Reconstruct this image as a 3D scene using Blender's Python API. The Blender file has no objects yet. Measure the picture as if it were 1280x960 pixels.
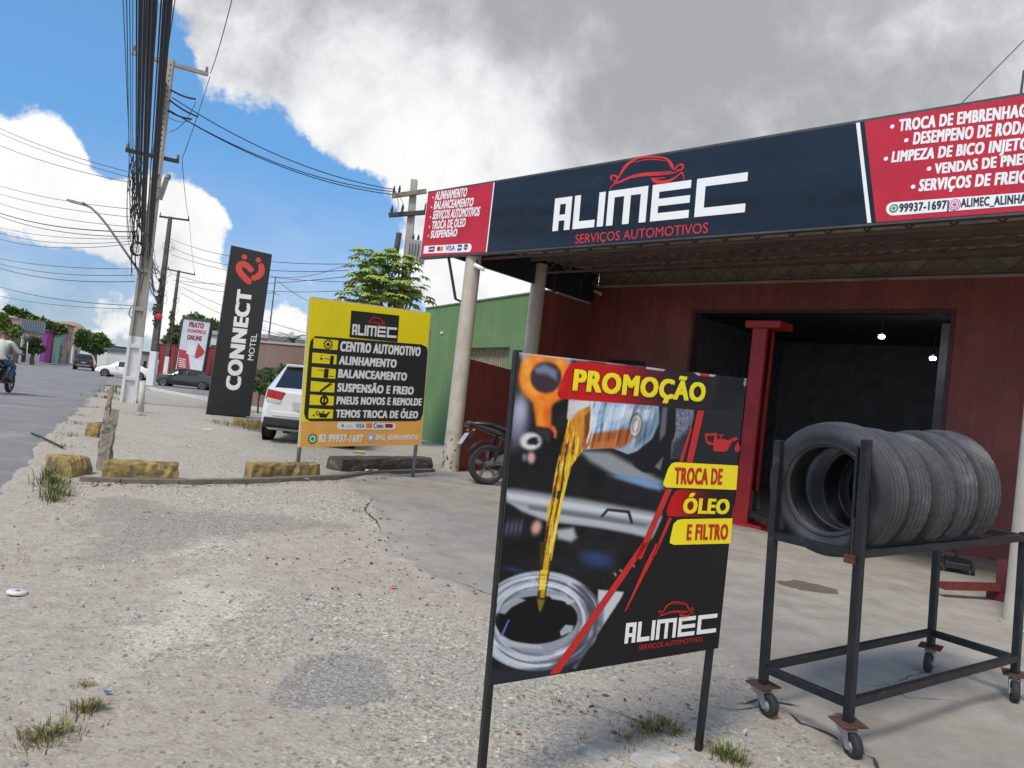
import bpy, bmesh, math, random
import numpy as np
from mathutils import Vector, Matrix
R = math.radians
rng = random.Random(7)
S = bpy.context.scene
C = S.collection

# ------------------------------------------------------------------ camera
W0, H0, F0 = 1280.0, 960.0, 960.0          # photograph size and focal length in its pixels
EYE = Vector((0, 0, 1.5))
ROLL = math.atan(0.112)
PITCH = math.atan(22 * math.cos(ROLL) / F0)
fwd = Vector((0, math.cos(PITCH), math.sin(PITCH)))
up0 = Vector((0, -math.sin(PITCH), math.cos(PITCH)))
rt0 = Vector((1, 0, 0))
crt = rt0 * math.cos(ROLL) + up0 * math.sin(ROLL)
cup = up0 * math.cos(ROLL) - rt0 * math.sin(ROLL)
camd = bpy.data.cameras.new('camera')
cam = bpy.data.objects.new('camera', camd)
C.objects.link(cam)
m = Matrix.Identity(4)
for i in range(3):
    m[i][0] = crt[i]; m[i][1] = cup[i]; m[i][2] = -fwd[i]; m[i][3] = EYE[i]
cam.matrix_world = m
camd.sensor_width = 36
camd.lens = 36 * F0 / W0
camd.clip_end = 3000
camd.clip_start = 0.05
S.camera = cam

def ray(px, py):
    return (fwd * F0 + crt * (px - W0 / 2) - cup * (py - H0 / 2)).normalized()

def atY(px, py, Y):
    d = ray(px, py)
    return EYE + d * (Y / d.y)

def atZ(px, py, z):
    d = ray(px, py)
    return EYE + d * ((z - EYE.z) / d.z)

def proj(p):
    v = Vector(p) - EYE
    return (W0 / 2 + F0 * v.dot(crt) / v.dot(fwd), H0 / 2 - F0 * v.dot(cup) / v.dot(fwd))

def hit(px, py, P, n):
    d = ray(px, py)
    return EYE + d * ((P - EYE).dot(n) / d.dot(n))

# ------------------------------------------------------------------ world: sky with cumulus
SUN_EL, SUN_AZ = R(54), R(212)      # azimuth of the sun measured from +Y towards +X
w = bpy.data.worlds.new('World'); S.world = w; w.use_nodes = True
nt = w.node_tree; N = nt.nodes; L = nt.links
N.clear()
def wn(t, **k):
    n = N.new(t)
    for a, b in k.items(): setattr(n, a, b)
    return n
def wmath(op, a, b=None, c=None, clamp=False):
    n = wn('ShaderNodeMath', operation=op, use_clamp=clamp)
    for i, v in enumerate((a, b, c)):
        if v is None: continue
        if isinstance(v, (int, float)): n.inputs[i].default_value = v
        else: L.new(v, n.inputs[i])
    return n.outputs[0]
sky = wn('ShaderNodeTexSky', sky_type='NISHITA', sun_disc=False, sun_elevation=SUN_EL, sun_rotation=SUN_AZ,
         air_density=1.0, dust_density=0.6, ozone_density=2.2)
tc = wn('ShaderNodeTexCoord')
D = tc.outputs['Generated']
sep = wn('ShaderNodeSeparateXYZ'); L.new(D, sep.inputs[0])
zz = wmath('ADD', wmath('MAXIMUM', sep.outputs[2], 0.0), 0.22)
cx = wmath('DIVIDE', sep.outputs[0], zz); cy = wmath('DIVIDE', sep.outputs[1], zz)
comb = wn('ShaderNodeCombineXYZ'); L.new(cx, comb.inputs[0]); L.new(cy, comb.inputs[1]); L.new(sep.outputs[2], comb.inputs[2])
def noise(vec, scale, detail, rough, off=0.0, dist=0.0):
    mp = wn('ShaderNodeMapping'); mp.inputs['Location'].default_value = (off, off * .7, off * .3)
    L.new(vec, mp.inputs[0])
    n = wn('ShaderNodeTexNoise'); n.inputs['Scale'].default_value = scale; n.inputs['Detail'].default_value = detail
    n.inputs['Roughness'].default_value = rough; n.inputs['Distortion'].default_value = dist
    L.new(mp.outputs[0], n.inputs['Vector']); return n.outputs[0]
n1 = noise(comb.outputs[0], 1.5, 9, .58, 3.1, .15)
n2 = noise(D, 7.0, 8, .6, 9.2, .1)
def blob(px, py, rad_px, amp, soft=1.0):
    """amount of cloud round one direction of the sky"""
    c = ray(px, py)
    vm = wn('ShaderNodeVectorMath', operation='DISTANCE')
    L.new(D, vm.inputs[0]); vm.inputs[1].default_value = c
    q = wmath('DIVIDE', vm.outputs['Value'], rad_px / F0)
    q = wmath('MULTIPLY', q, q)
    return wmath('MULTIPLY', wmath('POWER', 2.718, wmath('MULTIPLY', q, -1.0)), amp)
def total(items):
    s = None
    for it in items:
        b = blob(*it)
        s = b if s is None else wmath('ADD', s, b)
    return s
cover = total([
    (1000, -60, 470, .62), (1250, 250, 330, .5), (640, 60, 210, .42), (400, 20, 150, .40), (560, 130, 140, .30), (760, 190, 150, .32), (285, 5, 70, .22),
    (20, 185, 55, .36), (60, 215, 46, .28), (40, 260, 70, .34), (95, 262, 52, .26), (150, 265, 50, .24), (222, 262, 50, .36), (258, 275, 36, .28), (180, 290, 55, .24), (62, 160, 26, .2), (95, 172, 24, .15), (245, 345, 50, .34), (100, 385, 90, .26), (330, 400, 40, .22),
    (565, 360, 40, .42), (600, 345, 34, .28), (525, 335, 34, .26), (385, 345, 22, .28), (400, 400, 46, .26), (20, 82, 24, .22), (116, 96, 22, .22), (20, 390, 120, .16),
    (340, 250, 90, -.42), (60, 60, 110, -.32), (150, 130, 60, -.32), (135, 205, 26, -.26), (300, 215, 50, -.22), (640, 340, 22, -.2), (60, 325, 55, -.42), (140, 335, 40, -.3), (460, 260, 60, -.30), (420, 310, 50, -.36), (170, 60, 60, -.3), (330, 330, 34, -.3), (490, 380, 30, -.2)])
# extra unseen cloud behind the viewer, added as bright fill light
sy = wmath('MULTIPLY', sep.outputs[1], -.9)
cover = wmath('ADD', cover, wmath('MINIMUM', wmath('MAXIMUM', sy, 0.0), .45))
n5 = noise(D, 20.0, 8, .62, 3.3, .2)
cent = lambda n, a: wmath('MULTIPLY', wmath('SUBTRACT', n, .5), a)
dens = wmath('ADD', wmath('ADD', wmath('ADD', cover, .585), cent(n1, .35)), wmath('ADD', cent(n2, 1.25), cent(n5, .62)))
mr = wn('ShaderNodeMapRange', interpolation_type='SMOOTHSTEP')
L.new(dens, mr.inputs[0]); mr.inputs[1].default_value = .77; mr.inputs[2].default_value = .93
# clear gap cut in that added cloud so the fascia's near end mirrors blue
vm_ = wn('ShaderNodeVectorMath', operation='DISTANCE'); L.new(D, vm_.inputs[0]); vm_.inputs[1].default_value = Vector((-.82, -.55, .36)).normalized()
gq = wmath('DIVIDE', vm_.outputs['Value'], .25); gq = wmath('MULTIPLY', wmath('POWER', 2.718, wmath('MULTIPLY', wmath('MULTIPLY', gq, gq), -1.0)), -.95)
dens = wmath('ADD', dens, gq); L.new(dens, mr.inputs[0])
# thin high veil, whiter towards the horizon
veil = wn('ShaderNodeMapRange'); L.new(sep.outputs[2], veil.inputs[0]); veil.inputs[1].default_value = .0; veil.inputs[2].default_value = .26; veil.inputs[3].default_value = .5; veil.inputs[4].default_value = .0
vz = noise(comb.outputs[0], 3.4, 7, .6, 31.0, .3)
vv = wmath('MULTIPLY', veil.outputs[0], wmath('MULTIPLY', vz, 1.7), None, True)
alpha = wmath('MAXIMUM', mr.outputs[0], vv)
# grey bases: the thick cloud overhead and billows inside
thick = total([(850, -20, 170, .72), (1000, 70, 150, .30), (1230, 150, 320, .30), (960, 200, 120, .15), (640, 10, 60, .42), (520, -30, 110, .5), (1150, 20, 120, .15), (560, 45, 60, .25), (790, 150, 90, .22), (640, 120, 50, .16), (720, 60, 60, -.15), (350, 60, 60, .12),
    (70, 330, 60, .20), (60, 390, 90, .18), (60, 215, 40, .14), (200, 320, 50, .2), (700, -300, 330, .3), (600, 60, 40, -.2), (500, 90, 60, -.12)])
n3 = noise(D, 3.6, 8, .6, 17.0, .3)
n4 = noise(D, 12.0, 9, .62, 5.0, .2)
g = wmath('ADD', wmath('ADD', wmath('MULTIPLY', wmath('SUBTRACT', n3, .5), 2.0), wmath('MULTIPLY', wmath('SUBTRACT', n4, .5), 1.15)), thick)
mr2 = wn('ShaderNodeMapRange', interpolation_type='SMOOTHSTEP'); L.new(g, mr2.inputs[0])
mr2.inputs[1].default_value = -.22; mr2.inputs[2].default_value = 1.0
cc = wn('ShaderNodeValToRGB'); L.new(mr2.outputs[0], cc.inputs[0])
e = cc.color_ramp.elements
CL = 7.1
e[0].position = 0; e[0].color = (1.0, .995, .985, 1)
e[1].position = 1; e[1].color = (.41, .417, .435, 1)
k = e.new(.35); k.color = (.80, .81, .83, 1)
k = e.new(.65); k.color = (.60, .61, .63, 1)
vs = wn('ShaderNodeVectorMath', operation='SCALE'); L.new(cc.outputs[0], vs.inputs[0]); vs.inputs[3].default_value = CL
tint = wn('ShaderNodeVectorMath', operation='MULTIPLY'); L.new(sky.outputs[0], tint.inputs[0]); tint.inputs[1].default_value = (.78, 1.18, 1.36)
mix = wn('ShaderNodeMix', data_type='VECTOR'); L.new(alpha, mix.inputs[0]); hz = wn('ShaderNodeMapRange', interpolation_type='SMOOTHSTEP'); L.new(sep.outputs[2], hz.inputs[0]); hz.inputs[1].default_value = -.02; hz.inputs[2].default_value = .42; hz.inputs[3].default_value = .0; hz.inputs[4].default_value = 1.0
hm = wn('ShaderNodeMix', data_type='VECTOR'); L.new(hz.outputs[0], hm.inputs[0]); hm.inputs[4].default_value = (.34, .40, .58); hm.inputs[5].default_value = (1, 1, 1)
low = wn('ShaderNodeVectorMath', operation='MULTIPLY'); L.new(tint.outputs[0], low.inputs[0]); L.new(hm.outputs[1], low.inputs[1])
L.new(low.outputs[0], mix.inputs[4]); L.new(vs.outputs[0], mix.inputs[5])
bg = wn('ShaderNodeBackground'); bg.inputs[1].default_value = .1
L.new(mix.outputs[1], bg.inputs[0])
wo = wn('ShaderNodeOutputWorld'); L.new(bg.outputs[0], wo.inputs[0])

sd = bpy.data.lights.new('sun', 'SUN'); sd.energy = 2.1; sd.angle = R(16); sd.color = (1, .93, .83)
sun = bpy.data.objects.new('sun', sd); C.objects.link(sun)
sdir = Vector((math.sin(SUN_AZ) * math.cos(SUN_EL), math.cos(SUN_AZ) * math.cos(SUN_EL), math.sin(SUN_EL)))
sun.rotation_euler = sdir.to_track_quat('Z', 'Y').to_euler()
S.view_settings.view_transform = 'Standard'; S.view_settings.look = 'None'
S.view_settings.exposure = 0.5; S.view_settings.gamma = 1.0; S.view_settings.use_curve_mapping = False
S.cycles.max_bounces = 6; S.cycles.use_denoising = True
# ------------------------------------------------------------------ materials
def srgb(r, g, b):
    f = lambda c: ((c / 255 + .055) / 1.055) ** 2.4 if c > 10 else c / 255 / 12.92
    return (f(r), f(g), f(b))
MATS = {}
def mat(name, col, rough=.6, metal=0.0, var=.15, vscale=3.0, bump=0.0, bscale=40.0, col2=None, c2amt=.5, c2scale=4.0, spec=.5, emit=None, streak=0.0, coat=0.0, transmission=0.0, alpha=1.0):
    if name in MATS: return MATS[name]
    m = bpy.data.materials.new(name); m.use_nodes = True; MATS[name] = m
    t = m.node_tree; b = t.nodes['Principled BSDF']
    b.inputs['Roughness'].default_value = rough; b.inputs['Metallic'].default_value = metal
    b.inputs['Specular IOR Level'].default_value = spec
    b.inputs['Coat Weight'].default_value = coat
    if transmission: b.inputs['Transmission Weight'].default_value = transmission
    if alpha < 1: b.inputs['Alpha'].default_value = alpha
    tc = t.nodes.new('ShaderNodeTexCoord')
    def nz(scale, detail=6, rough_=.6, stretch=None):
        n = t.nodes.new('ShaderNodeTexNoise'); n.inputs['Scale'].default_value = scale; n.inputs['Detail'].default_value = detail
        n.inputs['Roughness'].default_value = rough_
        if stretch:
            mp = t.nodes.new('ShaderNodeMapping'); mp.inputs['Scale'].default_value = stretch
            t.links.new(tc.outputs['Object'], mp.inputs[0]); t.links.new(mp.outputs[0], n.inputs['Vector'])
        else: t.links.new(tc.outputs['Object'], n.inputs['Vector'])
        return n.outputs[0]
    def mixc(f, a, bb):
        x = t.nodes.new('ShaderNodeMix'); x.data_type = 'RGBA'
        if isinstance(f, float): x.inputs[0].default_value = f
        else: t.links.new(f, x.inputs[0])
        for i, v in ((6, a), (7, bb)):
            if isinstance(v, tuple): x.inputs[i].default_value = (*v[:3], 1)
            else: t.links.new(v, x.inputs[i])
        return x.outputs[2]
    def rampf(f, lo, hi):
        x = t.nodes.new('ShaderNodeMapRange'); x.inputs[1].default_value = lo; x.inputs[2].default_value = hi
        t.links.new(f, x.inputs[0]); return x.outputs[0]
    c = tuple(col)
    if var > 0:
        c = mixc(rampf(nz(vscale), .3, .7), tuple(v * (1 - var) for v in col), tuple(min(1, v * (1 + var)) for v in col))
    if col2 is not None:
        c = mixc(rampf(nz(c2scale, 8, .68), .5 + (.5 - c2amt) * .5 - .04, .5 + (.5 - c2amt) * .5 + .08), c, tuple(col2))
    if streak > 0:
        c = mixc(rampf(nz(1.0, 5, .6, (9, 9, .5)), .45, .8), c, tuple(v * (1 - streak) for v in col))
    if isinstance(c, tuple): b.inputs['Base Color'].default_value = (*c, 1)
    else: t.links.new(c, b.inputs['Base Color'])
    if rough > .12 and var > 0:
        rr = rampf(nz(vscale * 3.3), .2, .8)
        mm = t.nodes.new('ShaderNodeMath'); mm.operation = 'MULTIPLY_ADD'
        t.links.new(rr, mm.inputs[0]); mm.inputs[1].default_value = .18; mm.inputs[2].default_value = rough - .09
        t.links.new(mm.outputs[0], b.inputs['Roughness'])
    if bump > 0:
        bn = t.nodes.new('ShaderNodeBump'); bn.inputs['Strength'].default_value = bump; bn.inputs['Distance'].default_value = .01
        t.links.new(nz(bscale, 6, .65), bn.inputs['Height']); t.links.new(bn.outputs[0], b.inputs['Normal'])
    if emit:
        b.inputs['Emission Color'].default_value = (*emit[0], 1); b.inputs['Emission Strength'].default_value = emit[1]
    return m

# ------------------------------------------------------------------ mesh builder
class MB:
    def __init__(s): s.v = []; s.f = []; s.m = []; s.sm = []; s.T = Matrix.Identity(4)
    def add(s, vs, fs, mi=0, smooth=False):
        o = len(s.v)
        for p in vs: s.v.append(tuple(s.T @ Vector(p)))
        for f in fs: s.f.append([o + i for i in f]); s.m.append(mi); s.sm.append(smooth)
    def box(s, c, d, rot=None, mi=0):
        x, y, z = d[0] / 2, d[1] / 2, d[2] / 2
        vs = [Vector(p) for p in ((-x,-y,-z),(x,-y,-z),(x,y,-z),(-x,y,-z),(-x,-y,z),(x,-y,z),(x,y,z),(-x,y,z))]
        if rot is not None: vs = [rot @ p for p in vs]
        s.add([p + Vector(c) for p in vs], [(0,3,2,1),(4,5,6,7),(0,1,5,4),(1,2,6,5),(2,3,7,6),(3,0,4,7)], mi)
    def bar(s, a, b, w, h, upv=(0,0,1), mi=0, w2=None, h2=None):
        a, b = Vector(a), Vector(b); d = (b - a).normalized(); u = Vector(upv)
        sd = d.cross(u)
        if sd.length < 1e-4: sd = d.cross(Vector((0, 1, 0)))
        sd.normalize(); u = sd.cross(d).normalized()
        w2 = w if w2 is None else w2; h2 = h if h2 is None else h2
        vs = []
        for p, ww, hh in ((a, w, h), (b, w2, h2)):
            for i, j in ((-1,-1),(1,-1),(1,1),(-1,1)): vs.append(p + sd * (i * ww / 2) + u * (j * hh / 2))
        s.add(vs, [(3,2,1,0),(4,5,6,7),(0,1,5,4),(1,2,6,5),(2,3,7,6),(3,0,4,7)], mi)
    def tube(s, pts, r, n=8, mi=0, caps=True, smooth=True):
        pts = [Vector(p) for p in pts]; rs = r if isinstance(r, (list, tuple)) else [r] * len(pts)
        ref = None; vs = []
        for i, p in enumerate(pts):
            d = (pts[min(i + 1, len(pts) - 1)] - pts[max(i - 1, 0)]).normalized()
            if ref is None: ref = d.orthogonal().normalized()
            u = (ref - d * ref.dot(d)).normalized(); v = d.cross(u); ref = u
            for k in range(n):
                a = 2 * math.pi * k / n; vs.append(p + (u * math.cos(a) + v * math.sin(a)) * rs[i])
        fs = []
        for i in range(len(pts) - 1):
            for k in range(n): fs.append((i*n+k, i*n+(k+1)%n, (i+1)*n+(k+1)%n, (i+1)*n+k))
        s.add(vs, fs, mi, smooth)
        if caps:
            o = len(s.v) - len(vs)
            s.f.append([o + k for k in range(n)][::-1]); s.m.append(mi); s.sm.append(False)
            s.f.append([o + (len(pts) - 1) * n + k for k in range(n)]); s.m.append(mi); s.sm.append(False)
    def lathe(s, prof, c, axis, n=32, mi=0, smooth=True, closed=False):
        """prof: list of (along axis, radius)"""
        ax = Vector(axis).normalized(); u = ax.orthogonal().normalized(); v = ax.cross(u); c = Vector(c)
        vs = []
        for (h, r) in prof:
            for k in range(n):
                a = 2 * math.pi * k / n; vs.append(c + ax * h + (u * math.cos(a) + v * math.sin(a)) * r)
        fs = []; q = len(prof)
        for i in range(q if closed else q - 1):
            j = (i + 1) % q
            for k in range(n): fs.append((i*n+k, i*n+(k+1)%n, j*n+(k+1)%n, j*n+k))
        s.add(vs, fs, mi, smooth)
    def prism(s, poly, d, mi=0):
        """poly: list of 3-D points of a planar outline, d: extrusion vector"""
        n = len(poly); d = Vector(d); vs = [Vector(p) for p in poly] + [Vector(p) + d for p in poly]
        s.add(vs, [tuple(range(n))[::-1], tuple(range(n, 2*n))] + [(i, (i+1)%n, n+(i+1)%n, n+i) for i in range(n)], mi)
    def quad(s, a, b, c, d, mi=0): s.add([a, b, c, d], [(0,1,2,3)], mi)
    def build(s, name, mats, parent=None, bevel=0.0, auto=False):
        me = bpy.data.meshes.new(name)
        me.from_pydata(s.v, [], s.f)
        for mm in (mats if isinstance(mats, (list, tuple)) else [mats]): me.materials.append(mm)
        me.polygons.foreach_set('material_index', s.m)
        me.polygons.foreach_set('use_smooth', s.sm)
        bm = bmesh.new(); bm.from_mesh(me); bmesh.ops.recalc_face_normals(bm, faces=bm.faces); bm.to_mesh(me); bm.free()
        o = bpy.data.objects.new(name, me); C.objects.link(o)
        if parent is not None: o.parent = parent
        if bevel > 0:
            b = o.modifiers.new('edge', 'BEVEL'); b.width = bevel; b.segments = 2; b.limit_method = 'ANGLE'; b.angle_limit = R(40)
        return o

def tag(o, label, cat, group=None, kind=None):
    o['label'] = label; o['category'] = cat
    if group: o['group'] = group
    if kind: o['kind'] = kind
    return o
def thing(name, label, cat, loc=(0,0,0), rz=0.0, group=None):
    o = bpy.data.objects.new(name, None); C.objects.link(o); o.location = loc; o.rotation_euler = (0,0,rz)
    o.empty_display_size = .2
    return tag(o, label, cat, group)
def frame(name, label, cat, org, xdir, zdir=(0,0,1), group=None):
    """an Empty with local X along xdir, Z along zdir"""
    o = thing(name, label, cat, (0,0,0), 0, group)
    x = Vector(xdir).normalized(); z = Vector(zdir); z = (z - x * z.dot(x)).normalized(); y = z.cross(x)
    mm = Matrix.Identity(4)
    for i in range(3): mm[i][0] = x[i]; mm[i][1] = y[i]; mm[i][2] = z[i]; mm[i][3] = org[i]
    o.matrix_world = mm
    return o, mm
def copy_tree(o, parent=None):
    c = o.copy(); C.objects.link(c)
    if parent is not None: c.parent = parent
    for ch in list(o.children): copy_tree(ch, c)
    return c

# ------------------------------------------------------------------ lettering
_caps = {}
def text_verts(txt, bold=0.0, gap=1.0):
    cu = bpy.data.curves.new('t', 'FONT'); cu.body = txt; cu.size = 1; cu.offset = bold; cu.resolution_u = 3; cu.space_character = gap
    o = bpy.data.objects.new('t', cu); C.objects.link(o)
    bpy.context.view_layer.update()
    dg = bpy.context.evaluated_depsgraph_get(); me = bpy.data.meshes.new_from_object(o.evaluated_get(dg))
    vs = [tuple(v.co) for v in me.vertices]; fs = [tuple(p.vertices) for p in me.polygons]
    bpy.data.objects.remove(o); bpy.data.curves.remove(cu); bpy.data.meshes.remove(me)
    return vs, fs
def ext(vs): xs = [v[0] for v in vs]; return min(xs), max(xs)
def text_mesh(mb, txt, P0, P1, P2, nrm, off, bold=.02, fit=None, mi=0):
    """text whose baseline runs P0->P1 and whose capitals reach P2 above P0"""
    P0, P1, P2 = Vector(P0), Vector(P1), Vector(P2)
    fat = 0.0
    if bold > .018: fat = (bold - .002) * 1.6; fv = min(.028, fat * .5)
    bold = 0.0
    plain = txt.replace('Ó', 'O')
    gap = 1.0 + fat * 1.9
    vs, fs = text_verts(plain, bold, gap)
    if not vs: return
    for i, ch in enumerate(txt):                 # the acute accent, cut as a slanted bar
        if ch == 'Ó':
            xe = ext(text_verts(plain[:i + 1], bold, gap)[0])[1]; xo = ext(text_verts('O', bold)[0]); xm = xe - (xo[1] - xo[0]) * .5
            o = len(vs); b_ = bold
            vs = vs + [(xm - .10 - b_, .775, 0), (xm + .0 + b_, .775, 0), (xm + .17 + b_, .93 + b_, 0), (xm + .03 - b_, .93 + b_, 0)]
            fs = fs + [(o, o + 1, o + 2, o + 3)]
    if bold not in _caps:
        hv, _ = text_verts('H', bold); _caps[bold] = (min(v[1] for v in hv), max(v[1] for v in hv))
    y0, y1 = _caps[bold]
    x0, x1 = ext(text_verts(plain if fit is None else fit, bold, gap)[0]); x0 -= fat; x1 += fat
    fvv = 0 if fat == 0 else fv
    # heavy faces: the same outline laid five times, each a hair prouder, so that no two faces share a plane
    for i, (dx, dy) in enumerate(((0, 0),) if fat == 0 else ((-fat, -fv), (fat, -fv), (-fat, fv), (fat, fv), (0, 0))):
        mb.add([P0 + (P1 - P0) * ((v[0] + dx - x0) / (x1 - x0)) + (P2 - P0) * ((v[1] + dy - y0 + fvv) / (y1 - y0 + 2 * fvv)) + Vector(nrm) * (off + .0002 * i) for v in vs], fs, mi)
# ------------------------------------------------------------------ terrain
def sst(a, b, x):
    t = np.clip((np.asarray(x, float) - a) / (b - a), 0, 1); return t * t * (3 - 2 * t)
def zf(x, y):
    return .25 * sst(3.5, 10.5, y) * (1 - sst(-1.0, 4.7, x)) - .45 * sst(13, 50, y) + .085 * sst(1.35, 3.3, x) * (1 - sst(5.4, 7.0, y)) * (1 - sst(4.5, 7, x))
def gp(px, py):
    d = ray(px, py); lo, hi = .5, 400.0
    prev = .5; t = .5
    while t < 900:
        p = EYE + d * t
        if p.z < float(zf(p.x, p.y)): break
        prev = t; t *= 1.04
    lo, hi = prev, t
    for _ in range(40):
        mid = (lo + hi) / 2; p = EYE + d * mid
        if p.z < float(zf(p.x, p.y)): hi = mid
        else: lo = mid
    p = EYE + d * hi
    return Vector((p.x, p.y, float(zf(p.x, p.y))))
def G(x, y, dz=0.0): return Vector((x, y, float(zf(x, y)) + dz))
# value noise for masks
_g = np.random.default_rng(5).random((256, 256))
def vnoise(x, y):
    xi = np.floor(x).astype(int); yi = np.floor(y).astype(int); fx = x - xi; fy = y - yi
    fx = fx * fx * (3 - 2 * fx); fy = fy * fy * (3 - 2 * fy)
    a = _g[xi % 256, yi % 256]; b = _g[(xi + 1) % 256, yi % 256]; c = _g[xi % 256, (yi + 1) % 256]; d = _g[(xi + 1) % 256, (yi + 1) % 256]
    return (a * (1 - fx) + b * fx) * (1 - fy) + (c * (1 - fx) + d * fx) * fy
def fbm(x, y, s=1.0, o=5):
    r = 0; a = .5; t = 0
    for i in range(o): r = r + a * vnoise(x * s + 13.7 * i, y * s + 7.3 * i); t += a; a *= .55; s *= 2.03
    return r / t
def poly_sd(x, y, pts):
    """signed distance to a polygon, negative inside"""
    x = np.asarray(x, float); y = np.asarray(y, float)
    d = np.full(x.shape, 1e9); ins = np.zeros(x.shape, bool); n = len(pts)
    for i in range(n):
        ax, ay = pts[i]; bx, by = pts[(i + 1) % n]
        ex, ey = bx - ax, by - ay
        t = np.clip(((x - ax) * ex + (y - ay) * ey) / (ex * ex + ey * ey + 1e-12), 0, 1)
        d = np.minimum(d, np.hypot(x - ax - t * ex, y - ay - t * ey))
        c = ((ay > y) != (by > y)) & (x < (bx - ax) * (y - ay) / (by - ay + 1e-12) + ax)
        ins ^= c
    return np.where(ins, -d, d)
def gpoly(pts): return [(gp(*p).x, gp(*p).y) for p in pts]

# road: right edge traced along the kerb, the road 11.5 m wide, bending away
edge_r = [(gp(x, y).x, gp(x, y).y) for x, y in ((0, 648), (26, 608), (55, 566), (84, 530), (108, 503), (128, 486))]
d0 = Vector((edge_r[1][0] - edge_r[0][0], edge_r[1][1] - edge_r[0][1])).normalized()
e0 = Vector(edge_r[0])
edge_r = [tuple(e0 - d0 * 40), tuple(e0 - d0 * 6)] + edge_r
last = Vector(edge_r[-1]); dl = Vector((-.455, .89)).normalized()
edge_r += [tuple(last + dl * 5), tuple(last + dl * 30), tuple(last + dl * 30 + Vector((-.42, .91)) * 60), tuple(last + dl * 30 + Vector((-.42, .91)) * 330)]
def resample(pts, step):
    out = [pts[0]]
    for a, b in zip(pts, pts[1:]):
        a, b = Vector(a), Vector(b); n = max(1, int((b - a).length / step))
        for i in range(1, n + 1): out.append(tuple(a.lerp(b, i / n)))
    return out
er = resample(edge_r, .16)
road_w = 11.5
nrmR = Vector((-.89, -.455))
def road_side(x, y):
    """distance to the right of the road's right edge (negative on the road)"""
    pts = np.array(edge_r)
    x = np.asarray(x, float); y = np.asarray(y, float); best = np.full(x.shape, 1e9); sgn = np.ones(x.shape)
    for a, b in zip(pts, pts[1:]):
        ex, ey = b - a; l2 = ex * ex + ey * ey
        t = np.clip(((x - a[0]) * ex + (y - a[1]) * ey) / l2, 0, 1)
        dx = x - a[0] - t * ex; dy = y - a[1] - t * ey; d = np.hypot(dx, dy)
        s = np.sign(dx * ey - dy * ex)
        u = d < best; best = np.where(u, d, best); sgn = np.where(u, s, sgn)
    return best * sgn

def axis_coords(lo, hi, step, far, grow=1.16):
    c = list(np.arange(lo, hi + 1e-6, step)); s = step
    while c[-1] < far: s *= grow; c.append(c[-1] + s)
    s = step; pre = []; x = lo
    while x > -far: s *= grow; x -= s; pre.append(x)
    return np.array(pre[::-1] + c)
xs = axis_coords(-7.5, 6.0, .05, 900); ys = axis_coords(1.2, 13.5, .05, 1200)
ys = ys[ys > -120]
GX, GY = np.meshgrid(xs, ys)
rs = road_side(GX, GY)
near = (np.hypot(GX, GY) < 40)
# zones -----------------------------------------------------------
slab = gpoly([(430, 600), (455, 622), (462, 645), (478, 668), (480, 690), (520, 705), (560, 725), (610, 752), (680, 775), (800, 792), (880, 808), (930, 850), (985, 893), (1020, 925), (1075, 958), (1130, 1010)])
slab = slab + [(9, slab[-1][1]), (12, 8), (9, 22), (2, 22), (-1.25, 13.2)]
n_a = fbm(GX, GY, 1.1); n_b = fbm(GX + 40, GY + 9, 3.7); n_c = fbm(GX + 71, GY + 31, .55)
sd_slab = poly_sd(GX, GY, slab) + (n_b - .5) * .35 + (n_a - .5) * .2
m_slab = 1 - sst(-.05, .06, sd_slab)
sand = (1 - sst(.7, 2.0, rs + (n_a - .5) * 2.2)) * sst(-.6, .2, rs + (n_b - .5) * .5)
brown = gpoly([(300, 690), (360, 655), (450, 668), (520, 700), (640, 742), (600, 765), (500, 745), (400, 740), (320, 730)])
sand = np.maximum(sand, .8 * (1 - sst(-.15, .55, poly_sd(GX, GY, brown) + (n_b - .5) * .9)) * (1 - m_slab))
low = gpoly([(0, 900), (90, 945), (200, 925), (330, 960), (420, 945), (560, 960), (640, 990), (700, 1050), (0, 1050)])
sand = np.maximum(sand, .34 * (1 - sst(-.1, .35, poly_sd(GX, GY, low) + (n_b - .5) * .6)))
br2 = gpoly([(860, 800), (930, 840), (1000, 905), (1060, 960), (960, 1000), (760, 960), (740, 880)])
sand = np.maximum(sand, .62 * (1 - sst(-.1, .3, poly_sd(GX, GY, br2) + (n_b - .5) * .7)))
sand = np.maximum(sand, sst(.56, .72, n_a) * .32 * (1 - m_slab))
grain_ = fbm(GX + 3, GY, 11., 3) - .5
patch = gpoly([(352, 868), (370, 838), (395, 822), (440, 824), (478, 832), (470, 846), (484, 866), (476, 880), (430, 878), (385, 880)])
m_patch = 1 - sst(-.02, .05, poly_sd(GX, GY, patch) + (n_b - .5) * .3 + grain_ * .12)
dk1 = gpoly([(80, 650), (160, 625), (280, 640), (420, 650), (480, 640), (450, 665), (330, 672), (200, 690), (90, 700)])
dk2 = gpoly([(60, 780), (110, 765), (160, 790), (130, 830), (80, 850), (40, 830)])
dark = .75 * (1 - sst(-.4, .5, poly_sd(GX, GY, dk1) + (n_a - .5) * 1.3))
dark = np.maximum(dark, .6 * (1 - sst(-.2, .3, poly_sd(GX, GY, dk2) + (n_a - .5) * .8)))
oil = gpoly([(975, 727), (1010, 728), (1042, 736), (1040, 741), (1000, 737)])
m_oil = 1 - sst(-.01, .05, poly_sd(GX, GY, oil) + (n_b - .5) * .25)
oil2 = gpoly([(380, 632), (440, 626), (480, 640), (475, 690), (450, 680), (440, 650)])
m_oil = np.maximum(m_oil, .22 * (1 - sst(-.1, .25, poly_sd(GX, GY, oil2) + (n_b - .5) * .6)))
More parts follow.
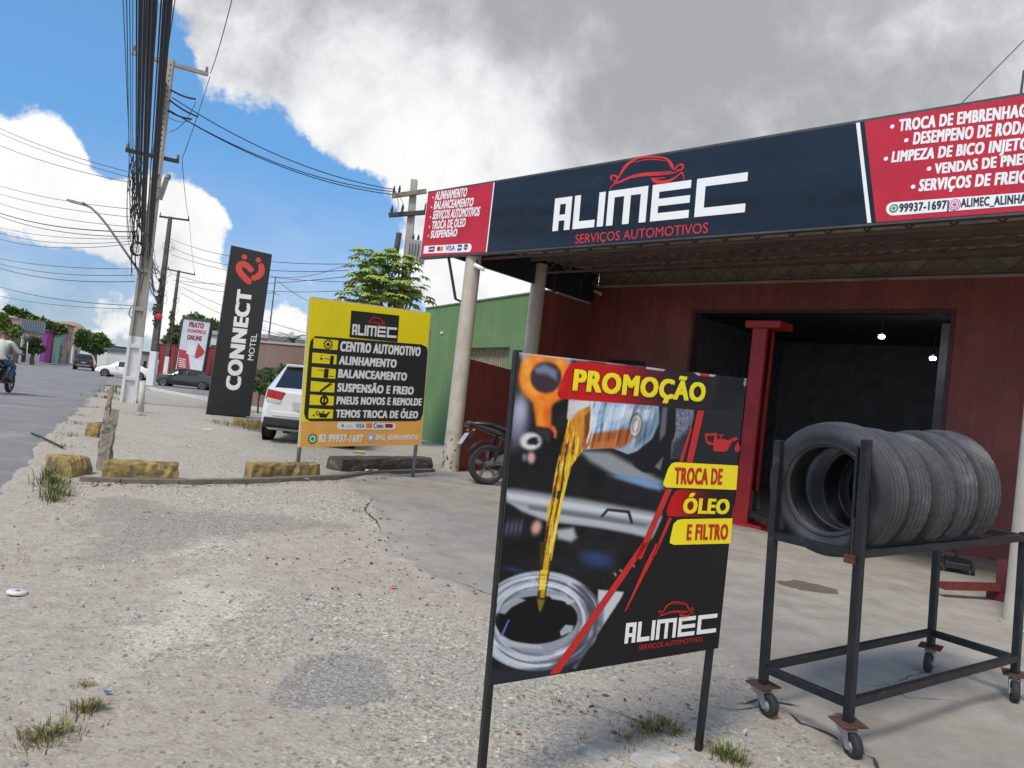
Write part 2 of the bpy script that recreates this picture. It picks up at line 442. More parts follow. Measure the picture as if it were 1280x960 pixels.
white = np.zeros_like(GX)
for pl_, s_ in (([(120, 840), (200, 790), (200, 735), (300, 705), (330, 720), (240, 800), (150, 860)], .9), ([(70, 690), (300, 672), (420, 680), (300, 695), (120, 700)], .7), ([(420, 760), (520, 740), (620, 790), (560, 820), (470, 800)], .4), ([(560, 860), (600, 850), (610, 940), (540, 930)], .4)):
    white = np.maximum(white, s_ * (1 - sst(-.1, .35, poly_sd(GX, GY, gpoly(pl_)) + (n_b - .5) * .8)))
grain = fbm(GX, GY, 14.0, 3) - .5
und = ((n_a - .5) * .05 + grain * .016 * (1 - m_slab * .8)) * near * sst(-.3, .4, rs)
crackless = und
GZ = zf(GX, GY) + und - .05 * (rs < -.15) * (rs > -road_w - 30) * (np.hypot(GX, GY) < 1500)
GZ = GZ - .012 * m_slab * 0 + .012 * np.exp(-(sd_slab / .08) ** 2) * near
far_green = sst(60, 140, np.hypot(GX, GY)) * .6 * sst(0.35, .6, n_c)

def grid_mesh(name, X, Y, Z, material, attrs, keep=None):
    ny, nx = X.shape
    me = bpy.data.meshes.new(name)
    idx = np.arange(nx * ny).reshape(ny, nx)
    q = np.stack([idx[:-1, :-1], idx[:-1, 1:], idx[1:, 1:], idx[1:, :-1]], -1).reshape(-1, 4)
    co = np.stack([X, Y, Z], -1).reshape(-1, 3)
    me.vertices.add(len(co)); me.vertices.foreach_set('co', co.ravel())
    me.loops.add(q.size); me.loops.foreach_set('vertex_index', q.ravel().astype(np.int32))
    me.polygons.add(len(q)); me.polygons.foreach_set('loop_start', np.arange(0, q.size, 4, dtype=np.int32))
    me.polygons.foreach_set('use_smooth', np.ones(len(q), bool))
    me.update(calc_edges=True)
    for an, (a, b, c) in attrs.items():
        at = me.color_attributes.new(an, 'FLOAT_COLOR', 'POINT')
        at.data.foreach_set('color', np.stack([a, b, c, np.ones_like(a)], -1).astype(np.float32).ravel())
    me.materials.append(material)
    o = bpy.data.objects.new(name, me); C.objects.link(o)
    return o

def ground_material():
    m = bpy.data.materials.new('ground_surface'); m.use_nodes = True; t = m.node_tree; b = t.nodes['Principled BSDF']; K = t.links
    b.inputs['Roughness'].default_value = .9; b.inputs['Specular IOR Level'].default_value = .25
    tc = t.nodes.new('ShaderNodeTexCoord'); O = tc.outputs['Object']
    def nz(sc, det=6, ro=.62):
        n = t.nodes.new('ShaderNodeTexNoise'); n.inputs['Scale'].default_value = sc; n.inputs['Detail'].default_value = det; n.inputs['Roughness'].default_value = ro
        K.new(O, n.inputs['Vector']); return n.outputs[0]
    def vor(sc, feat='F1', out='Color'):
        n = t.nodes.new('ShaderNodeTexVoronoi'); n.inputs['Scale'].default_value = sc; n.feature = feat; K.new(O, n.inputs['Vector']); return n.outputs[out]
    def ramp(f, stops):
        n = t.nodes.new('ShaderNodeValToRGB'); K.new(f, n.inputs[0]); e = n.color_ramp.elements
        e[0].position, e[0].color = stops[0][0], (*stops[0][1], 1); e[1].position, e[1].color = stops[-1][0], (*stops[-1][1], 1)
        for p, c in stops[1:-1]: k = e.new(p); k.color = (*c, 1)
        return n.outputs[0]
    def mp(f, a, bb, lo=0., hi=1.):
        n = t.nodes.new('ShaderNodeMapRange'); K.new(f, n.inputs[0]); n.inputs[1].default_value = a; n.inputs[2].default_value = bb; n.inputs[3].default_value = lo; n.inputs[4].default_value = hi; return n.outputs[0]
    def mth(op, a, bb):
        n = t.nodes.new('ShaderNodeMath'); n.operation = op; n.use_clamp = False
        for i, v in enumerate((a, bb)):
            if isinstance(v, (int, float)): n.inputs[i].default_value = v
            else: K.new(v, n.inputs[i])
        return n.outputs[0]
    def mix(f, a, bb):
        n = t.nodes.new('ShaderNodeMix'); n.data_type = 'RGBA'
        if isinstance(f, (int, float)): n.inputs[0].default_value = f
        else: K.new(f, n.inputs[0])
        for i, v in ((6, a), (7, bb)):
            if isinstance(v, tuple): n.inputs[i].default_value = (*v, 1)
            else: K.new(v, n.inputs[i])
        return n.outputs[2]
    def attr(nm):
        n = t.nodes.new('ShaderNodeAttribute'); n.attribute_name = nm; s = t.nodes.new('ShaderNodeSeparateColor'); K.new(n.outputs['Color'], s.inputs[0]); return s.outputs
    A = attr('zones'); B = attr('marks')
    B_white = attr('extra')[0]
    def grey(n): s = t.nodes.new('ShaderNodeSeparateColor'); K.new(n, s.inputs[0]); return s.outputs[0]
    # exposed stones in worn cement
    st = grey(vor(34)); sd = vor(34, 'F1', 'Distance'); st2 = grey(vor(95)); 
    stones = ramp(st, [(0, (.07, .068, .065)), (.22, (.16, .155, .145)), (.42, (.33, .315, .29)), (.75, (.50, .48, .45)), (1, (.68, .665, .64))])
    cement = ramp(nz(26, 8, .7), [(.3, (.17, .16, .145)), (.5, (.33, .312, .285)), (.7, (.50, .48, .45))])
    fine = ramp(st2, [(0, (.11, .105, .097)), (.3, (.27, .26, .24)), (.6, (.38, .362, .335)), (1, (.58, .56, .53))])
    gravel = mix(mp(mth('ADD', nz(3.1), mth('MULTIPLY', nz(17), .35)), .58, .76), mix(mp(sd, .2, .55), stones, cement), mix(.5, fine, cement))
    gravel = mix(mp(nz(1.3, 7, .7), .45, .72, 0, .45), gravel, (.42, .39, .345))
    sandc = ramp(nz(9, 9, .72), [(.28, (.29, .245, .195)), (.5, (.405, .358, .30)), (.75, (.50, .455, .39))])
    sandc = mix(mp(st2, .90, .95, 0, .5), sandc, fine)
    slabc = ramp(nz(2.3, 9, .7), [(.25, (.23, .212, .187)), (.5, (.335, .312, .276)), (.75, (.43, .402, .36))])
    slabc = mix(mp(nz(55, 5, .7), .62, .75, 0, .35), slabc, (.12, .115, .11))
    slabc = mix(mp(nz(.7, 6, .7), .50, .72, 0, .6), slabc, (.40, .34, .265))
    slabc = mix(mp(nz(1.1, 8, .75), .56, .72, 0, .5), slabc, (.17, .16, .145))
    brk = mth('MULTIPLY', mth('SUBTRACT', nz(11, 7, .7), .5), .9)
    def edge(ch): return mp(mth('ADD', ch, brk), .38, .62)
    gravel = mix(1.0, gravel, gravel)
    v3 = vor(62); v3d = vor(62, 'F1', 'Distance'); spk = mth('MULTIPLY', mp(grey(v3), .60, .64), mp(v3d, .42, .30))
    gravel = mix(mth('MULTIPLY', spk, .8), gravel, (.14, .135, .128))
    whb = mp(mth('ADD', B_white, mth('MULTIPLY', mth('SUBTRACT', nz(13, 8, .75), .5), 1.6)), .50, .9, 0, .5)
    gravel = mix(whb, gravel, mix(spk, (.56, .54, .50), (.24, .23, .22)))
    gm_ = t.nodes.new('ShaderNodeMix'); gm_.data_type = 'RGBA'; gm_.blend_type = 'MULTIPLY'; gm_.inputs[0].default_value = 1; K.new(gravel, gm_.inputs[6]); gm_.inputs[7].default_value = (1.20, 1.155, 1.075, 1); gravel = gm_.outputs[2]
    col = mix(edge(A[1]), gravel, slabc)
    col = mix(mth('MULTIPLY', mp(mth('ADD', A[0], mth('MULTIPLY', brk, 1.2)), .34, .74), .85), col, sandc)
    darkg = mix(mp(st2, .55, .9), (.11, .107, .10), (.27, .26, .25))
    col = mix(mth('MULTIPLY', edge(B[0]), .36), col, darkg)
    col = mix(mth('MULTIPLY', edge(A[2]), .85), col, mix(mp(st2, .35, .95), (.215, .205, .185), (.42, .40, .365)))
    col = mix(mth('MULTIPLY', edge(B[1]), .7), col, (.05, .032, .028))
    col = mix(B[2], col, mix(mp(nz(.09, 7, .7), .4, .6), (.06, .075, .03), (.20, .18, .13)))
    fl2 = vor(27); fl2d = vor(27, 'F1', 'Distance'); flk = mth('MULTIPLY', mp(grey(fl2), .80, .83), mp(fl2d, .40, .26))
    col = mix(mth('MULTIPLY', mth('MULTIPLY', flk, .62), mp(edge(A[1]), 0, 1, 1, .12)), col, (.15, .14, .128))
    K.new(col, b.inputs['Base Color'])
    h = mth('ADD', mth('MULTIPLY', mth('SUBTRACT', 1.0, sd), .55), mth('MULTIPLY', nz(60, 7, .7), .8))
    h = mth('ADD', h, mth('MULTIPLY', nz(14, 7, .7), 1.4))
    bn = t.nodes.new('ShaderNodeBump'); bn.inputs['Distance'].default_value = .012
    K.new(mp(edge(A[1]), 0, 1, .75, .3), bn.inputs['Strength']); K.new(h, bn.inputs['Height']); K.new(bn.outputs[0], b.inputs['Normal'])
    return m
ground = grid_mesh('ground', GX, GY, GZ, ground_material(), {'zones': (sand, m_slab, m_patch), 'marks': (dark, m_oil, far_green), 'extra': (white, white * 0, white * 0)})
ground['kind'] = 'structure'

# road sheet ------------------------------------------------------
def road_material():
    m = mat('asphalt', (.205, .20, .195), .85, var=.12, vscale=.35, bump=.35, bscale=160, col2=(.27, .262, .25), c2amt=.42, c2scale=.9)
    return m
cols = [-.0, .15, .4, 1, 2, 3.5, 5.5, 8, road_w]
px_, py_, = [], []
for i, (x, y) in enumerate(er):
    nx, ny = er[min(i + 1, len(er) - 1)], er[max(i - 1, 0)]
    d = Vector((nx[0] - ny[0], nx[1] - ny[1])).normalized(); n = Vector((-d.y, d.x))
    j = (float(fbm(np.array(x), np.array(y), 1.7)) - .5) * .5 + (float(fbm(np.array(x + 9), np.array(y), 6.)) - .5) * .22
    px_.append([x + n.x * (c + (j if c < .5 else 0)) for c in cols]); py_.append([y + n.y * (c + (j if c < .5 else 0)) for c in cols])
RX, RY = np.array(px_), np.array(py_)
RZ = zf(RX, RY) + .012 + np.where(np.array(cols)[None, :] < .1, -.03, 0)
road = grid_mesh('road', RX, RY, RZ, road_material(), {})
road['kind'] = 'structure'
# the side street that joins from the right, where the saloons wait
a = Vector(edge_r[-4]); sdv = Vector((.9, .43)).normalized()
q0 = last + dl * 9; q1 = last + dl * 38
mb = MB()
k = 14
rows = []
for i in range(k + 1):
    f = i / k
    rows.append([G(*(Vector(q).lerp(Vector(q) + sdv * 34, f) - Vector((.4, -.2)).to_2d() * 0), .022) for q in (q0, q0.lerp(q1, .33), q0.lerp(q1, .66), q1)])
vs = [p for r in rows for p in r]; fs = []
for i in range(k):
    for j in range(3): fs.append((i*4+j, i*4+j+1, (i+1)*4+j+1, (i+1)*4+j))
mb.add(vs, fs, 0, True)
o = mb.build('side_street', mat('side_asphalt', (.24, .232, .222), .9, var=.15, vscale=.8, bump=.3, bscale=90)); o['kind'] = 'structure'

# the thin broken concrete strip that edges the neighbour's forecourt
mb = MB()
pts = [gp(x, y) for x, y in ((100, 602), (150, 604), (222, 605), (290, 604), (350, 602), (424, 598), (470, 593), (540, 590))]
for a, b in zip(pts, pts[1:]):
    mb.bar(a + Vector((0, 0, .0)), b + Vector((0, 0, .0)), .11, .1)
o = mb.build('kerb_strip', mat('strip_concrete', (.16, .145, .125), .95, var=.3, vscale=6, bump=.6, bscale=30)); o['kind'] = 'structure'
# pavement behind the parked saloon
mb = MB()
a, b = gp(262, 492), gp(345, 512)
mb.bar(gp(185, 486) + Vector((0, 0, .05)), gp(420, 532) + Vector((0, 0, .05)), .25, .14)
o = mb.build('white_kerb', mat('kerb_white', (.6, .58, .54), .85, var=.2, vscale=5, bump=.3)); o['kind'] = 'structure'

# cracks in the concrete
def crack(pxs, w, seed):
    r = random.Random(seed); pts = [gp(*p) for p in pxs]; fine = []
    for a, b in zip(pts, pts[1:]):
        n = max(2, int((b - a).length / .045))
        for i in range(n): fine.append(a.lerp(b, i / n) + Vector((r.uniform(-.014, .014), r.uniform(-.014, .014), 0)))
    fine.append(pts[-1]); vs = []; n = len(fine)
    for i, p in enumerate(fine):
        d = (fine[min(i + 1, n - 1)] - fine[max(0, i - 1)]).normalized(); s = Vector((-d.y, d.x, 0)); ww = w * r.uniform(.25, 1.2) * min(1, .2 + 2 * i / n, .2 + 2 * (n - i) / n)
        zc = float(np.interp(0, [0], [0]))
        for sg in (-1, 1):
            q = p + s * sg * ww; vs.append(q)
    return vs, [(2*i, 2*i+1, 2*i+3, 2*i+2) for i in range(n - 1)]
def gz_at(x, y):
    i = int(np.searchsorted(xs, x)) - 1; j = int(np.searchsorted(ys, y)) - 1
    tx = (x - xs[i]) / (xs[i+1] - xs[i]); ty = (y - ys[j]) / (ys[j+1] - ys[j])
    return (GZ[j,i]*(1-tx)+GZ[j,i+1]*tx)*(1-ty)+(GZ[j+1,i]*(1-tx)+GZ[j+1,i+1]*tx)*ty
mb = MB()
for i, (pp, w) in enumerate([
    ([(985, 893), (1000, 906), (1030, 916), (1047, 925)], .012), ([(920, 882), (950, 878), (985, 880), (1000, 884)], .012), ([(1075, 940), (1090, 952), (1100, 975)], .008),
    ([(1080, 858), (1110, 856), (1150, 842), (1175, 832)], .004), ([(700, 778), (790, 792), (850, 800), (890, 812)], .005), ([(560, 722), (600, 738), (640, 752)], .005),
    ([(478, 668), (470, 655), (455, 640), (466, 625)], .009), ([(500, 690), (540, 690), (590, 700)], .003),
    ([(740, 880), (800, 905), (850, 925), (880, 935)], .006), ([(880, 885), (930, 888), (975, 883)], .005), ([(1100, 850), (1130, 872), (1200, 880)], .003)]):
    vs, fs = crack(pp, w, i)
    mb.add([Vector((v.x, v.y, gz_at(v.x, v.y) + .006)) for v in vs], fs)
o = mb.build('ground_crack', mat('crack_dark', (.045, .04, .034), 1.0, var=.3)); o['kind'] = 'structure'
# ------------------------------------------------------------------ the workshop
av = Vector((.725, -.689, 0)).normalized()      # along the front, towards the near end
bv = Vector((.689, .725, 0)).normalized()       # from the front towards the garage wall
F_ = Vector((-1.25, 12.8, 0))                   # front corner at the far end
ZB, ZT = 3.83, 4.957                            # fascia bottom and top
DEPTH = 4.58
FL = 13.5                                       # length of the front
# local frame of the building: x along av, y along bv
BT = Matrix(((av.x, bv.x, 0, F_.x), (av.y, bv.y, 0, F_.y), (0, 0, 1, 0), (0, 0, 0, 1)))
def bw(x, y, z): return BT @ Vector((x, y, z))
maroon = mat('maroon_paint', (.235, .058, .047), .55, var=.22, vscale=1.3, bump=.15, bscale=25, col2=(.155, .046, .038), c2amt=.42, c2scale=.8, streak=.35)
darkin = mat('interior_paint', (.24, .26, .30), .8, var=.2)
steel_d = mat('dark_steel', (.05, .045, .042), .6, metal=.3, var=.3)
c1 = gp(562, 589); c1l = BT.inverted() @ c1
shop = thing('workshop_building', 'maroon painted car workshop with a wide dark open bay', 'building', (F_.x, F_.y, 0), math.atan2(av.y, av.x))
def sb(mb, x0, x1, y0, y1, z0, z1, mi=0): mb.box(((x0+x1)/2, (y0+y1)/2, (z0+z1)/2), (x1-x0, y1-y0, z1-z0), None, mi)
OX0, OX1, OZ = 1.97, 6.46, 3.62
WX0, WX1, WZ = -.49, 16.0, 4.155
mb = MB()
sb(mb, WX0, OX0, DEPTH, DEPTH+.22, -.3, WZ)
sb(mb, OX1, WX1, DEPTH, DEPTH+.22, -.3, WZ)
sb(mb, OX0, OX1, DEPTH, DEPTH+.22, OZ, WZ)
mb.build('front_wall', maroon, shop)
mb = MB()                                        # maroon side wall between the column and the corner
sb(mb, -.62, -.491, 2.72, DEPTH+.22, -.3, ZB - .04)
mb.build('side_wall', maroon, shop)
mb = MB()
sb(mb, WX0+.02, WX0+.2, DEPTH+.23, DEPTH+9, -.3, WZ); sb(mb, WX1-.2, WX1, DEPTH+.23, DEPTH+9, -.3, WZ)
sb(mb, WX0+.02, WX1, DEPTH+9, DEPTH+9.2, -.3, WZ)
mb.build('inner_wall', darkin, shop)
mb = MB(); sb(mb, WX0+.02, WX1, DEPTH+.145, DEPTH+9.2, WZ+.002, WZ+.12); mb.build('roof', mat('roof_sheet', (.12, .115, .11), .7, var=.3), shop)
mb = MB(); sb(mb, WX0, WX1, DEPTH+.10, DEPTH+.14, WZ, WZ+.34); mb.build('parapet_strip', mat('dull_plaster', (.30, .26, .21), .9, var=.3, bump=.3), shop)
mb = MB(); sb(mb, WX0, WX1, DEPTH-.035, DEPTH-.002, WZ-.03, WZ+.015); mb.build('wall_capping', mat('capping', (.33, .27, .22), .8, var=.3), shop)
mb = MB()
sb(mb, OX0-.02, OX0+.04, DEPTH-.02, DEPTH+.24, -.1, OZ+.03); sb(mb, OX1-.04, OX1+.02, DEPTH-.02, DEPTH+.24, -.1, OZ+.03); sb(mb, OX0+.04, OX1-.04, DEPTH-.02, DEPTH+.24, OZ-.03, OZ+.03)
mb.build('bay_frame', mat('frame_maroon', (.07, .02, .022), .5, var=.2), shop)
mb = MB()                                        # vent opening in the wall
sb(mb, .1, .98, DEPTH-.03, DEPTH-.003, 2.40, 2.60)
vf = mb.build('vent', mat('vent_dark', (.012, .013, .016), .5), shop)
mb = MB(); sb(mb, OX0, OX1, DEPTH-.05, DEPTH+.25, -.06, .075); mb.build('threshold', mat('threshold_c', (.2, .185, .165), .9, var=.25, bump=.4), shop)
# interior furniture seen faintly through the bay
grey_in = mat('inner_grey', (.30, .31, .33), .7, var=.2)
for i, (x, y, w_, d_, h_) in enumerate(((5.3, 9.2, .35, .35, 3.9), (6.1, 8.4, 1.1, .5, 1.7), (4.2, 10.5, 1.6, .5, 1.1))):
    p = bw(x, y, 0)
    t = thing(['inner_pillar', 'tool_cabinet', 'work_bench'][i], ['grey square pillar standing inside the dark bay', 'tall grey cabinet deep inside the dark bay', 'low grey workbench at the back of the dark bay'][i],
              ['pillar', 'cabinet', 'workbench'][i], p, math.atan2(av.y, av.x))
    mb = MB()
    if i == 0:
        sb(mb, -.17, .17, -.17, .17, -.1, 4.1); mb.build('shaft', grey_in, t, .01)
    elif i == 1:
        sb(mb, -.55, .55, -.25, .25, .05, 1.75); mb.build('cabinet_body', grey_in, t, .01)
        for s in (-1, 1): mb = MB(); sb(mb, min(.02*s, .53*s), max(.02*s, .53*s), -.275, -.252, .1, 1.7); mb.build('door', mat('inner_blue', (.06, .08, .11), .5), t)
    else:
        sb(mb, -.8, .8, -.25, .25, .85, .95); mb.build('table_top', grey_in, t, .01)
        for s in (-1, 1):
            for q in (-1, 1): mb = MB(); sb(mb, .74*s-.04, .74*s+.04, .2*q-.04, .2*q+.04, -.05, .85); mb.build('leg', steel_d, t)
# two bright lamps inside
for (px, py, Y) in ((1102, 421, 15.6), (1166, 448, 15.4)):
    p = atY(px, py, Y)
    t = thing('ceiling_lamp', 'small round glowing lamp inside the bay, ' + ('the upper one' if py < 430 else 'the lower one'), 'lamp', p, 0, 'lamps inside the bay')
    mb = MB(); mb.lathe([(-.04, .001), (-.035, .05), (0, .065), (.035, .05), (.04, .001)], (0, 0, 0), (0, 0, 1), 16); mb.build('bulb', mat('lamp_glow', (1, 1, 1), .4, var=0, emit=((.92, .97, 1), 9)), t)
    mb = MB(); mb.tube([(0, 0, .04), (0, 0, .14)], .022, 10); mb.tube([(0, 0, .14), (0, 0, 4.45 - p.z)], .006, 6); mb.build('lamp_holder', steel_d, t)

# ------------------------------------------------------------------ canopy over the forecourt
can = thing('canopy', 'low flat metal canopy with lattice trusses over the workshop forecourt', 'canopy', (F_.x, F_.y, 0), math.atan2(av.y, av.x))
und_m = mat('ceiling_sheet', (.36, .32, .30), .55, metal=.1, var=.35, vscale=1.1, streak=.3)
mb = MB()                                        # corrugated roof sheet, fluting from front to back
n = 230; vs = []; fs = []
for i in range(n + 1):
    x = -.02 + (FL + .1) * i / n
    zc = .028 * (1 if i % 4 in (0, 1) else 0)
    for (y, z) in ((.13, 4.06), (DEPTH + .1, 4.46)): vs.append((x - (.50 * (1 - i / n) if y > 1 else 0), y, z + zc))
for i in range(n): fs.append((2*i, 2*i+1, 2*i+3, 2*i+2))
mb.add(vs, fs)
ro = mb.build('roof_sheet', und_m, can)
sm_ = ro.modifiers.new('thick', 'SOLIDIFY'); sm_.thickness = .01; sm_.offset = 1
# shallow purlins
for y in (1.0, 1.95, 2.9, 3.8):
    mb = MB(); z = 4.06 + .4 * (y - .13) / (DEPTH - .03) - .045
    sb(mb, 0, FL, y - .03, y + .03, z - .04, z + .035); mb.build('purlin', mat('purlin_m', (.13, .10, .09), .6, var=.3), can)
rust_d = mat('truss_paint', (.15, .09, .075), .7, var=.35)
def truss(y, z0, z1, x0, x1, step=.42):
    mb = MB()
    for z in (z0, z1): mb.bar((x0, y, z), (x1, y, z), .035, .035)
    n = int((x1 - x0) / step)
    for i in range(n):
        a = x0 + (x1 - x0) * i / n; b = x0 + (x1 - x0) * (i + 1) / n; c = (a + b) / 2
        mb.bar((a, y, z0 + .018), (c, y, z1 - .018), .018, .018); mb.bar((c, y, z1 - .018), (b, y, z0 + .018), .018, .018)
    mb.build('truss', rust_d, can)
truss(.30, 3.80, 4.03, .1, FL); truss(DEPTH - .22, 4.17, 4.40, -.42, FL)
truss(2.3, 3.98, 4.2, .1, FL, .5)
# dark side fascia at the far end
mb = MB(); mb.prism([(-.07, .13, ZB - .03), (-.01, .13, ZB - .03), (-.50, DEPTH + .1, ZB - .03), (-.56, DEPTH + .1, ZB - .03)], (0, 0, ZT - ZB - .07)); mb.build('side_fascia', mat('side_fascia_m', (.022, .028, .036), .35, var=.25), can)
for y in (3.0, 3.95):
    mb = MB(); xs_ = -.01 - .49 * (y - .13) / (DEPTH - .03); sb(mb, xs_ + .004, xs_ + .04, y-.02, y+.02, ZB - .02, 4.2); mb.build('fascia_stud', mat('stud_m', (.10, .10, .11), .5, metal=.5), can)
mb = MB(); mb.bar((-.38, 3.2, ZB - .055), (-.52, 4.5, ZB - .055), .05, .03); mb.build('side_flashing', mat('flash', (.5, .46, .42), .6, var=.3), can)
# columns
cream = mat('column_paint', (.50, .45, .385), .85, var=.12, vscale=4, bump=.25, bscale=30, col2=(.36, .32, .27), c2amt=.34, c2scale=3.0, streak=.25)
# dirty splash at the foot of the far column
mb = MB()
r = random.Random(3)
for i in range(70):
    a = r.uniform(0, 6.28); h = abs(r.gauss(0, .28)); s = r.uniform(.006, .02) * (1.2 - min(1, h))
    rad = .135 * (1.085 if h < .25 else 1.04) + .003
    cxx, cyy = c1l.x + math.cos(a) * rad, c1l.y + math.sin(a) * rad
    tx, ty = -math.sin(a), math.cos(a)
    pl = []
    for k in range(6):
        b_ = k * 1.047; rr = s * r.uniform(.6, 1.3); pl.append((cxx + tx * math.cos(b_) * rr, cyy + ty * math.cos(b_) * rr, c1.z + h + math.sin(b_) * rr * 1.3 + .02))
    mb.add(pl, [tuple(range(6))])
peel = mb
def column(p, r, ztop, name='column', extra=None):
    mb = MB(); loc = BT.inverted() @ p
    prof = [(p.z - .3, r*1.06), (p.z + .05, r*1.08), (p.z + .25, r*1.02), (1.2, r), (2.6, r*.98), (ztop, r*.95)]
    T = 28; v = []; ang = [2*math.pi*k/T for k in range(T)]
    mb.lathe([(h, q) for h, q in prof], (loc.x, loc.y, 0), (0, 0, 1), T)
    if extra: mb.add(extra.v, extra.f, 1)
    mb.build(name, [cream, mat('peel', (.05, .045, .04), .95)], can)
column(c1, .135, 4.02, 'column', peel)
loc2 = Vector((-.28, 2.53, 0)); p2 = BT @ loc2; p2.z = .2
column(atY(664, 400, p2.y) * 1 + Vector((0, 0, 0)) if False else Vector((p2.x, p2.y, .15)), .15, 4.2)
c3 = gp(1273, 778); column(c3, .12, 4.05)
# wedge bracket at the far column
mb = MB(); q = c1l
mb.bar((q.x - .13, q.y - .02, 3.05), (q.x - .28, q.y - .05, 3.1), .035, .035); mb.bar((q.x - .28, q.y - .05, 3.1), (q.x - .52, q.y - .1, ZB - .02), .035, .035)
mb.build('bracket', mat('bracket_black', (.02, .02, .022), .5), can)
# ------------------------------------------------------------------ fascia sign
SN = -bv                                         # outward normal of the fascia
SP = F_ + SN * .0
def fpt(px, py): return hit(px, py, SP, SN)
fs_, fsm = frame('fascia_sign', 'long black and red sign board across the front of the canopy', 'shop sign', F_, av)
fi = fsm.inverted()
def fl(px, py): return fi @ fpt(px, py)
fn = Vector((0, -1, 0))                          # local outward normal
blk = mat('vinyl_black', (.014, .016, .021), .13, var=.2, vscale=1.2, spec=.5)
redv = mat('vinyl_red', (.50, .018, .035), .27, var=.12, vscale=1.5, spec=.5)
whv = mat('vinyl_white', (.82, .83, .84), .4, var=.04)
redl = mat('vinyl_red_line', (.62, .03, .03), .4, var=.06)
xa = fl(613, 270).x; xb0 = fl(1076, 146).x; xb1 = fl(1090, 275).x; x0 = fl(530, 280).x
sl = (xb1 - xb0) / (ZT - ZB)
def panel(mb, pts, d=.1, mi=0): mb.prism([(x, 0, z) for x, z in pts], (0, d, 0), mi)
mb = MB(); panel(mb, [(x0, ZB), (xa - .012, ZB), (xa - .012, ZT), (x0 + .02, ZT)]); mb.build('far_red_panel', redv, fs_)
mb = MB(); panel(mb, [(xa + .012, ZB), (xb1 - .045, ZB), (xb0 - .045, ZT), (xa + .012, ZT)]); mb.build('black_panel', blk, fs_)
mb = MB(); panel(mb, [(xb1 + .045, ZB), (FL, ZB), (FL, ZT), (xb0 + .045, ZT)]); mb.build('near_red_panel', redv, fs_)
mb = MB(); panel(mb, [(xa - .012, ZB), (xa + .012, ZB), (xa + .012, ZT), (xa - .012, ZT)]); mb.build('white_divider', whv, fs_)
mb = MB(); panel(mb, [(xb1 - .045, ZB), (xb1 - .005, ZB), (xb0 - .005, ZT), (xb0 - .045, ZT)]); mb.build('white_divider', whv, fs_)
mb = MB(); mb.prism([(x0 - .012, 0, ZB), (x0 - .001, 0, ZB), (x0 + .019, 0, ZT), (x0 + .008, 0, ZT)], (0, .1, 0)); mb.build('white_edge', whv, fs_)
mb = MB(); panel(mb, [(xb1 - .005, ZB), (xb1 + .045, ZB), (xb0 + .045, ZT), (xb0 - .005, ZT)], .1); mb.build('dark_divider', blk, fs_)
mb = MB(); sb(mb, x0, FL, .005, .105, ZB - .03, ZB - .002); sb(mb, x0, FL, .005, .105, ZT + .002, ZT + .03)
mb.build('frame_rail', mat('fascia_rail', (.06, .06, .062), .5, var=.3), fs_)

# logo: letters cut from bars in a slanted unit cell; car outline as brush strokes
LOGO = []
def lr(a, b, c, d): LOGO.append((a, b, c, d))
T_ = .036
for x_, w_ in ((0, .1075),):
    lr(0, T_, 0, 1); lr(.1075 - T_, .1075, 0, 1); lr(T_, .1075 - T_, .80, 1); lr(T_, .1075 - T_, .30, .48)
lr(.1245, .1245 + T_, 0, 1); lr(.1245 + T_, .254, 0, .22)
lr(.2686, .3044, 0, 1)
lr(.3213, .3213 + T_, 0, 1); lr(.410, .446, 0, .80); lr(.499, .535, 0, 1); lr(.3213 + T_, .499, .80, 1)
lr(.5577, .5577 + T_, 0, 1)
for a_, b_ in ((0, .21), (.40, .60), (.79, 1)): lr(.5577 + T_, .7475, a_, b_)
lr(.7746, .7746 + T_ * 1.15, 0, 1); lr(.7746 + T_ * 1.15, 1.0, 0, .22); lr(.7746 + T_ * 1.15, 1.0, .78, 1)
def logo_letters(mb, P0, P1, P2, nrm, off):
    P0, P1, P2 = map(Vector, (P0, P1, P2)); u = P1 - P0; v = P2 - P0
    for a_, b_, c_, d_ in LOGO:
        mb.add([P0 + u * x + v * y + Vector(nrm) * off for x, y in ((a_, c_), (b_, c_), (b_, d_), (a_, d_))], [(0, 1, 2, 3)])
_s = 280 / 1280
CARPX = [  # strokes (photo pixels) with half width
    ([(762, 237), (768, 230), (776, 227), (790, 221), (805, 217.5), (822, 216), (840, 214.5)], [.4, .9, 1.3, 1.5, 1.3, .9, .4]),
    ([(765, 225), (764, 221), (768, 219.5), (772, 222), (771, 226), (767, 226.5)], [.9, 1.3, .8, 1.2, 1.1, .7]),
    ([(772, 224), (776, 218), (780, 211), (786, 204.5), (795, 200)], [.7, 1.4, 2.2, 1.8, .7]),
    ([(786, 203), (795, 198.5), (806, 196.2), (818, 196.2), (830, 197.5), (836, 201), (840, 207), (842, 212)], [.6, 1.2, 1.3, 1.0, .9, 1.5, 2.0, .8]),
    ([(794, 203), (806, 200), (820, 199.5), (832, 201.5)], [.3, .6, .6, .3]),
    ([(843, 213), (846, 209), (850, 206), (854, 207), (853.5, 211), (849, 213), (846, 212)], [.8, 1.1, 1.0, 1.2, .9, .9, .5]),
    ([(790, 222.5), (806, 219.5), (824, 218.5), (840, 216.5), (848, 214.5)], [.3, .8, 1.0, .8, .4]),
    ([(815, 224), (822, 227.5), (834, 227), (843, 223), (850, 217.5), (853, 216)], [1.0, 2.1, 1.8, 1.2, .9, .4]),
    ([(814, 223), (822, 223.5), (832, 222)], [.6, .8, .4]),
    ([(852, 214.5), (855, 220), (855.5, 226)], [.8, .7, .3])]
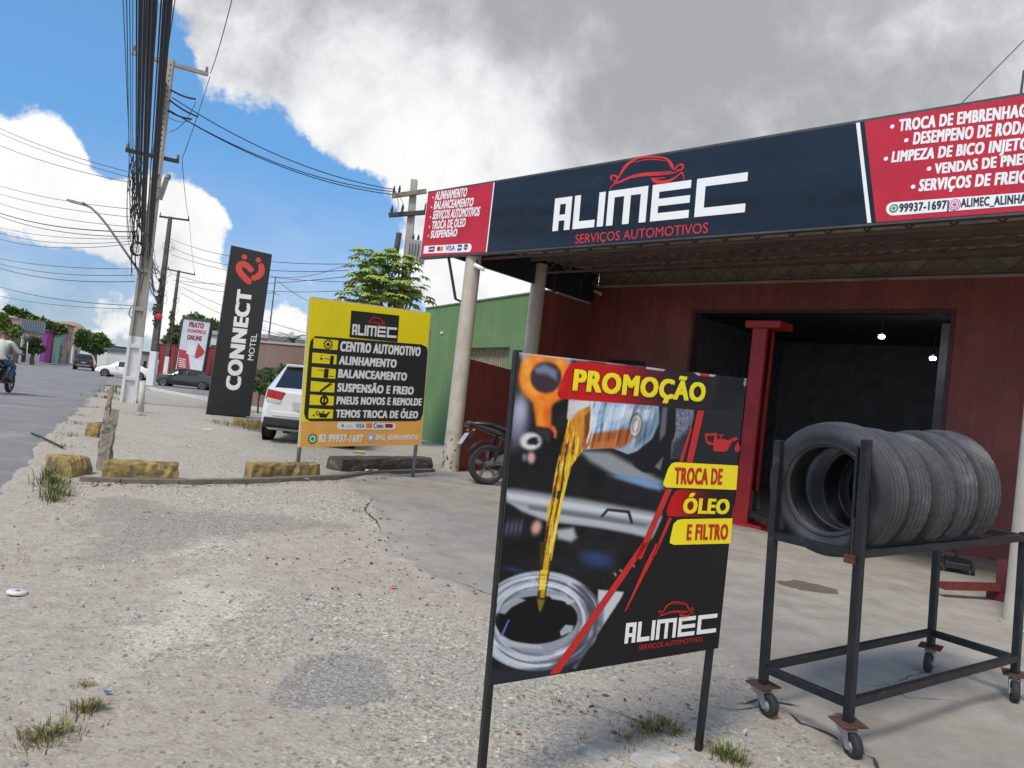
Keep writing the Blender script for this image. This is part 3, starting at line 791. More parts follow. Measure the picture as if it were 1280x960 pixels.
lp0, lp1, lp2 = fl(690.5, 289.2), fl(931.2, 265.3), fl(694.2, 248.3)
lu, lv = lp1 - lp0, lp2 - lp0
Minv = np.linalg.inv(np.array([[lu.x, lv.x], [lu.z, lv.z]]))
CARUV = []
for pts, ws in CARPX:
    q = []
    for (px, py) in pts:
        dd = fl(px, py) - lp0; q.append(tuple(Minv @ np.array([dd.x, dd.z])))
    CARUV.append((q, [w_ / 41.0 for w_ in ws]))
def ribbon(mb, pts, ws, nrm, off, mi=0):
    pts = [Vector(p) for p in pts]; n = len(pts); vs = []; nr = Vector(nrm)
    # smooth resample (Catmull-Rom)
    q = []; qw = []
    for i in range(n - 1):
        p0, p1, p2, p3 = pts[max(0, i-1)], pts[i], pts[i+1], pts[min(n-1, i+2)]
        for k in range(5):
            t = k / 5
            q.append(.5 * ((2*p1) + (p2-p0)*t + (2*p0-5*p1+4*p2-p3)*t*t + (3*p1-p0-3*p2+p3)*t**3)); qw.append(ws[i]*(1-t) + ws[i+1]*t)
    q.append(pts[-1]); qw.append(ws[-1]); n = len(q)
    for i, p in enumerate(q):
        d = (q[min(i+1, n-1)] - q[max(i-1, 0)]).normalized(); s = nr.cross(d)
        vs += [p + s * qw[i] + nr * off, p - s * qw[i] + nr * off]
    mb.add(vs, [(2*i, 2*i+1, 2*i+3, 2*i+2) for i in range(n-1)], mi)
def logo_car(mb, P0, P1, P2, nrm, off):
    P0, P1, P2 = map(Vector, (P0, P1, P2)); u = P1 - P0; v = P2 - P0
    for i, (q, ws) in enumerate(CARUV):
        ribbon(mb, [P0 + u * a_ + v * b_ for a_, b_ in q], [w_ * v.length for w_ in ws], nrm, off + i * .0004)
mb = MB(); logo_letters(mb, lp0, lp1, lp2, fn, .004); mb.build('logo_lettering', whv, fs_)
mb = MB(); logo_car(mb, lp0, lp1, lp2, fn, .004); mb.build('logo_emblem', redl, fs_)
def ftext(txt, a, b, c, m, bold=.02, fit=None, off=.004):
    mb = MB(); text_mesh(mb, txt, fl(*a), fl(*b), fl(*c), fn, off, bold, fit); return mb.build('lettering', m, fs_)
ftext('SERVIÇOS AUTOMOTIVOS', (719, 304.5), (885, 291), (719.6, 293.5), redl, .004)
for txt, a, b, c in (
    ('ALINHAMENTO', (543.5, 250.5), (583, 246), (545.5, 239.5)),
    ('BALANCEAMENTO', (542, 262), (591, 258), (544, 251.5)),
    ('SERVIÇOS AUTOMOTIVOS', (540.5, 274.5), (599, 270), (542.5, 263.5)),
    ('TROCA DE ÓLEO', (539.5, 287), (581.5, 283.5), (541, 276.5)),
    ('SUSPENSÃO', (538, 298), (571, 295.5), (539.5, 288.5))):
    ftext(txt, a, b, c, whv, .034)
def disc(mb, ctr, r, nrm, off, n=18, mi=0, sx=1.0):
    ctr = Vector(ctr); nr = Vector(nrm)
    ux = Vector((1, 0, 0)); ux = (ux - nr * ux.dot(nr)).normalized(); uz = nr.cross(ux)
    mb.add([ctr + ux * (math.cos(6.2832*k/n) * r * sx) + uz * (math.sin(6.2832*k/n) * r) + nr * off for k in range(n)], [tuple(range(n))], mi)
for i, p in enumerate(((541.3, 247), (539.6, 259), (538.2, 271.5), (537, 283.5), (535.8, 294.8), (1115.5, 158.3), (1133, 175.5), (1107.5, 198.5), (1161.5, 211), (1141.5, 233.5))):
    mb = MB(); disc(mb, fl(*p), .016 if i < 5 else .022, fn, .004); mb.build('bullet', whv, fs_)
for txt, fit, a, b, c in (
    ('TROCA DE EMBRENHAGEM', 'TROCA DE EMBRENHAG', (1123, 164.5), (1284, 146), (1124.5, 149.5)),
    ('DESEMPENO DE RODAS', 'DESEMPENO DE RO', (1141, 181), (1264, 169), (1143, 165.5)),
    ('LIMPEZA DE BICO INJETOR', 'LIMPEZA DE BICO INJET', (1114, 203.5), (1274, 188), (1116, 189.5)),
    ('VENDAS DE PNEUS', 'VENDAS DE PNE', (1168, 218), (1278, 206.3), (1169, 204.5)),
    ('SERVIÇOS DE FREIO', 'SERVIÇOS DE FRE', (1148, 239.5), (1268, 230), (1150, 224.5))):
    ftext(txt, a, b, c, whv, .044, fit)
def round_strip(mb, A, B, C_, D_, nrm, off, rl, rr, mi=0):
    """quad A(bl) B(br) C(tr) D(tl) with round ends"""
    A, B, C_, D_ = map(Vector, (A, B, C_, D_)); pts = []
    def side(P, Q, outw, n=8):
        ctr = (P + Q) / 2; h = (Q - P) / 2
        return [ctr - h * math.cos(math.pi * k / n) + outw * math.sin(math.pi * k / n) for k in range(n + 1)]
    pts += side(B, C_, (B - A).normalized() * rr) if rr else [B, C_]
    pts += side(D_, A, (A - B).normalized() * rl) if rl else [D_, A]
    mb.add([p + Vector(nrm) * off for p in pts], [tuple(range(len(pts)))], mi)
mb = MB()
round_strip(mb, fl(1117, 269.5), fl(1290, 256), fl(1290, 240), fl(1116, 253), fn, .004, .07, 0)
mb.build('white_strip', whv, fs_)
mb = MB(); round_strip(mb, fl(529.3, 317), fl(586, 315), fl(587, 304.5), fl(530.5, 307.5), fn, .004, 0, .06)
mb.build('white_strip', whv, fs_)
navy = mat('vinyl_navy', (.02, .025, .05), .4)
ftext('99937-1697|', (1124, 265.5), (1186, 261), (1124.5, 255), navy, .03, None, .006)
ftext('ALIMEC_ALINHAMENTO', (1201, 259.5), (1283, 254), (1201.5, 248.5), navy, .03, 'ALIMEC_ALINHA', .006)
green_i = mat('icon_green', (.02, .28, .09), .4); pink_i = mat('icon_pink', (.55, .08, .28), .4); blue_i = mat('icon_blue', (.03, .10, .35), .4); orange_i = mat('icon_orange', (.7, .25, .03), .4); dred = mat('icon_dred', (.25, .02, .03), .4); black_i = mat('icon_black', (.012, .012, .014), .4)
def ring(mb, ctr, r0, r1, nrm, off, n=18, mi=0):
    ctr = Vector(ctr); nr = Vector(nrm); ux = Vector((1, 0, 0)); ux = (ux - nr * ux.dot(nr)).normalized(); uz = nr.cross(ux); vs = []
    for k in range(n):
        d = ux * math.cos(6.2832*k/n) + uz * math.sin(6.2832*k/n); vs += [ctr + d * r0 + nr * off, ctr + d * r1 + nr * off]
    mb.add(vs, [(2*k, 2*k+1, (2*k+3) % (2*n), (2*k+2) % (2*n)) for k in range(n)], mi)
mb = MB(); disc(mb, fl(1117.5, 260.7), .045, fn, .006); mb.build('phone_icon', green_i, fs_)
mb = MB(); ring(mb, fl(1117.5, 260.7), .018, .028, fn, .008); mb.build('phone_icon_mark', whv, fs_)
mb = MB(); disc(mb, fl(1193.5, 256), .06, fn, .006, 8); ob = mb.build('camera_icon', pink_i, fs_)
mb = MB(); ring(mb, fl(1193.5, 256), .02, .03, fn, .008); ring(mb, fl(1193.5, 256), .042, .05, fn, .008, 8); mb.build('camera_icon_mark', whv, fs_)
def frect(mb, cpx, w_, h_, off):
    c_ = fl(*cpx); mb.add([c_ + Vector((sx * w_ / 2, -off, sz * h_ / 2)) for sx, sz in ((-1,-1),(1,-1),(1,1),(-1,1))], [(0,1,2,3)])
mb = MB(); frect(mb, (539.8, 311.6), .16, .09, .006); mb.build('card_logo', dred, fs_)
mb = MB(); frect(mb, (539.8, 311.6), .13, .015, .008); mb.build('card_logo_mark', whv, fs_)
mb = MB(); disc(mb, fl(548.6, 311), .042, fn, .006); mb.build('card_logo', dred, fs_)
mb = MB(); disc(mb, fl(552.2, 310.8), .042, fn, .008); mb.build('card_logo', orange_i, fs_)
mb = MB(); text_mesh(mb, 'VISA', fl(557, 313.7), fl(569, 313), fl(557.5, 307.3), fn, .006, .02); mb.build('card_logo', blue_i, fs_)
mb = MB(); frect(mb, (574.8, 309.6), .10, .1, .006); mb.build('card_logo', blue_i, fs_)
mb = MB(); frect(mb, (574.8, 309.6), .08, .02, .008); mb.build('card_logo_mark', whv, fs_)
mb = MB(); disc(mb, fl(582.5, 308.8), .05, fn, .006); mb.build('card_logo', black_i, fs_)
mb = MB(); text_mesh(mb, 'elo', fl(580, 310.5), fl(585, 310.2), fl(580, 307.5), fn, .008, .01); mb.build('card_logo_mark', whv, fs_)

# ------------------------------------------------------------------ maroon sheet gate along the far side of the forecourt
gdir = (BT.to_3x3() @ Vector((-.66, 2.2, 0))).normalized(); gl = math.atan2(gdir.y, gdir.x)
gp0 = BT @ Vector((c1l.x - .03, c1l.y + .16, 0)); gp0.z = .2
gate = thing('sheet_gate', 'plain maroon sheet metal gate behind the parked motorcycle', 'gate', gp0, gl)
mb = MB()
mb.prism([(0, -.02, -.02), (2.2, -.02, -.05), (2.2, -.02, 1.86), (0, -.02, 1.93)], (0, .04, 0)); mb.build('gate_sheet', mat('gate_maroon', (.21, .050, .043), .5, var=.2, vscale=1.5, col2=(.16, .042, .036), c2amt=.4, c2scale=1.2, bump=.1), gate)
mb = MB()
for z in (.35, 1.75): mb.box((.97, .04, z), (1.9, .035, .04))
mb.build('gate_rail', steel_d, gate)
# small cameras under the canopy
for i, p in enumerate((bw(c1l.x + .2, c1l.y - .05, 3.62), bw(-.22, DEPTH - .25, 3.98))):
    t = thing('security_camera', ['white bullet camera on the cream column beside the red sign end', 'dusty bullet camera in the corner where maroon walls meet'][i], 'camera', p, math.atan2(av.y, av.x) + .5)
    mb = MB(); mb.lathe([(-.09, .001), (-.09, .035), (.08, .035), (.1, .04), (.1, .001)], (0, 0, 0), (1, .3, -.35), 14); mb.build('camera_body', whv if i == 0 else cream, t)
    mb = MB(); mb.bar((-.02, 0, .03), (-.06, .02, .12), .02, .02); mb.build('mount', steel_d, t)

# ------------------------------------------------------------------ green neighbour
g0 = Vector((.62, 15.58, 0)); gd = Vector((-.474, .88, 0)).normalized()
gb = thing('green_building', 'weathered green painted building with one small slatted window opening', 'building', (g0.x, g0.y, 0), math.atan2(gd.y, gd.x))
greenp = mat('green_paint', (.128, .232, .092), .85, var=.14, vscale=1.1, bump=.25, bscale=18, col2=(.165, .262, .125), c2amt=.38, c2scale=.9, streak=.10)
gw = Vector((-gd.y, gd.x, 0))   # local +y = to the left of gd : towards the street
# local: x along gd, y to the street side; the visible face is y=0
def gloc(px, py):
    nrm = Vector((gw.x, gw.y, 0)); p = hit(px, py, g0, nrm); d = p - g0; return d.dot(gd), p.z
wx0, wz1 = gloc(637.5, 432); wx1, wz2 = gloc(572, 436.5); wzb = gloc(610, 462)[1]
wz = (wz1 + wz2) / 2
LG = gloc(527, 470)[0] + .25; HG = 3.84
X0G = .02
mb = MB()
for x0_, x1_, z0_, z1_ in ((X0G, wx0, -.6, HG), (wx1, LG, -.6, HG), (wx0, wx1, -.6, wzb), (wx0, wx1, wz, HG)): mb.box(((x0_+x1_)/2, -.11, (z0_+z1_)/2), (x1_-x0_, .22, z1_-z0_))
lb = Vector((bv.dot(gd), bv.dot(gw), 0))         # the boundary with the workshop, in local axes
pA_, pB_ = Vector((X0G + .1, -.24, 0)), Vector((LG - .11, -.24, 0))
pC_, pD_ = pB_ + lb * 7, pA_ + lb * 7
for p, q in ((pA_, pD_), (pB_, pC_), (pC_, pD_)): mb.bar(p + Vector((0, 0, HG/2 - .3)), q + Vector((0, 0, HG/2 - .3)), .2, HG + .6)
mb.build('wall', greenp, gb)
mb = MB(); mb.prism([pA_ + Vector((0, 0, HG - .3)), pB_ + Vector((0, 0, HG - .3)), pC_ + Vector((0, 0, HG - .3)), pD_ + Vector((0, 0, HG - .3))], (0, 0, .1)); mb.build('roof', mat('roof_sheet', (.12, .115, .11), .7), gb)
mb = MB(); mb.box(((LG + X0G)/2, -.11, HG + .015), (LG - X0G + .04, .28, .03)); mb.build('coping', mat('green_coping', (.20, .26, .17), .9, var=.35, vscale=5), gb)
fr = None
mb = MB(); n = 26
for i in range(n):
    x = wx0 + (wx1 - wx0) * (i + .5) / n; mb.box((x, -.16, (wz + wzb)/2), ((wx1 - wx0)/n*.72, .02, wz - wzb))
fr = mb.build('window', mat('slat_ochre', (.30, .26, .17), .8, var=.35, vscale=8), gb)
mb = MB(); mb.box(((wx0+wx1)/2, -.20, (wz+wzb)/2), (wx1-wx0, .03, wz-wzb)); mb.build('backing', mat('slat_back', (.04, .035, .03), .9), fr)
px_s = gloc(553, 416)
mb = MB(); mb.box((px_s[0], .02, px_s[1]), (.12, .03, .05)); mb.build('wall_fitting', whv, gb)
# ------------------------------------------------------------------ helper for a flat sign on a vertical plane
class Plane:
    def __init__(s, A, B):
        """vertical plane through ground points A (photo side left) and B; local x from A to B, local -y faces the viewer"""
        s.A = Vector(A); s.x = (Vector(B) - s.A); s.x.z = 0; s.x.normalize(); s.n = Vector((s.x.y, -s.x.x, 0))
        if s.n.dot(EYE - s.A) < 0: s.n = -s.n
    def make(s, name, label, cat):
        s.o, s.m = frame(name, label, cat, s.A, s.x); s.i = s.m.inverted(); return s.o
    def l(s, px, py): return s.i @ hit(px, py, s.A, s.n)
LN = Vector((0, -1, 0))
def ptext(P, par, txt, a, b, c, m, bold=.02, off=.004, fit=None, name='lettering'):
    mb = MB(); text_mesh(mb, txt, P.l(*a), P.l(*b), P.l(*c), LN, off, bold, fit); return mb.build(name, m, par)
def ppoly(mb, P, pts, off, mi=0):
    mb.add([P.l(*p) + LN * off for p in pts], [tuple(range(len(pts)))], mi)
def slab_from(P, corners, d):
    mb = MB(); mb.prism([P.l(*p) for p in corners], (0, d, 0)); return mb

# ------------------------------------------------------------------ yellow price board
yA = atY(382, 465, 9.75); yA.z = 0
_w = Vector((.707, .707, 0))
yB = yA + _w * 2
YP = Plane(yA, yB)
ys_ = YP.make('service_board', 'large yellow board listing six car services, on two steel posts', 'sign board')
yel = mat('sign_yellow', (.90, .76, .008), .45, var=.06, vscale=2)
ora = mat('sign_orange', (.85, .43, .10), .45, var=.08, vscale=2)
TL, TR, BR, BL = (388.7, 372.5), (537.7, 392.3), (525.8, 556), (374.8, 559)
def lerp2(p, q, t): return (p[0] + (q[0]-p[0])*t, p[1] + (q[1]-p[1])*t)
mL, mR = lerp2(TL, BL, .828), lerp2(TR, BR, .80)
slab_from(YP, [mL, mR, TR, TL], .03).build('board', yel, ys_)
slab_from(YP, [BL, BR, mR, mL], .03).build('orange_band', ora, ys_)
mb = MB(); e1 = (392, 420); 
dk = mat('sign_dark', (.018, .022, .022), .4, var=.15)
pl = [(386.5, 436), (388, 426), (394, 420), (527, 430.5), (533.5, 434), (534.5, 440), (528.5, 517), (526, 524.5), (519, 526.5), (388, 526.5), (382, 523.5), (380, 516)]
ppoly(mb, YP, pl, .002); mb.build('dark_panel', dk, ys_)
mb = MB(); ppoly(mb, YP, [(436.5, 421.5), (496.5, 427.8), (499, 394.5), (439, 388)], .0035); mb.build('logo_panel', dk, ys_)
a, b, c = YP.l(439.5, 418.5), YP.l(495, 422.5), YP.l(440.5, 405)
mb = MB(); logo_letters(mb, a, b, c, LN, .006); mb.build('logo_lettering', whv, ys_)
mb = MB(); logo_car(mb, a, b, c, LN, .006); mb.build('logo_emblem', redl, ys_)
rows = [((424.5, 439), (525, 445.5), (425.8, 426.3), 'CENTRO AUTOMOTIVO', ((391, 435), (421.5, 437.5), (422.8, 425.5), (392, 422.5))),
        ((423, 455.5), (495, 459.8), (424.3, 444.5), 'ALINHAMENTO', ((389.7, 453.5), (420, 455.5), (421, 443.5), (390.5, 440.5))),
        ((422, 472), (508, 476), (423.2, 461.2), 'BALANCEAMENTO', ((388.8, 471.5), (418.8, 473.5), (419.8, 461.5), (389.7, 458.5))),
        ((421, 489.5), (516.5, 493.5), (422.2, 478.7), 'SUSPENSÃO E FREIO', ((387.7, 489), (417.5, 490.5), (418.3, 479), (388.5, 476))),
        ((420, 505.5), (526.5, 507), (421, 495.5), 'PNEUS NOVOS E REMOLDE', ((386.5, 506), (416.5, 506.8), (417.3, 495.3), (387.3, 493))),
        ((419, 522), (522, 523), (420, 512), 'TEMOS TROCA DE ÓLEO', ((385.3, 523), (415.6, 523), (416.3, 512), (386, 510.3)))]
for i, (a, b, c, txt, q) in enumerate(rows):
    ptext(YP, ys_, txt, a, b, c, whv, .046, .004)
    mb = MB(); ppoly(mb, YP, q, .004); ic = mb.build('icon_tile', yel, ys_)
    mb = MB(); ctr = lerp2(lerp2(q[0], q[1], .6), lerp2(q[3], q[2], .6), .5); cc_ = YP.l(*ctr)
    def S_(dx, dz, off=.006): return cc_ + Vector((dx, -off, dz))
    def qd(x0, x1, z0, z1): mb.add([S_(x0, z0), S_(x1, z0), S_(x1, z1), S_(x0, z1)], [(0,1,2,3)])
    if i == 0:
        ring(mb, cc_, .045, .058, LN, .006)
        for k in range(10):
            aa = k * .6283; mb.add([cc_ + Vector((math.cos(aa+s)*r_, -.006, math.sin(aa+s)*r_)) for s, r_ in ((-.12, .06), (.12, .06), (.1, .075), (-.1, .075))], [(0,1,2,3)])
        qd(-.025, .025, -.022, .012); qd(-.01, .012, .013, .025)
    elif i == 1:
        qd(.05, .10, -.06, .05); qd(-.04, .045, -.005, .004); qd(-.10, -.06, -.02, .0); qd(-.09, -.082, .001, .05)
    elif i == 2:
        qd(-.03, .035, -.06, .06); qd(-.12, -.035, .028, .036); qd(.04, .12, -.036, -.028)
    elif i == 3:
        mb.add([S_(-.075, -.055), S_(-.055, -.07), S_(.075, .03), S_(.055, .055)], [(0,1,2,3)]); ring(mb, S_(.078, .052, 0), .01, .022, LN, .006)
    elif i == 4:
        ring(mb, cc_, .034, .065, LN, .006); qd(-.012, .014, -.05, .05)
    else:
        mb.add([S_(-.05, -.05), S_(.05, -.05), S_(.075, -.005), S_(.10, .03), (S_(.085, .035)), S_(.04, .0), S_(-.06, .012)], [tuple(range(7))])
        ring(mb, S_(-.085, 0, 0), .018, .03, LN, .0065, 10); qd(-.015, .012, .0125, .035); disc(mb, S_(-.14, -.03, 0), .014, LN, .006, 8)
    mb.build('icon_mark', black_i, ic)
mb = MB(); round_strip(mb, YP.l(423.5, 536.5), YP.l(492, 537), YP.l(492.5, 528.8), YP.l(424, 527.5), LN, .004, .03, .03); mb.build('white_strip', whv, ys_)
def ptxt2(txt, x0_, x1_, y0_, y1_, m): ptext(YP, ys_, txt, (x0_, y1_), (x1_, y1_), (x0_, y0_), m, .02, .006, None, 'card_logo')
ptxt2('VISA', 444, 455.5, 529.5, 534.8, blue_i); ptxt2('Cielo', 466.5, 479, 529, 535, navy)
mb = MB(); ppoly(mb, YP, [(457, 535), (465, 535), (465, 529), (457, 529)], .006); mb.build('card_logo', orange_i, ys_)
mb = MB(); ppoly(mb, YP, [(481, 534.5), (490.5, 534.7), (490.7, 530), (481.2, 529.8)], .006); mb.build('card_logo', dred, ys_)
mb = MB(); ppoly(mb, YP, [(426, 532), (428, 534.5), (430.5, 532), (428.3, 529.5)], .006); mb.build('card_logo', mat('icon_teal', (.03, .4, .35), .4), ys_)
ptxt2('pix', 432, 441, 530, 534.5, mat('icon_grey', (.55, .58, .6), .4))
ptext(YP, ys_, '82 99937-1697', (397.5, 552.5), (452.5, 553), (399, 542.5), whv, .032)
ptext(YP, ys_, 'BHG_ALINHAMENTO', (469.5, 550), (522, 550), (470.5, 543), whv, .032)
mb = MB(); disc(mb, YP.l(390.5, 548.5), .068, LN, .004); mb.build('phone_icon', green_i, ys_)
mb = MB(); ring(mb, YP.l(390.5, 548.5), .028, .042, LN, .006); mb.build('phone_icon_mark', whv, ys_)
mb = MB(); ring(mb, YP.l(463, 547), .038, .062, LN, .004); mb.build('camera_icon', mat('icon_lilac', (.42, .45, .7), .4), ys_)
mb = MB(); disc(mb, YP.l(463, 547), .03, LN, .004); mb.build('camera_icon_mark', whv, ys_)
galv = mat('post_grey', (.20, .21, .23), .5, metal=.5, var=.25, vscale=9)
for bpx, tpx in (((372.8, 603), (377.5, 556)), ((519.5, 589.5), (523.5, 553))):
    b_ = YP.l(*bpx); t_ = YP.l(*tpx); g_ = gp(*bpx); b_.z = g_.z - .05
    mb = MB(); d_ = (t_ - b_); mb.tube([b_ + Vector((0, .055, 0)), b_ + d_ * 1.0 + Vector((0, .055, 0)), b_ + d_ * (2.2 / d_.z) + Vector((0, .055, 0))], .026, 12); mb.build('post', galv, ys_)
mb = MB()
for t in (.12, .5, .88): mb.bar(YP.l(*lerp2(TL, BL, t)) + Vector((.03, .045, 0)), YP.l(*lerp2(TR, BR, t)) + Vector((-.03, .045, 0)), .025, .025)
mb.build('back_rail', galv, ys_)
mb = MB(); e_ = .012
for p, q in ((TL, TR), (TL, BL), (TR, BR)): mb.bar(YP.l(*p) + Vector((0, .015, 0)), YP.l(*q) + Vector((0, .015, 0)), .022, .036)
mb.build('edge_trim', mat('trim_cream', (.62, .58, .35), .6, var=.15), ys_)

# ------------------------------------------------------------------ tall black totem
tA = gp(258, 518); tB = gp(313, 521)
tA2 = atY(273, 440, tA.y); 
TP = Plane(tA, tA + Vector((.93, .36, 0)))
tt = TP.make('totem_sign', 'tall black monolith sign with white vertical lettering and red emblem', 'sign')
tot = mat('totem_black', (.014, .016, .020), .3, var=.25, vscale=1.5, spec=.5)
q = [(257.5, 517.5), (312.5, 520.5), (340.3, 318), (289.3, 306.5)]
slab_from(TP, q, .28).build('totem_body', tot, tt, .008)
mb = MB(); f_ = [TP.l(*p) for p in q]; mb.prism([f_[0] + Vector((.1, .02, 0)), f_[1] + Vector((-.1, .02, 0)), Vector((f_[1].x - .1, .02, -.25)), Vector((f_[0].x + .1, .02, -.25))], (0, .2, 0)); mb.build('plinth', steel_d, tt)
mb = MB(); mb.bar(f_[0] + Vector((-.008, .14, 0)), f_[3] + Vector((-.008, .14, 0)), .27, .012, (1, 0, 0)); mb.build('side_trim', mat('totem_side', (.16, .17, .18), .5, var=.2), tt)
ptext(TP, tt, 'CONNECT', (299.8, 488.5), (315.2, 363.5), (281.5, 487), whv, .045, .003)
ptext(TP, tt, 'MOTEL', (316.5, 450.5), (321.5, 417.5), (309.5, 450), whv, .012, .003)
redt = mat('totem_red', (.62, .06, .045), .4, var=.05)
mb = MB()
disc(mb, TP.l(305.5, 321.3), .075, LN, .003); disc(mb, TP.l(323, 325), .072, LN, .003)
ribbon(mb, [TP.l(*p) for p in ((313.5, 337), (308, 331.5), (301.5, 330), (298.5, 334.5), (300.5, 341), (306, 347), (311, 352))], [.075, .085, .085, .085, .085, .085, .085], LN, .0035)
ribbon(mb, [TP.l(*p) for p in ((326.5, 332.5), (327, 339), (323, 345), (317.5, 347.5))], [.08, .085, .085, .075], LN, .0035)
for p in ((313.5, 337), (311, 352), (326.5, 332.5), (317.5, 347.5)): disc(mb, TP.l(*p), .08, LN, .003)
mb.build('emblem', redt, tt)

# ------------------------------------------------------------------ promotional banner in the foreground
pA = atY(630, 648, 2.87); pB = atY(914.5, 641, 3.545)
PP = Plane((pA.x, pA.y, 0), (pB.x, pB.y, 0))
pb = PP.make('promo_board', 'black promotional board with an oil pouring picture on two thin legs', 'sign board')
Q = [(648.5, 440.5), (933, 473), (897.5, 810), (612, 857)]
slab_from(PP, Q, .007).build('board', mat('board_back', (.03, .03, .032), .5), pb)
# printed picture: colours of the print computed on a fine grid over the board
cor = [PP.l(*p) for p in Q]
ng = 400
U, V = np.meshgrid(np.linspace(0, 1, ng + 1), np.linspace(0, 1, ng + 1))
c3d = [np.array(c_) for c_ in cor]
P3 = (c3d[0] * ((1-U)*(1-V))[..., None] + c3d[1] * (U*(1-V))[..., None] + c3d[2] * (U*V)[..., None] + c3d[3] * ((1-U)*V)[..., None])
# where every grid point would sit in the reference picture of the print
mm = np.array(PP.m); Pw = P3 @ mm[:3, :3].T + mm[:3, 3]
ev = Pw - np.array(EYE); zf_ = ev @ np.array(fwd)
X_ = W0/2 + F0 * (ev @ np.array(crt)) / zf_; Y_ = H0/2 - F0 * (ev @ np.array(cup)) / zf_
A_ = lambda pts: [(590 + x * .28135, 430 + y * .28125) for x, y in pts]     # enlarged upper half
B_ = lambda pts: [(590 + x * .29167, 680 + y * .29167) for x, y in pts]     # enlarged lower half
IMG = np.zeros(X_.shape + (3,)); IMG[:] = (27, 27, 29)
nz1 = fbm(X_ + 500, Y_ + 50, .045, 4); nz2 = fbm(X_ + 900, Y_ + 350, .2, 3); nz3 = fbm(X_ * 1.0, Y_ * .25, .35, 3)
IMG += ((nz1 - .5) * 26)[..., None] * np.array((1, 1, 1.25))
def over(colr, a):
    global IMG
    col_ = np.array(colr, float)
    IMG = IMG * (1 - a[..., None]) + (col_ if col_.ndim == 3 else col_) * a[..., None]
def P_(pts, colr, blur=1.0, op=1.0, wob=0.0):
    sd_ = poly_sd(X_ + (nz2 - .5) * wob, Y_ + (nz1 - .5) * wob, pts); over(colr, op * (1 - sst(-blur, blur, sd_)))
def E_(c_, rx, ry, rot, colr, blur=1.0, op=1.0):
    ca, sa = math.cos(rot), math.sin(rot); dx, dy = X_ - c_[0], Y_ - c_[1]
    ex, ey = (dx*ca + dy*sa) / rx, (-dx*sa + dy*ca) / ry; r_ = np.sqrt(ex*ex + ey*ey)
    over(colr, op * (1 - sst(1 - blur / min(rx, ry), 1 + blur / min(rx, ry), r_)))
def R_(c_, rx, ry, rot, r0, r1, colr, blur=1.0, op=1.0, a0=None, a1=None):
    ca, sa = math.cos(rot), math.sin(rot); dx, dy = X_ - c_[0], Y_ - c_[1]
    ex, ey = (dx*ca + dy*sa) / rx, (-dx*sa + dy*ca) / ry; r_ = np.sqrt(ex*ex + ey*ey); bb = blur / min(rx, ry)
    a = sst(r0 - bb, r0 + bb, r_) * (1 - sst(r1 - bb, r1 + bb, r_))
    over(colr, op * a)
# out-of-focus engine bay
P_(A_([(205, 30), (450, 45), (430, 120), (230, 110)]), (172, 168, 178), 5)
E_(A_([(205, 330)])[0], 12, 30, .1, (165, 168, 200), 9, .8)
E_(A_([(215, 290)])[0], 7, 14, .1, (200, 205, 225), 6, .6)
P_(A_([(470, 470), (610, 480), (850, 610), (830, 650), (640, 590), (520, 520)]), (165, 172, 180), 5, .85)
P_(A_([(600, 585), (720, 590), (860, 625), (850, 645), (700, 615)]), (70, 130, 195), 4, .7)
P_(A_([(640, 590), (760, 600), (850, 640), (780, 640)]), (140, 175, 215), 4, .6)
P_(A_([(120, 640), (200, 645), (500, 690), (830, 750), (850, 770), (825, 840), (800, 868), (700, 835), (480, 800), (330, 780), (240, 740), (150, 700)]), (150, 156, 165), 4)
P_(A_([(150, 660), (240, 672), (520, 715), (830, 770), (825, 790), (520, 745), (250, 705), (160, 690)]), (205, 212, 222), 3, .9)
P_(A_([(160, 700), (330, 752), (560, 782), (800, 830), (790, 860), (560, 815), (340, 790), (220, 745)]), (188, 194, 204), 3, .8)
P_(A_([(250, 715), (600, 768), (780, 800), (770, 812), (560, 782), (250, 735)]), (95, 100, 110), 2, .7)
P_(A_([(370, 825), (450, 815), (465, 860), (440, 880), (380, 865)]), (176, 182, 192), 4)
P_(A_([(570, 765), (600, 730), (700, 740), (715, 795), (705, 800), (690, 752), (605, 742), (580, 770)]), (35, 35, 38), 1.2)
E_(A_([(285, 815)])[0], 6, 9, .3, (215, 165, 155), 4)
for i in range(4): E_(A_([(155 + i * 20, 815)])[0], 2.2, 9, .2, (95, 95, 125), 2, .75)
E_(A_([(262, 505)])[0], 5, 7, 0, (205, 165, 165), 3); E_(A_([(232, 503)])[0], 3, 5, 0, (120, 120, 128), 2)
E_(A_([(260, 432)])[0], 13.5, 11, 0, (215, 218, 222), 3); E_(A_([(268, 430)])[0], 7, 4, -.4, (25, 24, 26), 2); P_(A_([(262, 430), (300, 432), (285, 450), (262, 445)]), (40, 40, 42), 1.5)
E_(A_([(560, 945)])[0], 17, 7, .2, (45, 62, 100), 6, .8); E_(B_([(530, 70)])[0], 17, 8, .25, (50, 72, 120), 7, .8)
E_(B_([(180, 110)])[0], 12, 3, .2, (50, 65, 105), 3, .8)
for i in range(4): P_(B_([(605 + i * 26, 125 - i * 13), (612 + i * 26, 120 - i * 13), (620 + i * 26, 135 - i * 13), (614 + i * 26, 139 - i * 13)]), (190, 190, 195), 1.2, .8)
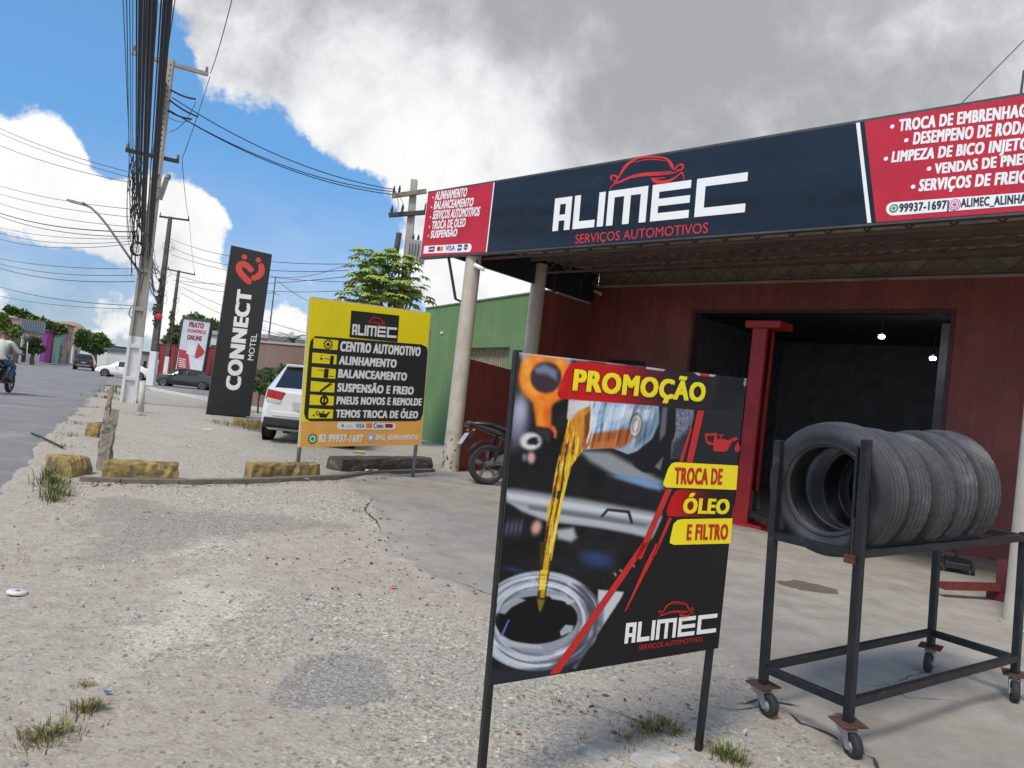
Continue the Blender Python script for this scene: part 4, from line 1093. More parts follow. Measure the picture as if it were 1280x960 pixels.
# orange dipstick handle
hc = A_([(325, 150)])[0]
R_(hc, 34, 33, 0, .50, 1.0, (238, 128, 40), 4)
P_(A_([(215, 90), (240, 60), (285, 60), (262, 110), (265, 170), (300, 215), (270, 250), (230, 180)]), (246, 165, 60), 5, .75)
P_(A_([(280, 60), (380, 62), (420, 85), (390, 90), (300, 85)]), (250, 172, 70), 4, .6)
E_(A_([(328, 148)])[0], 19.0, 19.5, .2, (62, 48, 56), 3); P_(A_([(275, 110), (320, 88), (375, 118), (375, 160), (330, 135), (285, 130)]), (128, 138, 168), 4, .9)
P_(A_([(262, 225), (300, 242), (352, 240), (375, 235), (352, 285), (350, 375), (285, 365), (275, 300)]), (236, 120, 36), 3)
P_(A_([(285, 240), (320, 250), (318, 365), (290, 360)]), (248, 158, 50), 4, .7)
P_(A_([(350, 362), (366, 365), (378, 392), (372, 420), (362, 415), (362, 395), (350, 385)]), (225, 105, 40), 1.5)
P_(A_([(270, 372), (352, 385), (345, 440), (318, 420), (300, 395)]), (58, 46, 44), 2.5)
# bottle
P_(A_([(432, 245), (700, 262), (830, 275), (835, 340), (820, 400), (760, 470), (690, 490), (620, 462), (480, 470), (425, 330)]), (150, 172, 196), 1.2)
hb = fbm(X_ * .5 + Y_ * .9 + 40, Y_ * .3, .18, 3)
P_(A_([(530, 255), (700, 265), (690, 380), (540, 400)]), np.stack([150 + 90 * (hb - .4), 178 + 80 * (hb - .4), 208 + 70 * (hb - .4)], -1), 2)
P_(A_([(600, 280), (760, 290), (700, 330), (640, 345), (590, 330)]), (205, 218, 230), 4, .8)
P_(A_([(745, 275), (830, 280), (828, 350), (790, 420), (740, 440), (755, 350)]), (120, 142, 168), 3)
P_(A_([(760, 290), (800, 290), (780, 340), (755, 340)]), (210, 225, 238), 3, .8)
P_(A_([(520, 400), (690, 375), (740, 380), (700, 440), (660, 462), (520, 462), (480, 470)]), (176, 98, 48), 3, .95)
P_(A_([(540, 440), (660, 420), (640, 458), (540, 462)]), (206, 122, 62), 2.5, .8)
E_(A_([(726, 362)])[0], 7.5, 15, .15, (196, 190, 186), 1.5); R_(A_([(726, 362)])[0], 7.5, 15, .15, .45, .62, (120, 118, 118), 1, .8); R_(A_([(726, 362)])[0], 7.5, 15, .15, .9, 1.05, (60, 60, 62), 1, .8)
E_(A_([(482, 355)])[0], 14, 29, .08, (150, 92, 42), 1.5); P_(A_([(440, 300), (500, 270), (525, 290), (515, 400), (470, 470), (425, 400)]), np.stack([205 + 90 * (nz3 - .5), 132 + 80 * (nz3 - .5), 48 + 40 * (nz3 - .5)], -1), 2.5)
P_(A_([(500, 320), (522, 300), (520, 400), (500, 420)]), (92, 50, 26), 2.5, .8)
P_(A_([(428, 248), (528, 254), (524, 275), (470, 300), (432, 345), (420, 330)]), np.stack([205 + 60 * (hb - .5), 200 + 60 * (hb - .5), 205 + 60 * (hb - .5)], -1), 1.2)
P_(A_([(528, 255), (540, 256), (532, 380), (512, 440), (505, 440), (522, 380)]), (222, 230, 238), 1.0, .9)
# black cap
P_(A_([(832, 275), (895, 285), (905, 400), (880, 480), (860, 520), (840, 575), (760, 570), (720, 545), (700, 500), (740, 470), (800, 420), (830, 350)]), (27, 27, 30), 1.5)
P_(A_([(845, 280), (868, 282), (858, 400), (835, 430), (832, 400)]), (118, 120, 128), 2.0, .8)
P_(A_([(905, 286), (985, 292), (985, 330), (960, 420), (925, 510), (880, 510), (885, 440), (902, 400)]), np.stack([110 + 150 * (fbm(X_, Y_, .9, 2) - .5), 118 + 150 * (fbm(X_, Y_, .9, 2) - .5), 138 + 150 * (fbm(X_, Y_, .9, 2) - .5)], -1), 1.0)
P_(A_([(895, 440), (960, 380), (985, 330), (960, 430), (925, 520), (870, 520)]), (33, 32, 38), 5, .75)
P_(A_([(810, 545), (850, 500), (835, 560)]), (150, 150, 155), 1.2, .7)
# oil stream
strm = A_([(428, 330), (470, 400), (490, 475), (470, 500), (440, 545), (425, 600), (400, 700), (380, 800), (352, 962), (308, 962), (330, 820), (352, 690), (365, 590), (385, 500), (408, 420)])
st_c = np.stack([204 + 120 * (nz3 - .5), 140 + 130 * (nz3 - .5), 32 + 30 * (nz3 - .5)], -1)
P_(strm, st_c, .8)
P_(A_([(430, 480), (460, 500), (430, 560), (405, 680), (375, 830), (345, 962), (330, 962), (352, 820), (380, 640), (400, 540)]), (238, 200, 40), 1.5, .75)
for o_ in (0, 1): P_(A_([(395 + 22*o_, 440), (402 + 22*o_, 445), (370 + 32*o_, 640), (345 + 22*o_, 800), (318 + 36*o_, 962), (312 + 36*o_, 962), (338 + 24*o_, 790), (362 + 28*o_, 640)]), (62, 44, 14), .9, .8)
P_(A_([(365, 655), (395, 650), (385, 690), (358, 680)]), (48, 36, 14), 1.2, .9)
P_(A_([(335, 700), (372, 700), (352, 800), (330, 820)]), (240, 205, 55), 2, .8)
# filler neck
fc = B_([(285, 330)])[0]
E_(fc, 79, 62.5, -.08, (146, 154, 168), 1.5)
P_(B_([(540, 195), (650, 205), (600, 330), (445, 535), (430, 530), (530, 380)]), (196, 202, 212), 1.5)
P_(B_([(560, 260), (540, 340), (480, 440), (400, 510), (460, 520), (560, 350)]), (70, 74, 92), 4, .8)
R_(fc, 79, 62.5, -.08, .86, .98, (198, 206, 218), 2, .8); R_(fc, 79, 62.5, -.08, .80, .85, (96, 102, 116), 1.2, .8); R_(fc, 79, 62.5, -.08, .70, .79, (200, 208, 220), 1.6, .85)
R_(fc, 79, 62.5, -.08, .64, .69, (110, 116, 130), 1.2, .8)
over((222, 230, 240), .5 * sst(.55, .75, nz1) * (1 - sst(.9, 1.0, np.hypot((X_ - fc[0]) / 79, (Y_ - fc[1]) / 62.5))) * sst(.62, .68, np.hypot((X_ - fc[0]) / 79, (Y_ - fc[1]) / 62.5)))
P_(B_([(430, 170), (500, 180), (545, 260), (550, 340), (520, 400), (505, 330), (490, 250)]), (52, 54, 66), 4, .75)
E_(B_([(275, 325)])[0], 51.5, 30, -.06, (17, 17, 19), 1.2)
P_(B_([(330, 215), (395, 225), (445, 245), (410, 262), (395, 245), (340, 235)]), (186, 194, 204), 1.0, .9); P_(B_([(400, 345), (435, 350), (425, 375), (380, 395), (375, 375)]), (180, 188, 200), 1.0, .9)
P_(B_([(98, 292), (140, 300), (170, 270), (230, 240), (200, 230), (130, 255), (95, 275)]), (176, 184, 196), 1.2, .85); P_(B_([(125, 385), (155, 322), (160, 325), (132, 390)]), (90, 120, 200), .8)
P_(B_([(85, 410), (130, 392), (160, 415), (300, 435), (300, 450), (150, 440), (85, 430)]), (190, 198, 208), 1.5, .7)
P_(B_([(80, 535), (150, 545), (330, 525), (500, 400), (540, 370), (470, 530), (330, 570), (80, 600)]), (46, 48, 66), 4, .7)
P_(B_([(278, 235), (312, 238), (300, 275), (292, 292), (285, 285)]), (120, 108, 40), 1.2)
P_(B_([(290, -10), (350, -10), (332, 120), (312, 235), (278, 235), (290, 110)]), (64, 52, 18), .8); P_(B_([(318, -10), (342, -10), (322, 130), (308, 230), (290, 228), (300, 120)]), (222, 170, 28), 1.2, .9); P_(B_([(292, 112), (325, 112), (312, 190), (284, 200)]), (240, 200, 34), 1.2)
# right part of the print is plain black, with sharp design elements
P_(A_([(1032, 290), (1400, 290), (1400, 560), (930, 530), (960, 420)]), (38, 38, 42), 1.2)
P_(B_([(760, 0), (1150, 0), (1090, 470), (430, 560), (560, 350), (650, 215)]), (27, 27, 28), 1.5)
P_(A_([(905, 640), (1230, 640), (1230, 1000), (740, 1000)]), (28, 28, 30), 1.5)
tagp = A_([(450, 82), (480, 77), (1010, 128), (1100, 140), (1060, 275), (990, 293), (880, 280), (640, 262), (390, 243), (378, 225), (385, 190), (410, 130), (430, 95)])
gx = sst(A_([(560, 0)])[0][0], A_([(960, 0)])[0][0], X_)
P_(tagp, np.stack([196 * (1-gx) + 38 * gx, 22 * (1-gx) + 36 * gx, 26 * (1-gx) + 42 * gx], -1), .5)
olp = A_([(905, 652), (925, 646), (1175, 655), (1158, 772), (868, 765), (863, 745), (880, 690)])
gx = sst(A_([(880, 0)])[0][0], A_([(1120, 0)])[0][0], X_)
P_(olp, np.stack([196 * (1-gx) + 30 * gx, 22 * (1-gx) + 28 * gx, 24 * (1-gx) + 30 * gx], -1), .5)
P_(A_([(205, 28), (520, 62), (760, 92), (760, 100), (520, 78), (205, 42)]), (205, 202, 208), 1.2, .8, 4)
P_(A_([(770, 94), (860, 112), (850, 118), (770, 108)]), (205, 205, 210), .8, .9, 3)
P_(A_([(975, 118), (1090, 130), (1075, 146), (1000, 138)]), (200, 200, 205), .8, .9, 3); P_(A_([(1010, 124), (1055, 130), (1050, 146), (1012, 141)]), (200, 35, 50), .8)
P_(A_([(1205, 140), (1225, 140), (1220, 210), (1212, 200)]), (190, 190, 195), .8, .7, 6)
# life of the photographic print: glass streaks, strands of oil, glints, fine grain
bot = 1 - sst(-1, 1, poly_sd(X_, Y_, A_([(528, 255), (700, 265), (828, 278), (828, 350), (760, 460), (640, 462), (500, 466), (520, 400)])))
stk = fbm((X_ * .97 + Y_ * .25) * 1.0, (Y_ - X_ * .1) * .10, .30, 3)
IMG += (bot * (stk - .5))[..., None] * np.array((80, 80, 80)) * (sst(-1, 1, stk - .5) + .4)[..., None]
over((236, 243, 250), bot * sst(.62, .78, stk) * .6); over((40, 44, 56), bot * (1 - sst(.22, .36, stk)) * .4)
smk = 1 - sst(-1, 1, poly_sd(X_, Y_, strm)); u_ = X_ + (Y_ - 560) * .165
s1 = fbm(u_ * 1.0, Y_ * .06, .42, 3); s2 = fbm(u_ * 1.0 + 60, Y_ * .12, .8, 2)
over((70, 40, 8), smk * (1 - sst(.30, .40, s1)) * .85); over((252, 226, 90), smk * sst(.60, .70, s1) * .85); over((255, 246, 190), smk * sst(.70, .78, s2) * .5)
rr_ = np.hypot((X_ - fc[0]) / 79, (Y_ - fc[1]) / 62.5); an_ = np.arctan2(Y_ - fc[1], X_ - fc[0]); rm = sst(.62, .66, rr_) * (1 - sst(.95, 1.0, rr_)) * sst(0, 6, 930 - Y_) * (X_ < 745)
rg = fbm(rr_ * 26, an_ * 1.1 + 9, 1.0, 3); over((232, 238, 246), rm * sst(.6, .7, rg) * .55); over((70, 76, 92), rm * (1 - sst(.3, .4, rg)) * .5)
orm = ((IMG[..., 0] > 190) & (IMG[..., 2] < 90) & (X_ < 705)); IMG += (orm * (fbm(X_, Y_, .06, 3) - .5))[..., None] * np.array((60, 80, 40))
IMG += ((np.random.default_rng(3).random(X_.shape) - .5) * 9)[..., None] * (X_ < 850)[..., None]
IMG = np.clip(IMG, 0, 255)
c_ = IMG / 255.0
LIN = np.where(c_ > .04045, ((c_ + .055) / 1.055) ** 2.4, c_ / 12.92) * 1.0
pm = bpy.data.materials.new('printed_picture'); pm.use_nodes = True
bs = pm.node_tree.nodes['Principled BSDF']; bs.inputs['Roughness'].default_value = .38; bs.inputs['Specular IOR Level'].default_value = .22
an = pm.node_tree.nodes.new('ShaderNodeAttribute'); an.attribute_name = 'print'; pm.node_tree.links.new(an.outputs['Color'], bs.inputs['Base Color'])
o = grid_mesh('printed_picture', P3[..., 0], P3[..., 1] - .0015, P3[..., 2], pm, {'print': (LIN[..., 0], LIN[..., 1], LIN[..., 2])})
o.parent = pb
yelp = mat('print_yellow', (.92, .76, .002), .38, var=.03); redp = mat('print_red', (.52, .015, .012), .38, var=.05); blkp = mat('print_black', (.014, .014, .015), .4)
# red sweeps
mb = MB()
def pq(pts, off=.003): ppoly(mb, PP, pts, off)
pq(A_([(1000, 295), (1030, 295), (978, 526), (950, 525)])); pq(A_([(968, 372), (976, 372), (934, 524), (918, 522)]))
pq(A_([(860, 643), (887, 643), (752, 955), (724, 955)])); pq(B_([(727, -6), (755, -6), (372, 553), (330, 557)])); pq(A_([(872, 772), (887, 772), (815, 935), (795, 955)])); pq(B_([(786, -2), (806, -2), (745, 118), (730, 108)])); pq(B_([(731, 108), (744, 118), (656, 290), (652, 285)]), .0034)
mb.build('red_sweep', redp, pb)
mb = MB()
def rlabel(pts): pq(A_(pts), .003)
rlabel([(868, 555), (885, 530), (905, 525), (1180, 540), (1172, 648), (860, 637), (846, 625), (850, 610)])
rlabel([(893, 800), (910, 782), (930, 778), (1155, 774), (1146, 886), (895, 892), (876, 884), (878, 865)])
mb.build('yellow_label', yelp, pb)
ptext(PP, pb, 'PROMOÇÃO', (713.8, 488.3), (880, 503.3), (717, 461), blkp, .05, .0034)
ptext(PP, pb, 'PROMOÇÃO', (714.2, 488), (879.6, 502.6), (717.2, 461.2), yelp, .036, .005)
ptext(PP, pb, 'TROCA DE', (841.5, 605), (901.5, 605.7), (843, 584), redp, .034, .0045)
ptext(PP, pb, 'ÓLEO', (852, 641.6), (910, 642.6), (854, 622), yelp, .04, .0045)
ptext(PP, pb, 'E FILTRO', (857, 675), (908.5, 674.2), (858.5, 655), redp, .034, .0045)
# oil can
mb = MB(); K_ = lambda pts: [(860 + x / 12, 520 + y / 12) for x, y in pts]
pq(K_([(378, 345), (545, 345), (580, 365), (690, 320), (735, 325), (738, 350), (700, 372), (660, 380), (580, 520), (545, 535), (385, 530), (370, 510)]), .003)
pq(K_([(240, 275), (260, 262), (430, 255), (430, 290), (270, 298), (246, 300)]), .003); pq(K_([(240, 276), (272, 299), (285, 375), (380, 405), (377, 435), (300, 430), (256, 385)]), .0034)
pq(K_([(400, 290), (428, 291), (428, 344), (378, 344)]), .0026); pq(K_([(450, 275), (525, 275), (525, 292), (450, 290)]), .003); pq(K_([(478, 292), (498, 292), (498, 345), (478, 345)]), .0026)
pq(K_([(737, 385), (765, 440), (775, 490), (760, 530), (730, 540), (700, 525), (688, 490), (705, 440)]), .003)
mb.build('oil_can_mark', redp, pb)
Lq = lambda x, y: (760 + x / 8, 720 + y / 8)
a, b, c = PP.l(*Lq(158, 675)), PP.l(*Lq(1073, 560)), PP.l(*Lq(178, 470))
mb = MB(); logo_letters(mb, a, b, c, LN, .003); mb.build('logo_lettering', whv, pb)
mb = MB(); logo_car(mb, a, b, c, LN, .003); mb.build('logo_emblem', redp, pb)
ptext(PP, pb, 'SERVIÇOS AUTOMOTIVOS', Lq(300, 738), Lq(935, 650), Lq(306, 690), redp, .006, .003)
tubeb = mat('tube_black', (.018, .018, .02), .35, metal=.2, var=.3, vscale=8)
bare = mat('bare_metal', (.45, .45, .45), .4, metal=.8, var=.3)
# posts
for i, (bp, tp) in enumerate((((601, 992), (648, 437)), ((880, 936), (895, 806)))):
    b_ = PP.l(*bp); t_ = PP.l(*tp); d_ = t_ - b_
    g_ = PP.m @ b_; b_.z = float(zf(g_.x, g_.y)) - .06
    top = t_ if i == 0 else b_ + d_ * ((cor[1].z - b_.z - .01) / d_.z)
    mb = MB(); mb.bar(b_ + Vector((.012 - .024 * i, .023, 0)), top + Vector((.012 - .024 * i, .023, 0)), .028, .028); mb.build('leg', tubeb, pb, .003)
    if i == 1: mb = MB(); mb.box(t_ + Vector((.008, .012, -.006)), (.018, .012, .02)); mb.build('clip', bare, pb)

mb = MB(); mb.bar(cor[0] + Vector((.02, .036, -.05)), cor[1] + Vector((-.02, .036, -.05)), .025, .025); mb.bar(cor[3] + Vector((.02, .036, .05)), cor[2] + Vector((-.02, .036, .05)), .025, .025); mb.build('back_rail', tubeb, pb)
# ------------------------------------------------------------------ tyre rack on castors
cA, cB, cC, cD = gp(1062, 940), gp(947, 893), gp(1270, 873), gp(1158, 838)
Lv = ((cC - cA) + (cD - cB)) / 2; Wv = ((cB - cA) + (cD - cC)) / 2
RLn, RWd = Lv.length, Wv.length
lx = Vector((Lv.x, Lv.y, 0)).normalized(); wy = Vector((-lx.y, lx.x, 0))
rz_ = math.atan2(lx.y, lx.x)
ctr = (cA + cB + cC + cD) / 4
rbase = ctr - lx * RLn / 2 - wy * RWd / 2; rbase.z = .0
ax_ = Lv.normalized(); az_ = ax_.cross((Wv - ax_ * Wv.dot(ax_)).normalized()).normalized(); ay_ = az_.cross(ax_)
rbase = (cA + cB + cC + cD) / 4 - ax_ * RLn / 2 - ay_ * RWd / 2
RM = Matrix(((ax_.x, ay_.x, az_.x, rbase.x), (ax_.y, ay_.y, az_.y, rbase.y), (ax_.z, ay_.z, az_.z, rbase.z), (0, 0, 0, 1)))
rack = thing('tyre_rack', 'black steel tube rack on four castors holding a row of tyres', 'tyre rack', rbase, rz_)
rack.matrix_world = RM
rblk = mat('rack_black', (.020, .022, .026), .45, metal=.25, var=.35, vscale=7, col2=(.11, .075, .055), c2amt=.22, c2scale=11, bump=.1, bscale=60)
rust = mat('rust', (.105, .046, .028), .9, var=.4, vscale=14, col2=(.07, .03, .02), c2amt=.45, c2scale=22, bump=.4, bscale=80)
TB = .04
ZR, ZL = .985, .265                              # upper rails, lower rails (top faces)
spots = {'A': (0, 0), 'B': (0, RWd), 'C': (RLn, 0), 'D': (RLn, RWd)}
PT = {'A': 1.50, 'B': 1.45, 'C': ZR, 'D': ZR}
for k_, (x, y) in spots.items():
    mb = MB(); mb.box((x, y, (PT[k_] + .156) / 2), (TB, TB, PT[k_] - .156)); mb.build('post', rblk, rack, .003)
def rrail(a, b, z, nm='rail'):
    a, b = Vector(a), Vector(b); d = (b - a).normalized() * (TB / 2 + .001)
    mb = MB(); mb.bar(Vector((a.x, a.y, z - TB/2)) + d, Vector((b.x, b.y, z - TB/2)) - d, TB * .92, TB); mb.build(nm, rblk, rack, .003)
rrail((0, 0, 0), (RLn, 0, 0), ZR - .01); rrail((0, RWd, 0), (RLn, RWd, 0), ZR - .01); rrail((RLn, 0, 0), (RLn, RWd, 0), ZR - .012)
rrail((0, 0, 0), (0, RWd, 0), ZR - .02)
rrail((0, 0, 0), (RLn, 0, 0), ZL); rrail((0, RWd, 0), (RLn, RWd, 0), ZL); rrail((0, 0, 0), (0, RWd, 0), ZL - .006); rrail((RLn, 0, 0), (RLn, RWd, 0), ZL - .006)
rrail((RLn - .0, .0, 0), (RLn - .0, RWd, 0), ZL - .05) if False else None
mb = MB(); mb.box((.004, .032, 1.19), (.05, .006, .54)); mb.box((.028, .052, 1.19), (.006, .04, .54)); pl_ = mb.build('angle_plate', rblk, rack)
mb = MB(); mb.box((.0, .0285, 1.02), (.046, .003, .2)); mb.box((-.004, .03, .925), (.07, .05, .04)); mb.build('rusty_patch', rust, rack)
mb = MB()
for z in (1.2, 1.29, 1.37): mb.lathe([(0, .001), (0, .008), (.006, .007), (.006, .001)], (.004, .029, z), (-.3, -1, 0), 8)
mb.build('bolt', mat('bolt_grey', (.2, .2, .21), .4, metal=.8), pl_)
zinc = mat('zinc', (.42, .43, .45), .4, metal=.7, var=.2, vscale=20); rubber = mat('castor_rubber', (.025, .025, .027), .7, var=.3, vscale=20); hubg = mat('castor_hub', (.33, .34, .35), .5, var=.15)
def castor(x, y, a, brake):
    e = bpy.data.objects.new('castor', None); C.objects.link(e); e.parent = rack; e.location = (x, y, 0); e.rotation_euler = (0, 0, a); e.scale = (1.25, 1.25, 1.25); e.empty_display_size = .05
    mb = MB(); mb.box((0, 0, .121), (.105, .105, .007)); mb.build('plate', rust, e, .002)
    mb = MB(); mb.lathe([(.1, .001), (.1, .026), (.117, .03), (.117, .001)], (0, 0, 0), (0, 0, 1), 16)
    for s in (-1, 1): mb.prism([(-.03, s*.021, .10), (.03, s*.021, .10), (.052, s*.021, .038), (.028, s*.021, .034)], (0, .003 * s, 0))
    mb.box((0, 0, .1), (.07, .046, .005)); 
    if brake: mb.prism([(-.02, -.018, .09), (-.075, -.018, .125), (-.08, -.018, .117), (-.03, -.018, .075)], (0, .036, 0))
    mb.build('fork', zinc, e)
    prof = [(-.017, .024), (-.018, .040), (-.013, .0475), (0, .05), (.013, .0475), (.018, .040), (.017, .024)]
    mb = MB(); mb.lathe(prof, (.04, 0, .05), (0, 1, 0), 24); mb.build('wheel_tyre', rubber, e)
    mb = MB(); mb.lathe([(-.0185, .001), (-.0185, .012), (-.012, .014), (-.012, .03), (-.017, .034), (.017, .034), (.012, .03), (.012, .014), (.0185, .012), (.0185, .001)], (.04, 0, .05), (0, 1, 0), 20); mb.build('hub', hubg, e)
castor(0, 0, R(-115), True); castor(0, RWd, R(-100), True); castor(RLn, 0, R(-150), False); castor(RLn, RWd, R(-160), False)

# ------------------------------------------------------------------ tyres standing in the rack
tyr_m = mat('tyre_rubber', (.034, .036, .040), .6, var=.35, vscale=6, col2=(.07, .073, .078), c2amt=.34, c2scale=5, bump=.12, bscale=70)
tread_m = mat('tread_dusty', (.062, .066, .073), .72, var=.3, vscale=7, col2=(.13, .134, .14), c2amt=.36, c2scale=4, bump=.15, bscale=60)
def tyre_mesh(Ro, Wd, ri, seed, blocks):
    """tread with circumferential grooves and small cross cuts, open carcass"""
    h = Wd / 2; n = 144; mb = MB(); r = random.Random(seed)
    prof = []                                   # (along axis, radius, kind)
    prof += [(-h*.72, ri, 0), (-h*.80, ri+.006, 0), (-h*.86, ri+.018, 0), (-h*.84, ri+.024, 0), (-h*.98, ri+.05, 0), (-h*1.04, (ri+Ro)/2, 0), (-h*1.0, Ro-.045, 0), (-h*.97, Ro-.040, 0), (-h*.93, Ro-.030, 0), (-h*.86, Ro-.018, 0), (-h*.77, Ro-.008, 1)]
    gro = [-.52, -.18, .18, .52] if blocks != 2 else [-.5, 0, .5]
    x = -.74
    for g_ in gro:
        prof += [(h*(g_-.055), Ro - .002 - .004*abs(g_), 1), (h*(g_-.045), Ro - .016, 2), (h*(g_+.045), Ro - .016, 2), (h*(g_+.055), Ro - .002 - .004*abs(g_), 1)]
        nx = [q for q in gro if q > g_]; mid = (g_ + (nx[0] if nx else .8)) / 2
        if nx: prof.append((h*mid, Ro - .001, 1))
    m_ = [(-a, b, k) for a, b, k in prof[:11]][::-1]
    prof += m_
    inner = [(h*.70, ri+.01, 0), (h*.86, ri+.03, 0), (h*.9, (ri+Ro)/2, 0), (h*.78, Ro-.03, 0), (0, Ro-.022, 0), (-h*.78, Ro-.03, 0), (-h*.9, (ri+Ro)/2, 0), (-h*.86, ri+.03, 0), (-h*.70, ri+.01, 0)]
    P = prof + inner; vs = []; q = len(P)
    for i, (a_, rr, k_) in enumerate(P):
        for k in range(n):
            an_ = 2*math.pi*k/n; dr = 0
            if k_ == 1 and blocks and i < len(prof):
                ph = (k + int(i * 1.3)) % (4 if blocks == 1 else 6)
                if ph == 0: dr = -.0045
            vs.append((a_, math.cos(an_)*(rr+dr), math.sin(an_)*(rr+dr)))
    fs = []
    for i in range(q):
        j = (i+1) % q
        for k in range(n): fs.append((i*n+k, i*n+(k+1)%n, j*n+(k+1)%n, j*n+k))
    mb.add(vs, fs, 0, True)
    for i in range(q):
        if i < len(prof) - 1 and P[i][2] and P[i+1][2]:
            for k in range(n): mb.m[i*n + k] = 1
    return mb
labels = ['worn grey tyre at the open end of the rack, its hollow centre facing out', 'ribbed tyre pressed behind the nearest tyre in the rack', 'middle tyre of the row of five on the rack', 'block treaded tyre between the middle tyre and the last one', 'last tyre of the row, by the cream column end of the rack']
specs = [(.344, .205, .212, 0), (.335, .175, .20, 1), (.328, .175, .20, 1), (.334, .172, .20, 2), (.338, .172, .20, 1)]
pos_t = [.15, .40, .63, .865, 1.12]
for i, ((Ro, Wd, ri, bl), px_t) in enumerate(zip(specs, pos_t)):
    zc = ZR + math.sqrt(Ro**2 - ((RWd - TB) / 2)**2) - .015
    p = RM @ Vector((px_t, RWd / 2, zc))
    t = thing('tyre', labels[i], 'tyre', p, rz_ + R([3, -3, -4, -6, -9][i]), 'tyres on the rack')
    t.matrix_world = Matrix.Translation(p) @ RM.to_3x3().to_4x4() @ Matrix.Rotation(R([4, -3, 1, -5, -8][i]), 4, 'Z') @ Matrix.Rotation(R([-2, 3, 0, 4, 1][i]), 4, 'Y') @ Matrix.Rotation(R([10, 40, 80, 130, 200][i]), 4, 'X')
    tyre_mesh(Ro, Wd, ri, i, bl).build('carcass', [tyr_m, tread_m], t)
    mb = MB()
    for s in (-1, 1): mb.lathe([(s*Wd*.43, ri+.018), (s*Wd*.455, ri+.021), (s*Wd*.43, ri+.027)], (0, 0, 0), (1, 0, 0), 72)
    mb.build('bead_ring', mat('bead_dark', (.022, .022, .024), .4, var=.2), t)

# ------------------------------------------------------------------ red car lift post
liftp = mat('lift_red', (.36, .014, .020), .45, var=.2, vscale=2.5, col2=(.20, .012, .016), c2amt=.35, c2scale=3, streak=.25)
lb0 = gp(930, 656)
lz = lb0.z
lift = thing('car_lift', 'tall bright red car lift post with a flat head plate in front of the bay', 'car lift', lb0, math.atan2(av.y, av.x))
LH = 3.02
mb = MB()                                        # C shaped column, open towards +x
mb.box((-.10, 0, LH/2), (.03, .30, LH)); 
for s in (-1, 1): mb.box((.012, s*.135, LH/2), (.194, .03, LH)); mb.box((.095, s*.098, LH/2), (.028, .044, LH - .01))
mb.build('column', liftp, lift, .004)
mb = MB(); mb.box((.07, 0, LH + .055), (.56, .46, .105)); mb.build('head_plate', liftp, lift, .006)
mb = MB(); mb.box((.08, 0, .02), (.62, .52, .06)); 
for s in (-1, 1): mb.prism([(-.116, s*.12, .051), (-.30, s*.12, .051), (-.116, s*.12, .24)], (0, .02*s, 0))
mb.build('base_plate', liftp, lift, .004)
mb = MB(); mb.box((-.1175, 0, 1.5), (.004, .012, 2.4)); mb.build('seam', mat('lift_dark', (.10, .006, .008), .6), lift)
mb = MB(); mb.box((.03, 0, 1.5), (.03, .07, 2.9)); mb.tube([(.09, .03, .1), (.09, .03, 2.95)], .012, 8); mb.build('screw_guide', mat('guide_black', (.016, .016, .018), .4, metal=.4), lift)
mb = MB(); mb.box((.06, 0, .32), (.16, .17, .46)); mb.build('carriage', mat('carriage_black', (.025, .02, .022), .5), lift)
for s in (-1, 1):
    mb = MB(); mb.bar((.12, s*.08, .2), (.75, s*.42, .16), .1, .09); mb.bar((.7, s*.39, .16), (.98, s*.55, .15), .07, .06); mb.lathe([(0, .001), (0, .06), (.05, .06), (.05, .001)], (.96, s*.54, .18), (0, 0, 1), 14); mb.build('arm', mat('arm_black', (.03, .018, .018), .5, var=.3), lift)
# low red stand beside the near column, with an arm lying on the floor
b2 = gp(1251, 750)
st = thing('floor_stand', 'short dull red steel stand on the floor beside the nearest cream column', 'stand', b2, rz_)
drd = mat('dull_red', (.14, .022, .022), .6, var=.3, vscale=6)
mb = MB(); mb.box((0, 0, .04), (.22, .2, .08)); mb.build('foot', drd, st, .005)
mb = MB(); mb.box((.04, 0, .25), (.12, .12, .34)); mb.build('upright', drd, st, .005)
mb = MB(); mb.bar((-.1, 0, .14), (-.75, .22, .12), .09, .07); mb.build('arm', drd, st)
b3 = gp(1230, 738)
# black floor jack in the shade below the tyres
jk = thing('trolley_jack', 'low black trolley jack lying in the shade behind the tyre rack', 'jack', gp(1195, 712), rz_ + .5)
mb = MB(); mb.prism([(-.35, -.14, .05), (.3, -.14, .05), (.35, -.14, .12), (-.2, -.14, .17), (-.35, -.14, .13)], (0, .28, 0)); mb.build('chassis', mat('jack_black', (.022, .022, .025), .5, var=.3), jk, .01)
for x in (-.28, .28):
    for s in (-1, 1): mb = MB(); mb.lathe([(-.02, .001), (-.02, .055), (.02, .055), (.02, .001)], (x, s*.17, .055), (0, 1, 0), 14); mb.build('wheel', rubber, jk)
mb = MB(); mb.tube([(.3, 0, .14), (.75, .1, .34), (1.05, .15, .5)], .016, 8); mb.build('handle', mat('jack_black', (0, 0, 0)), jk)
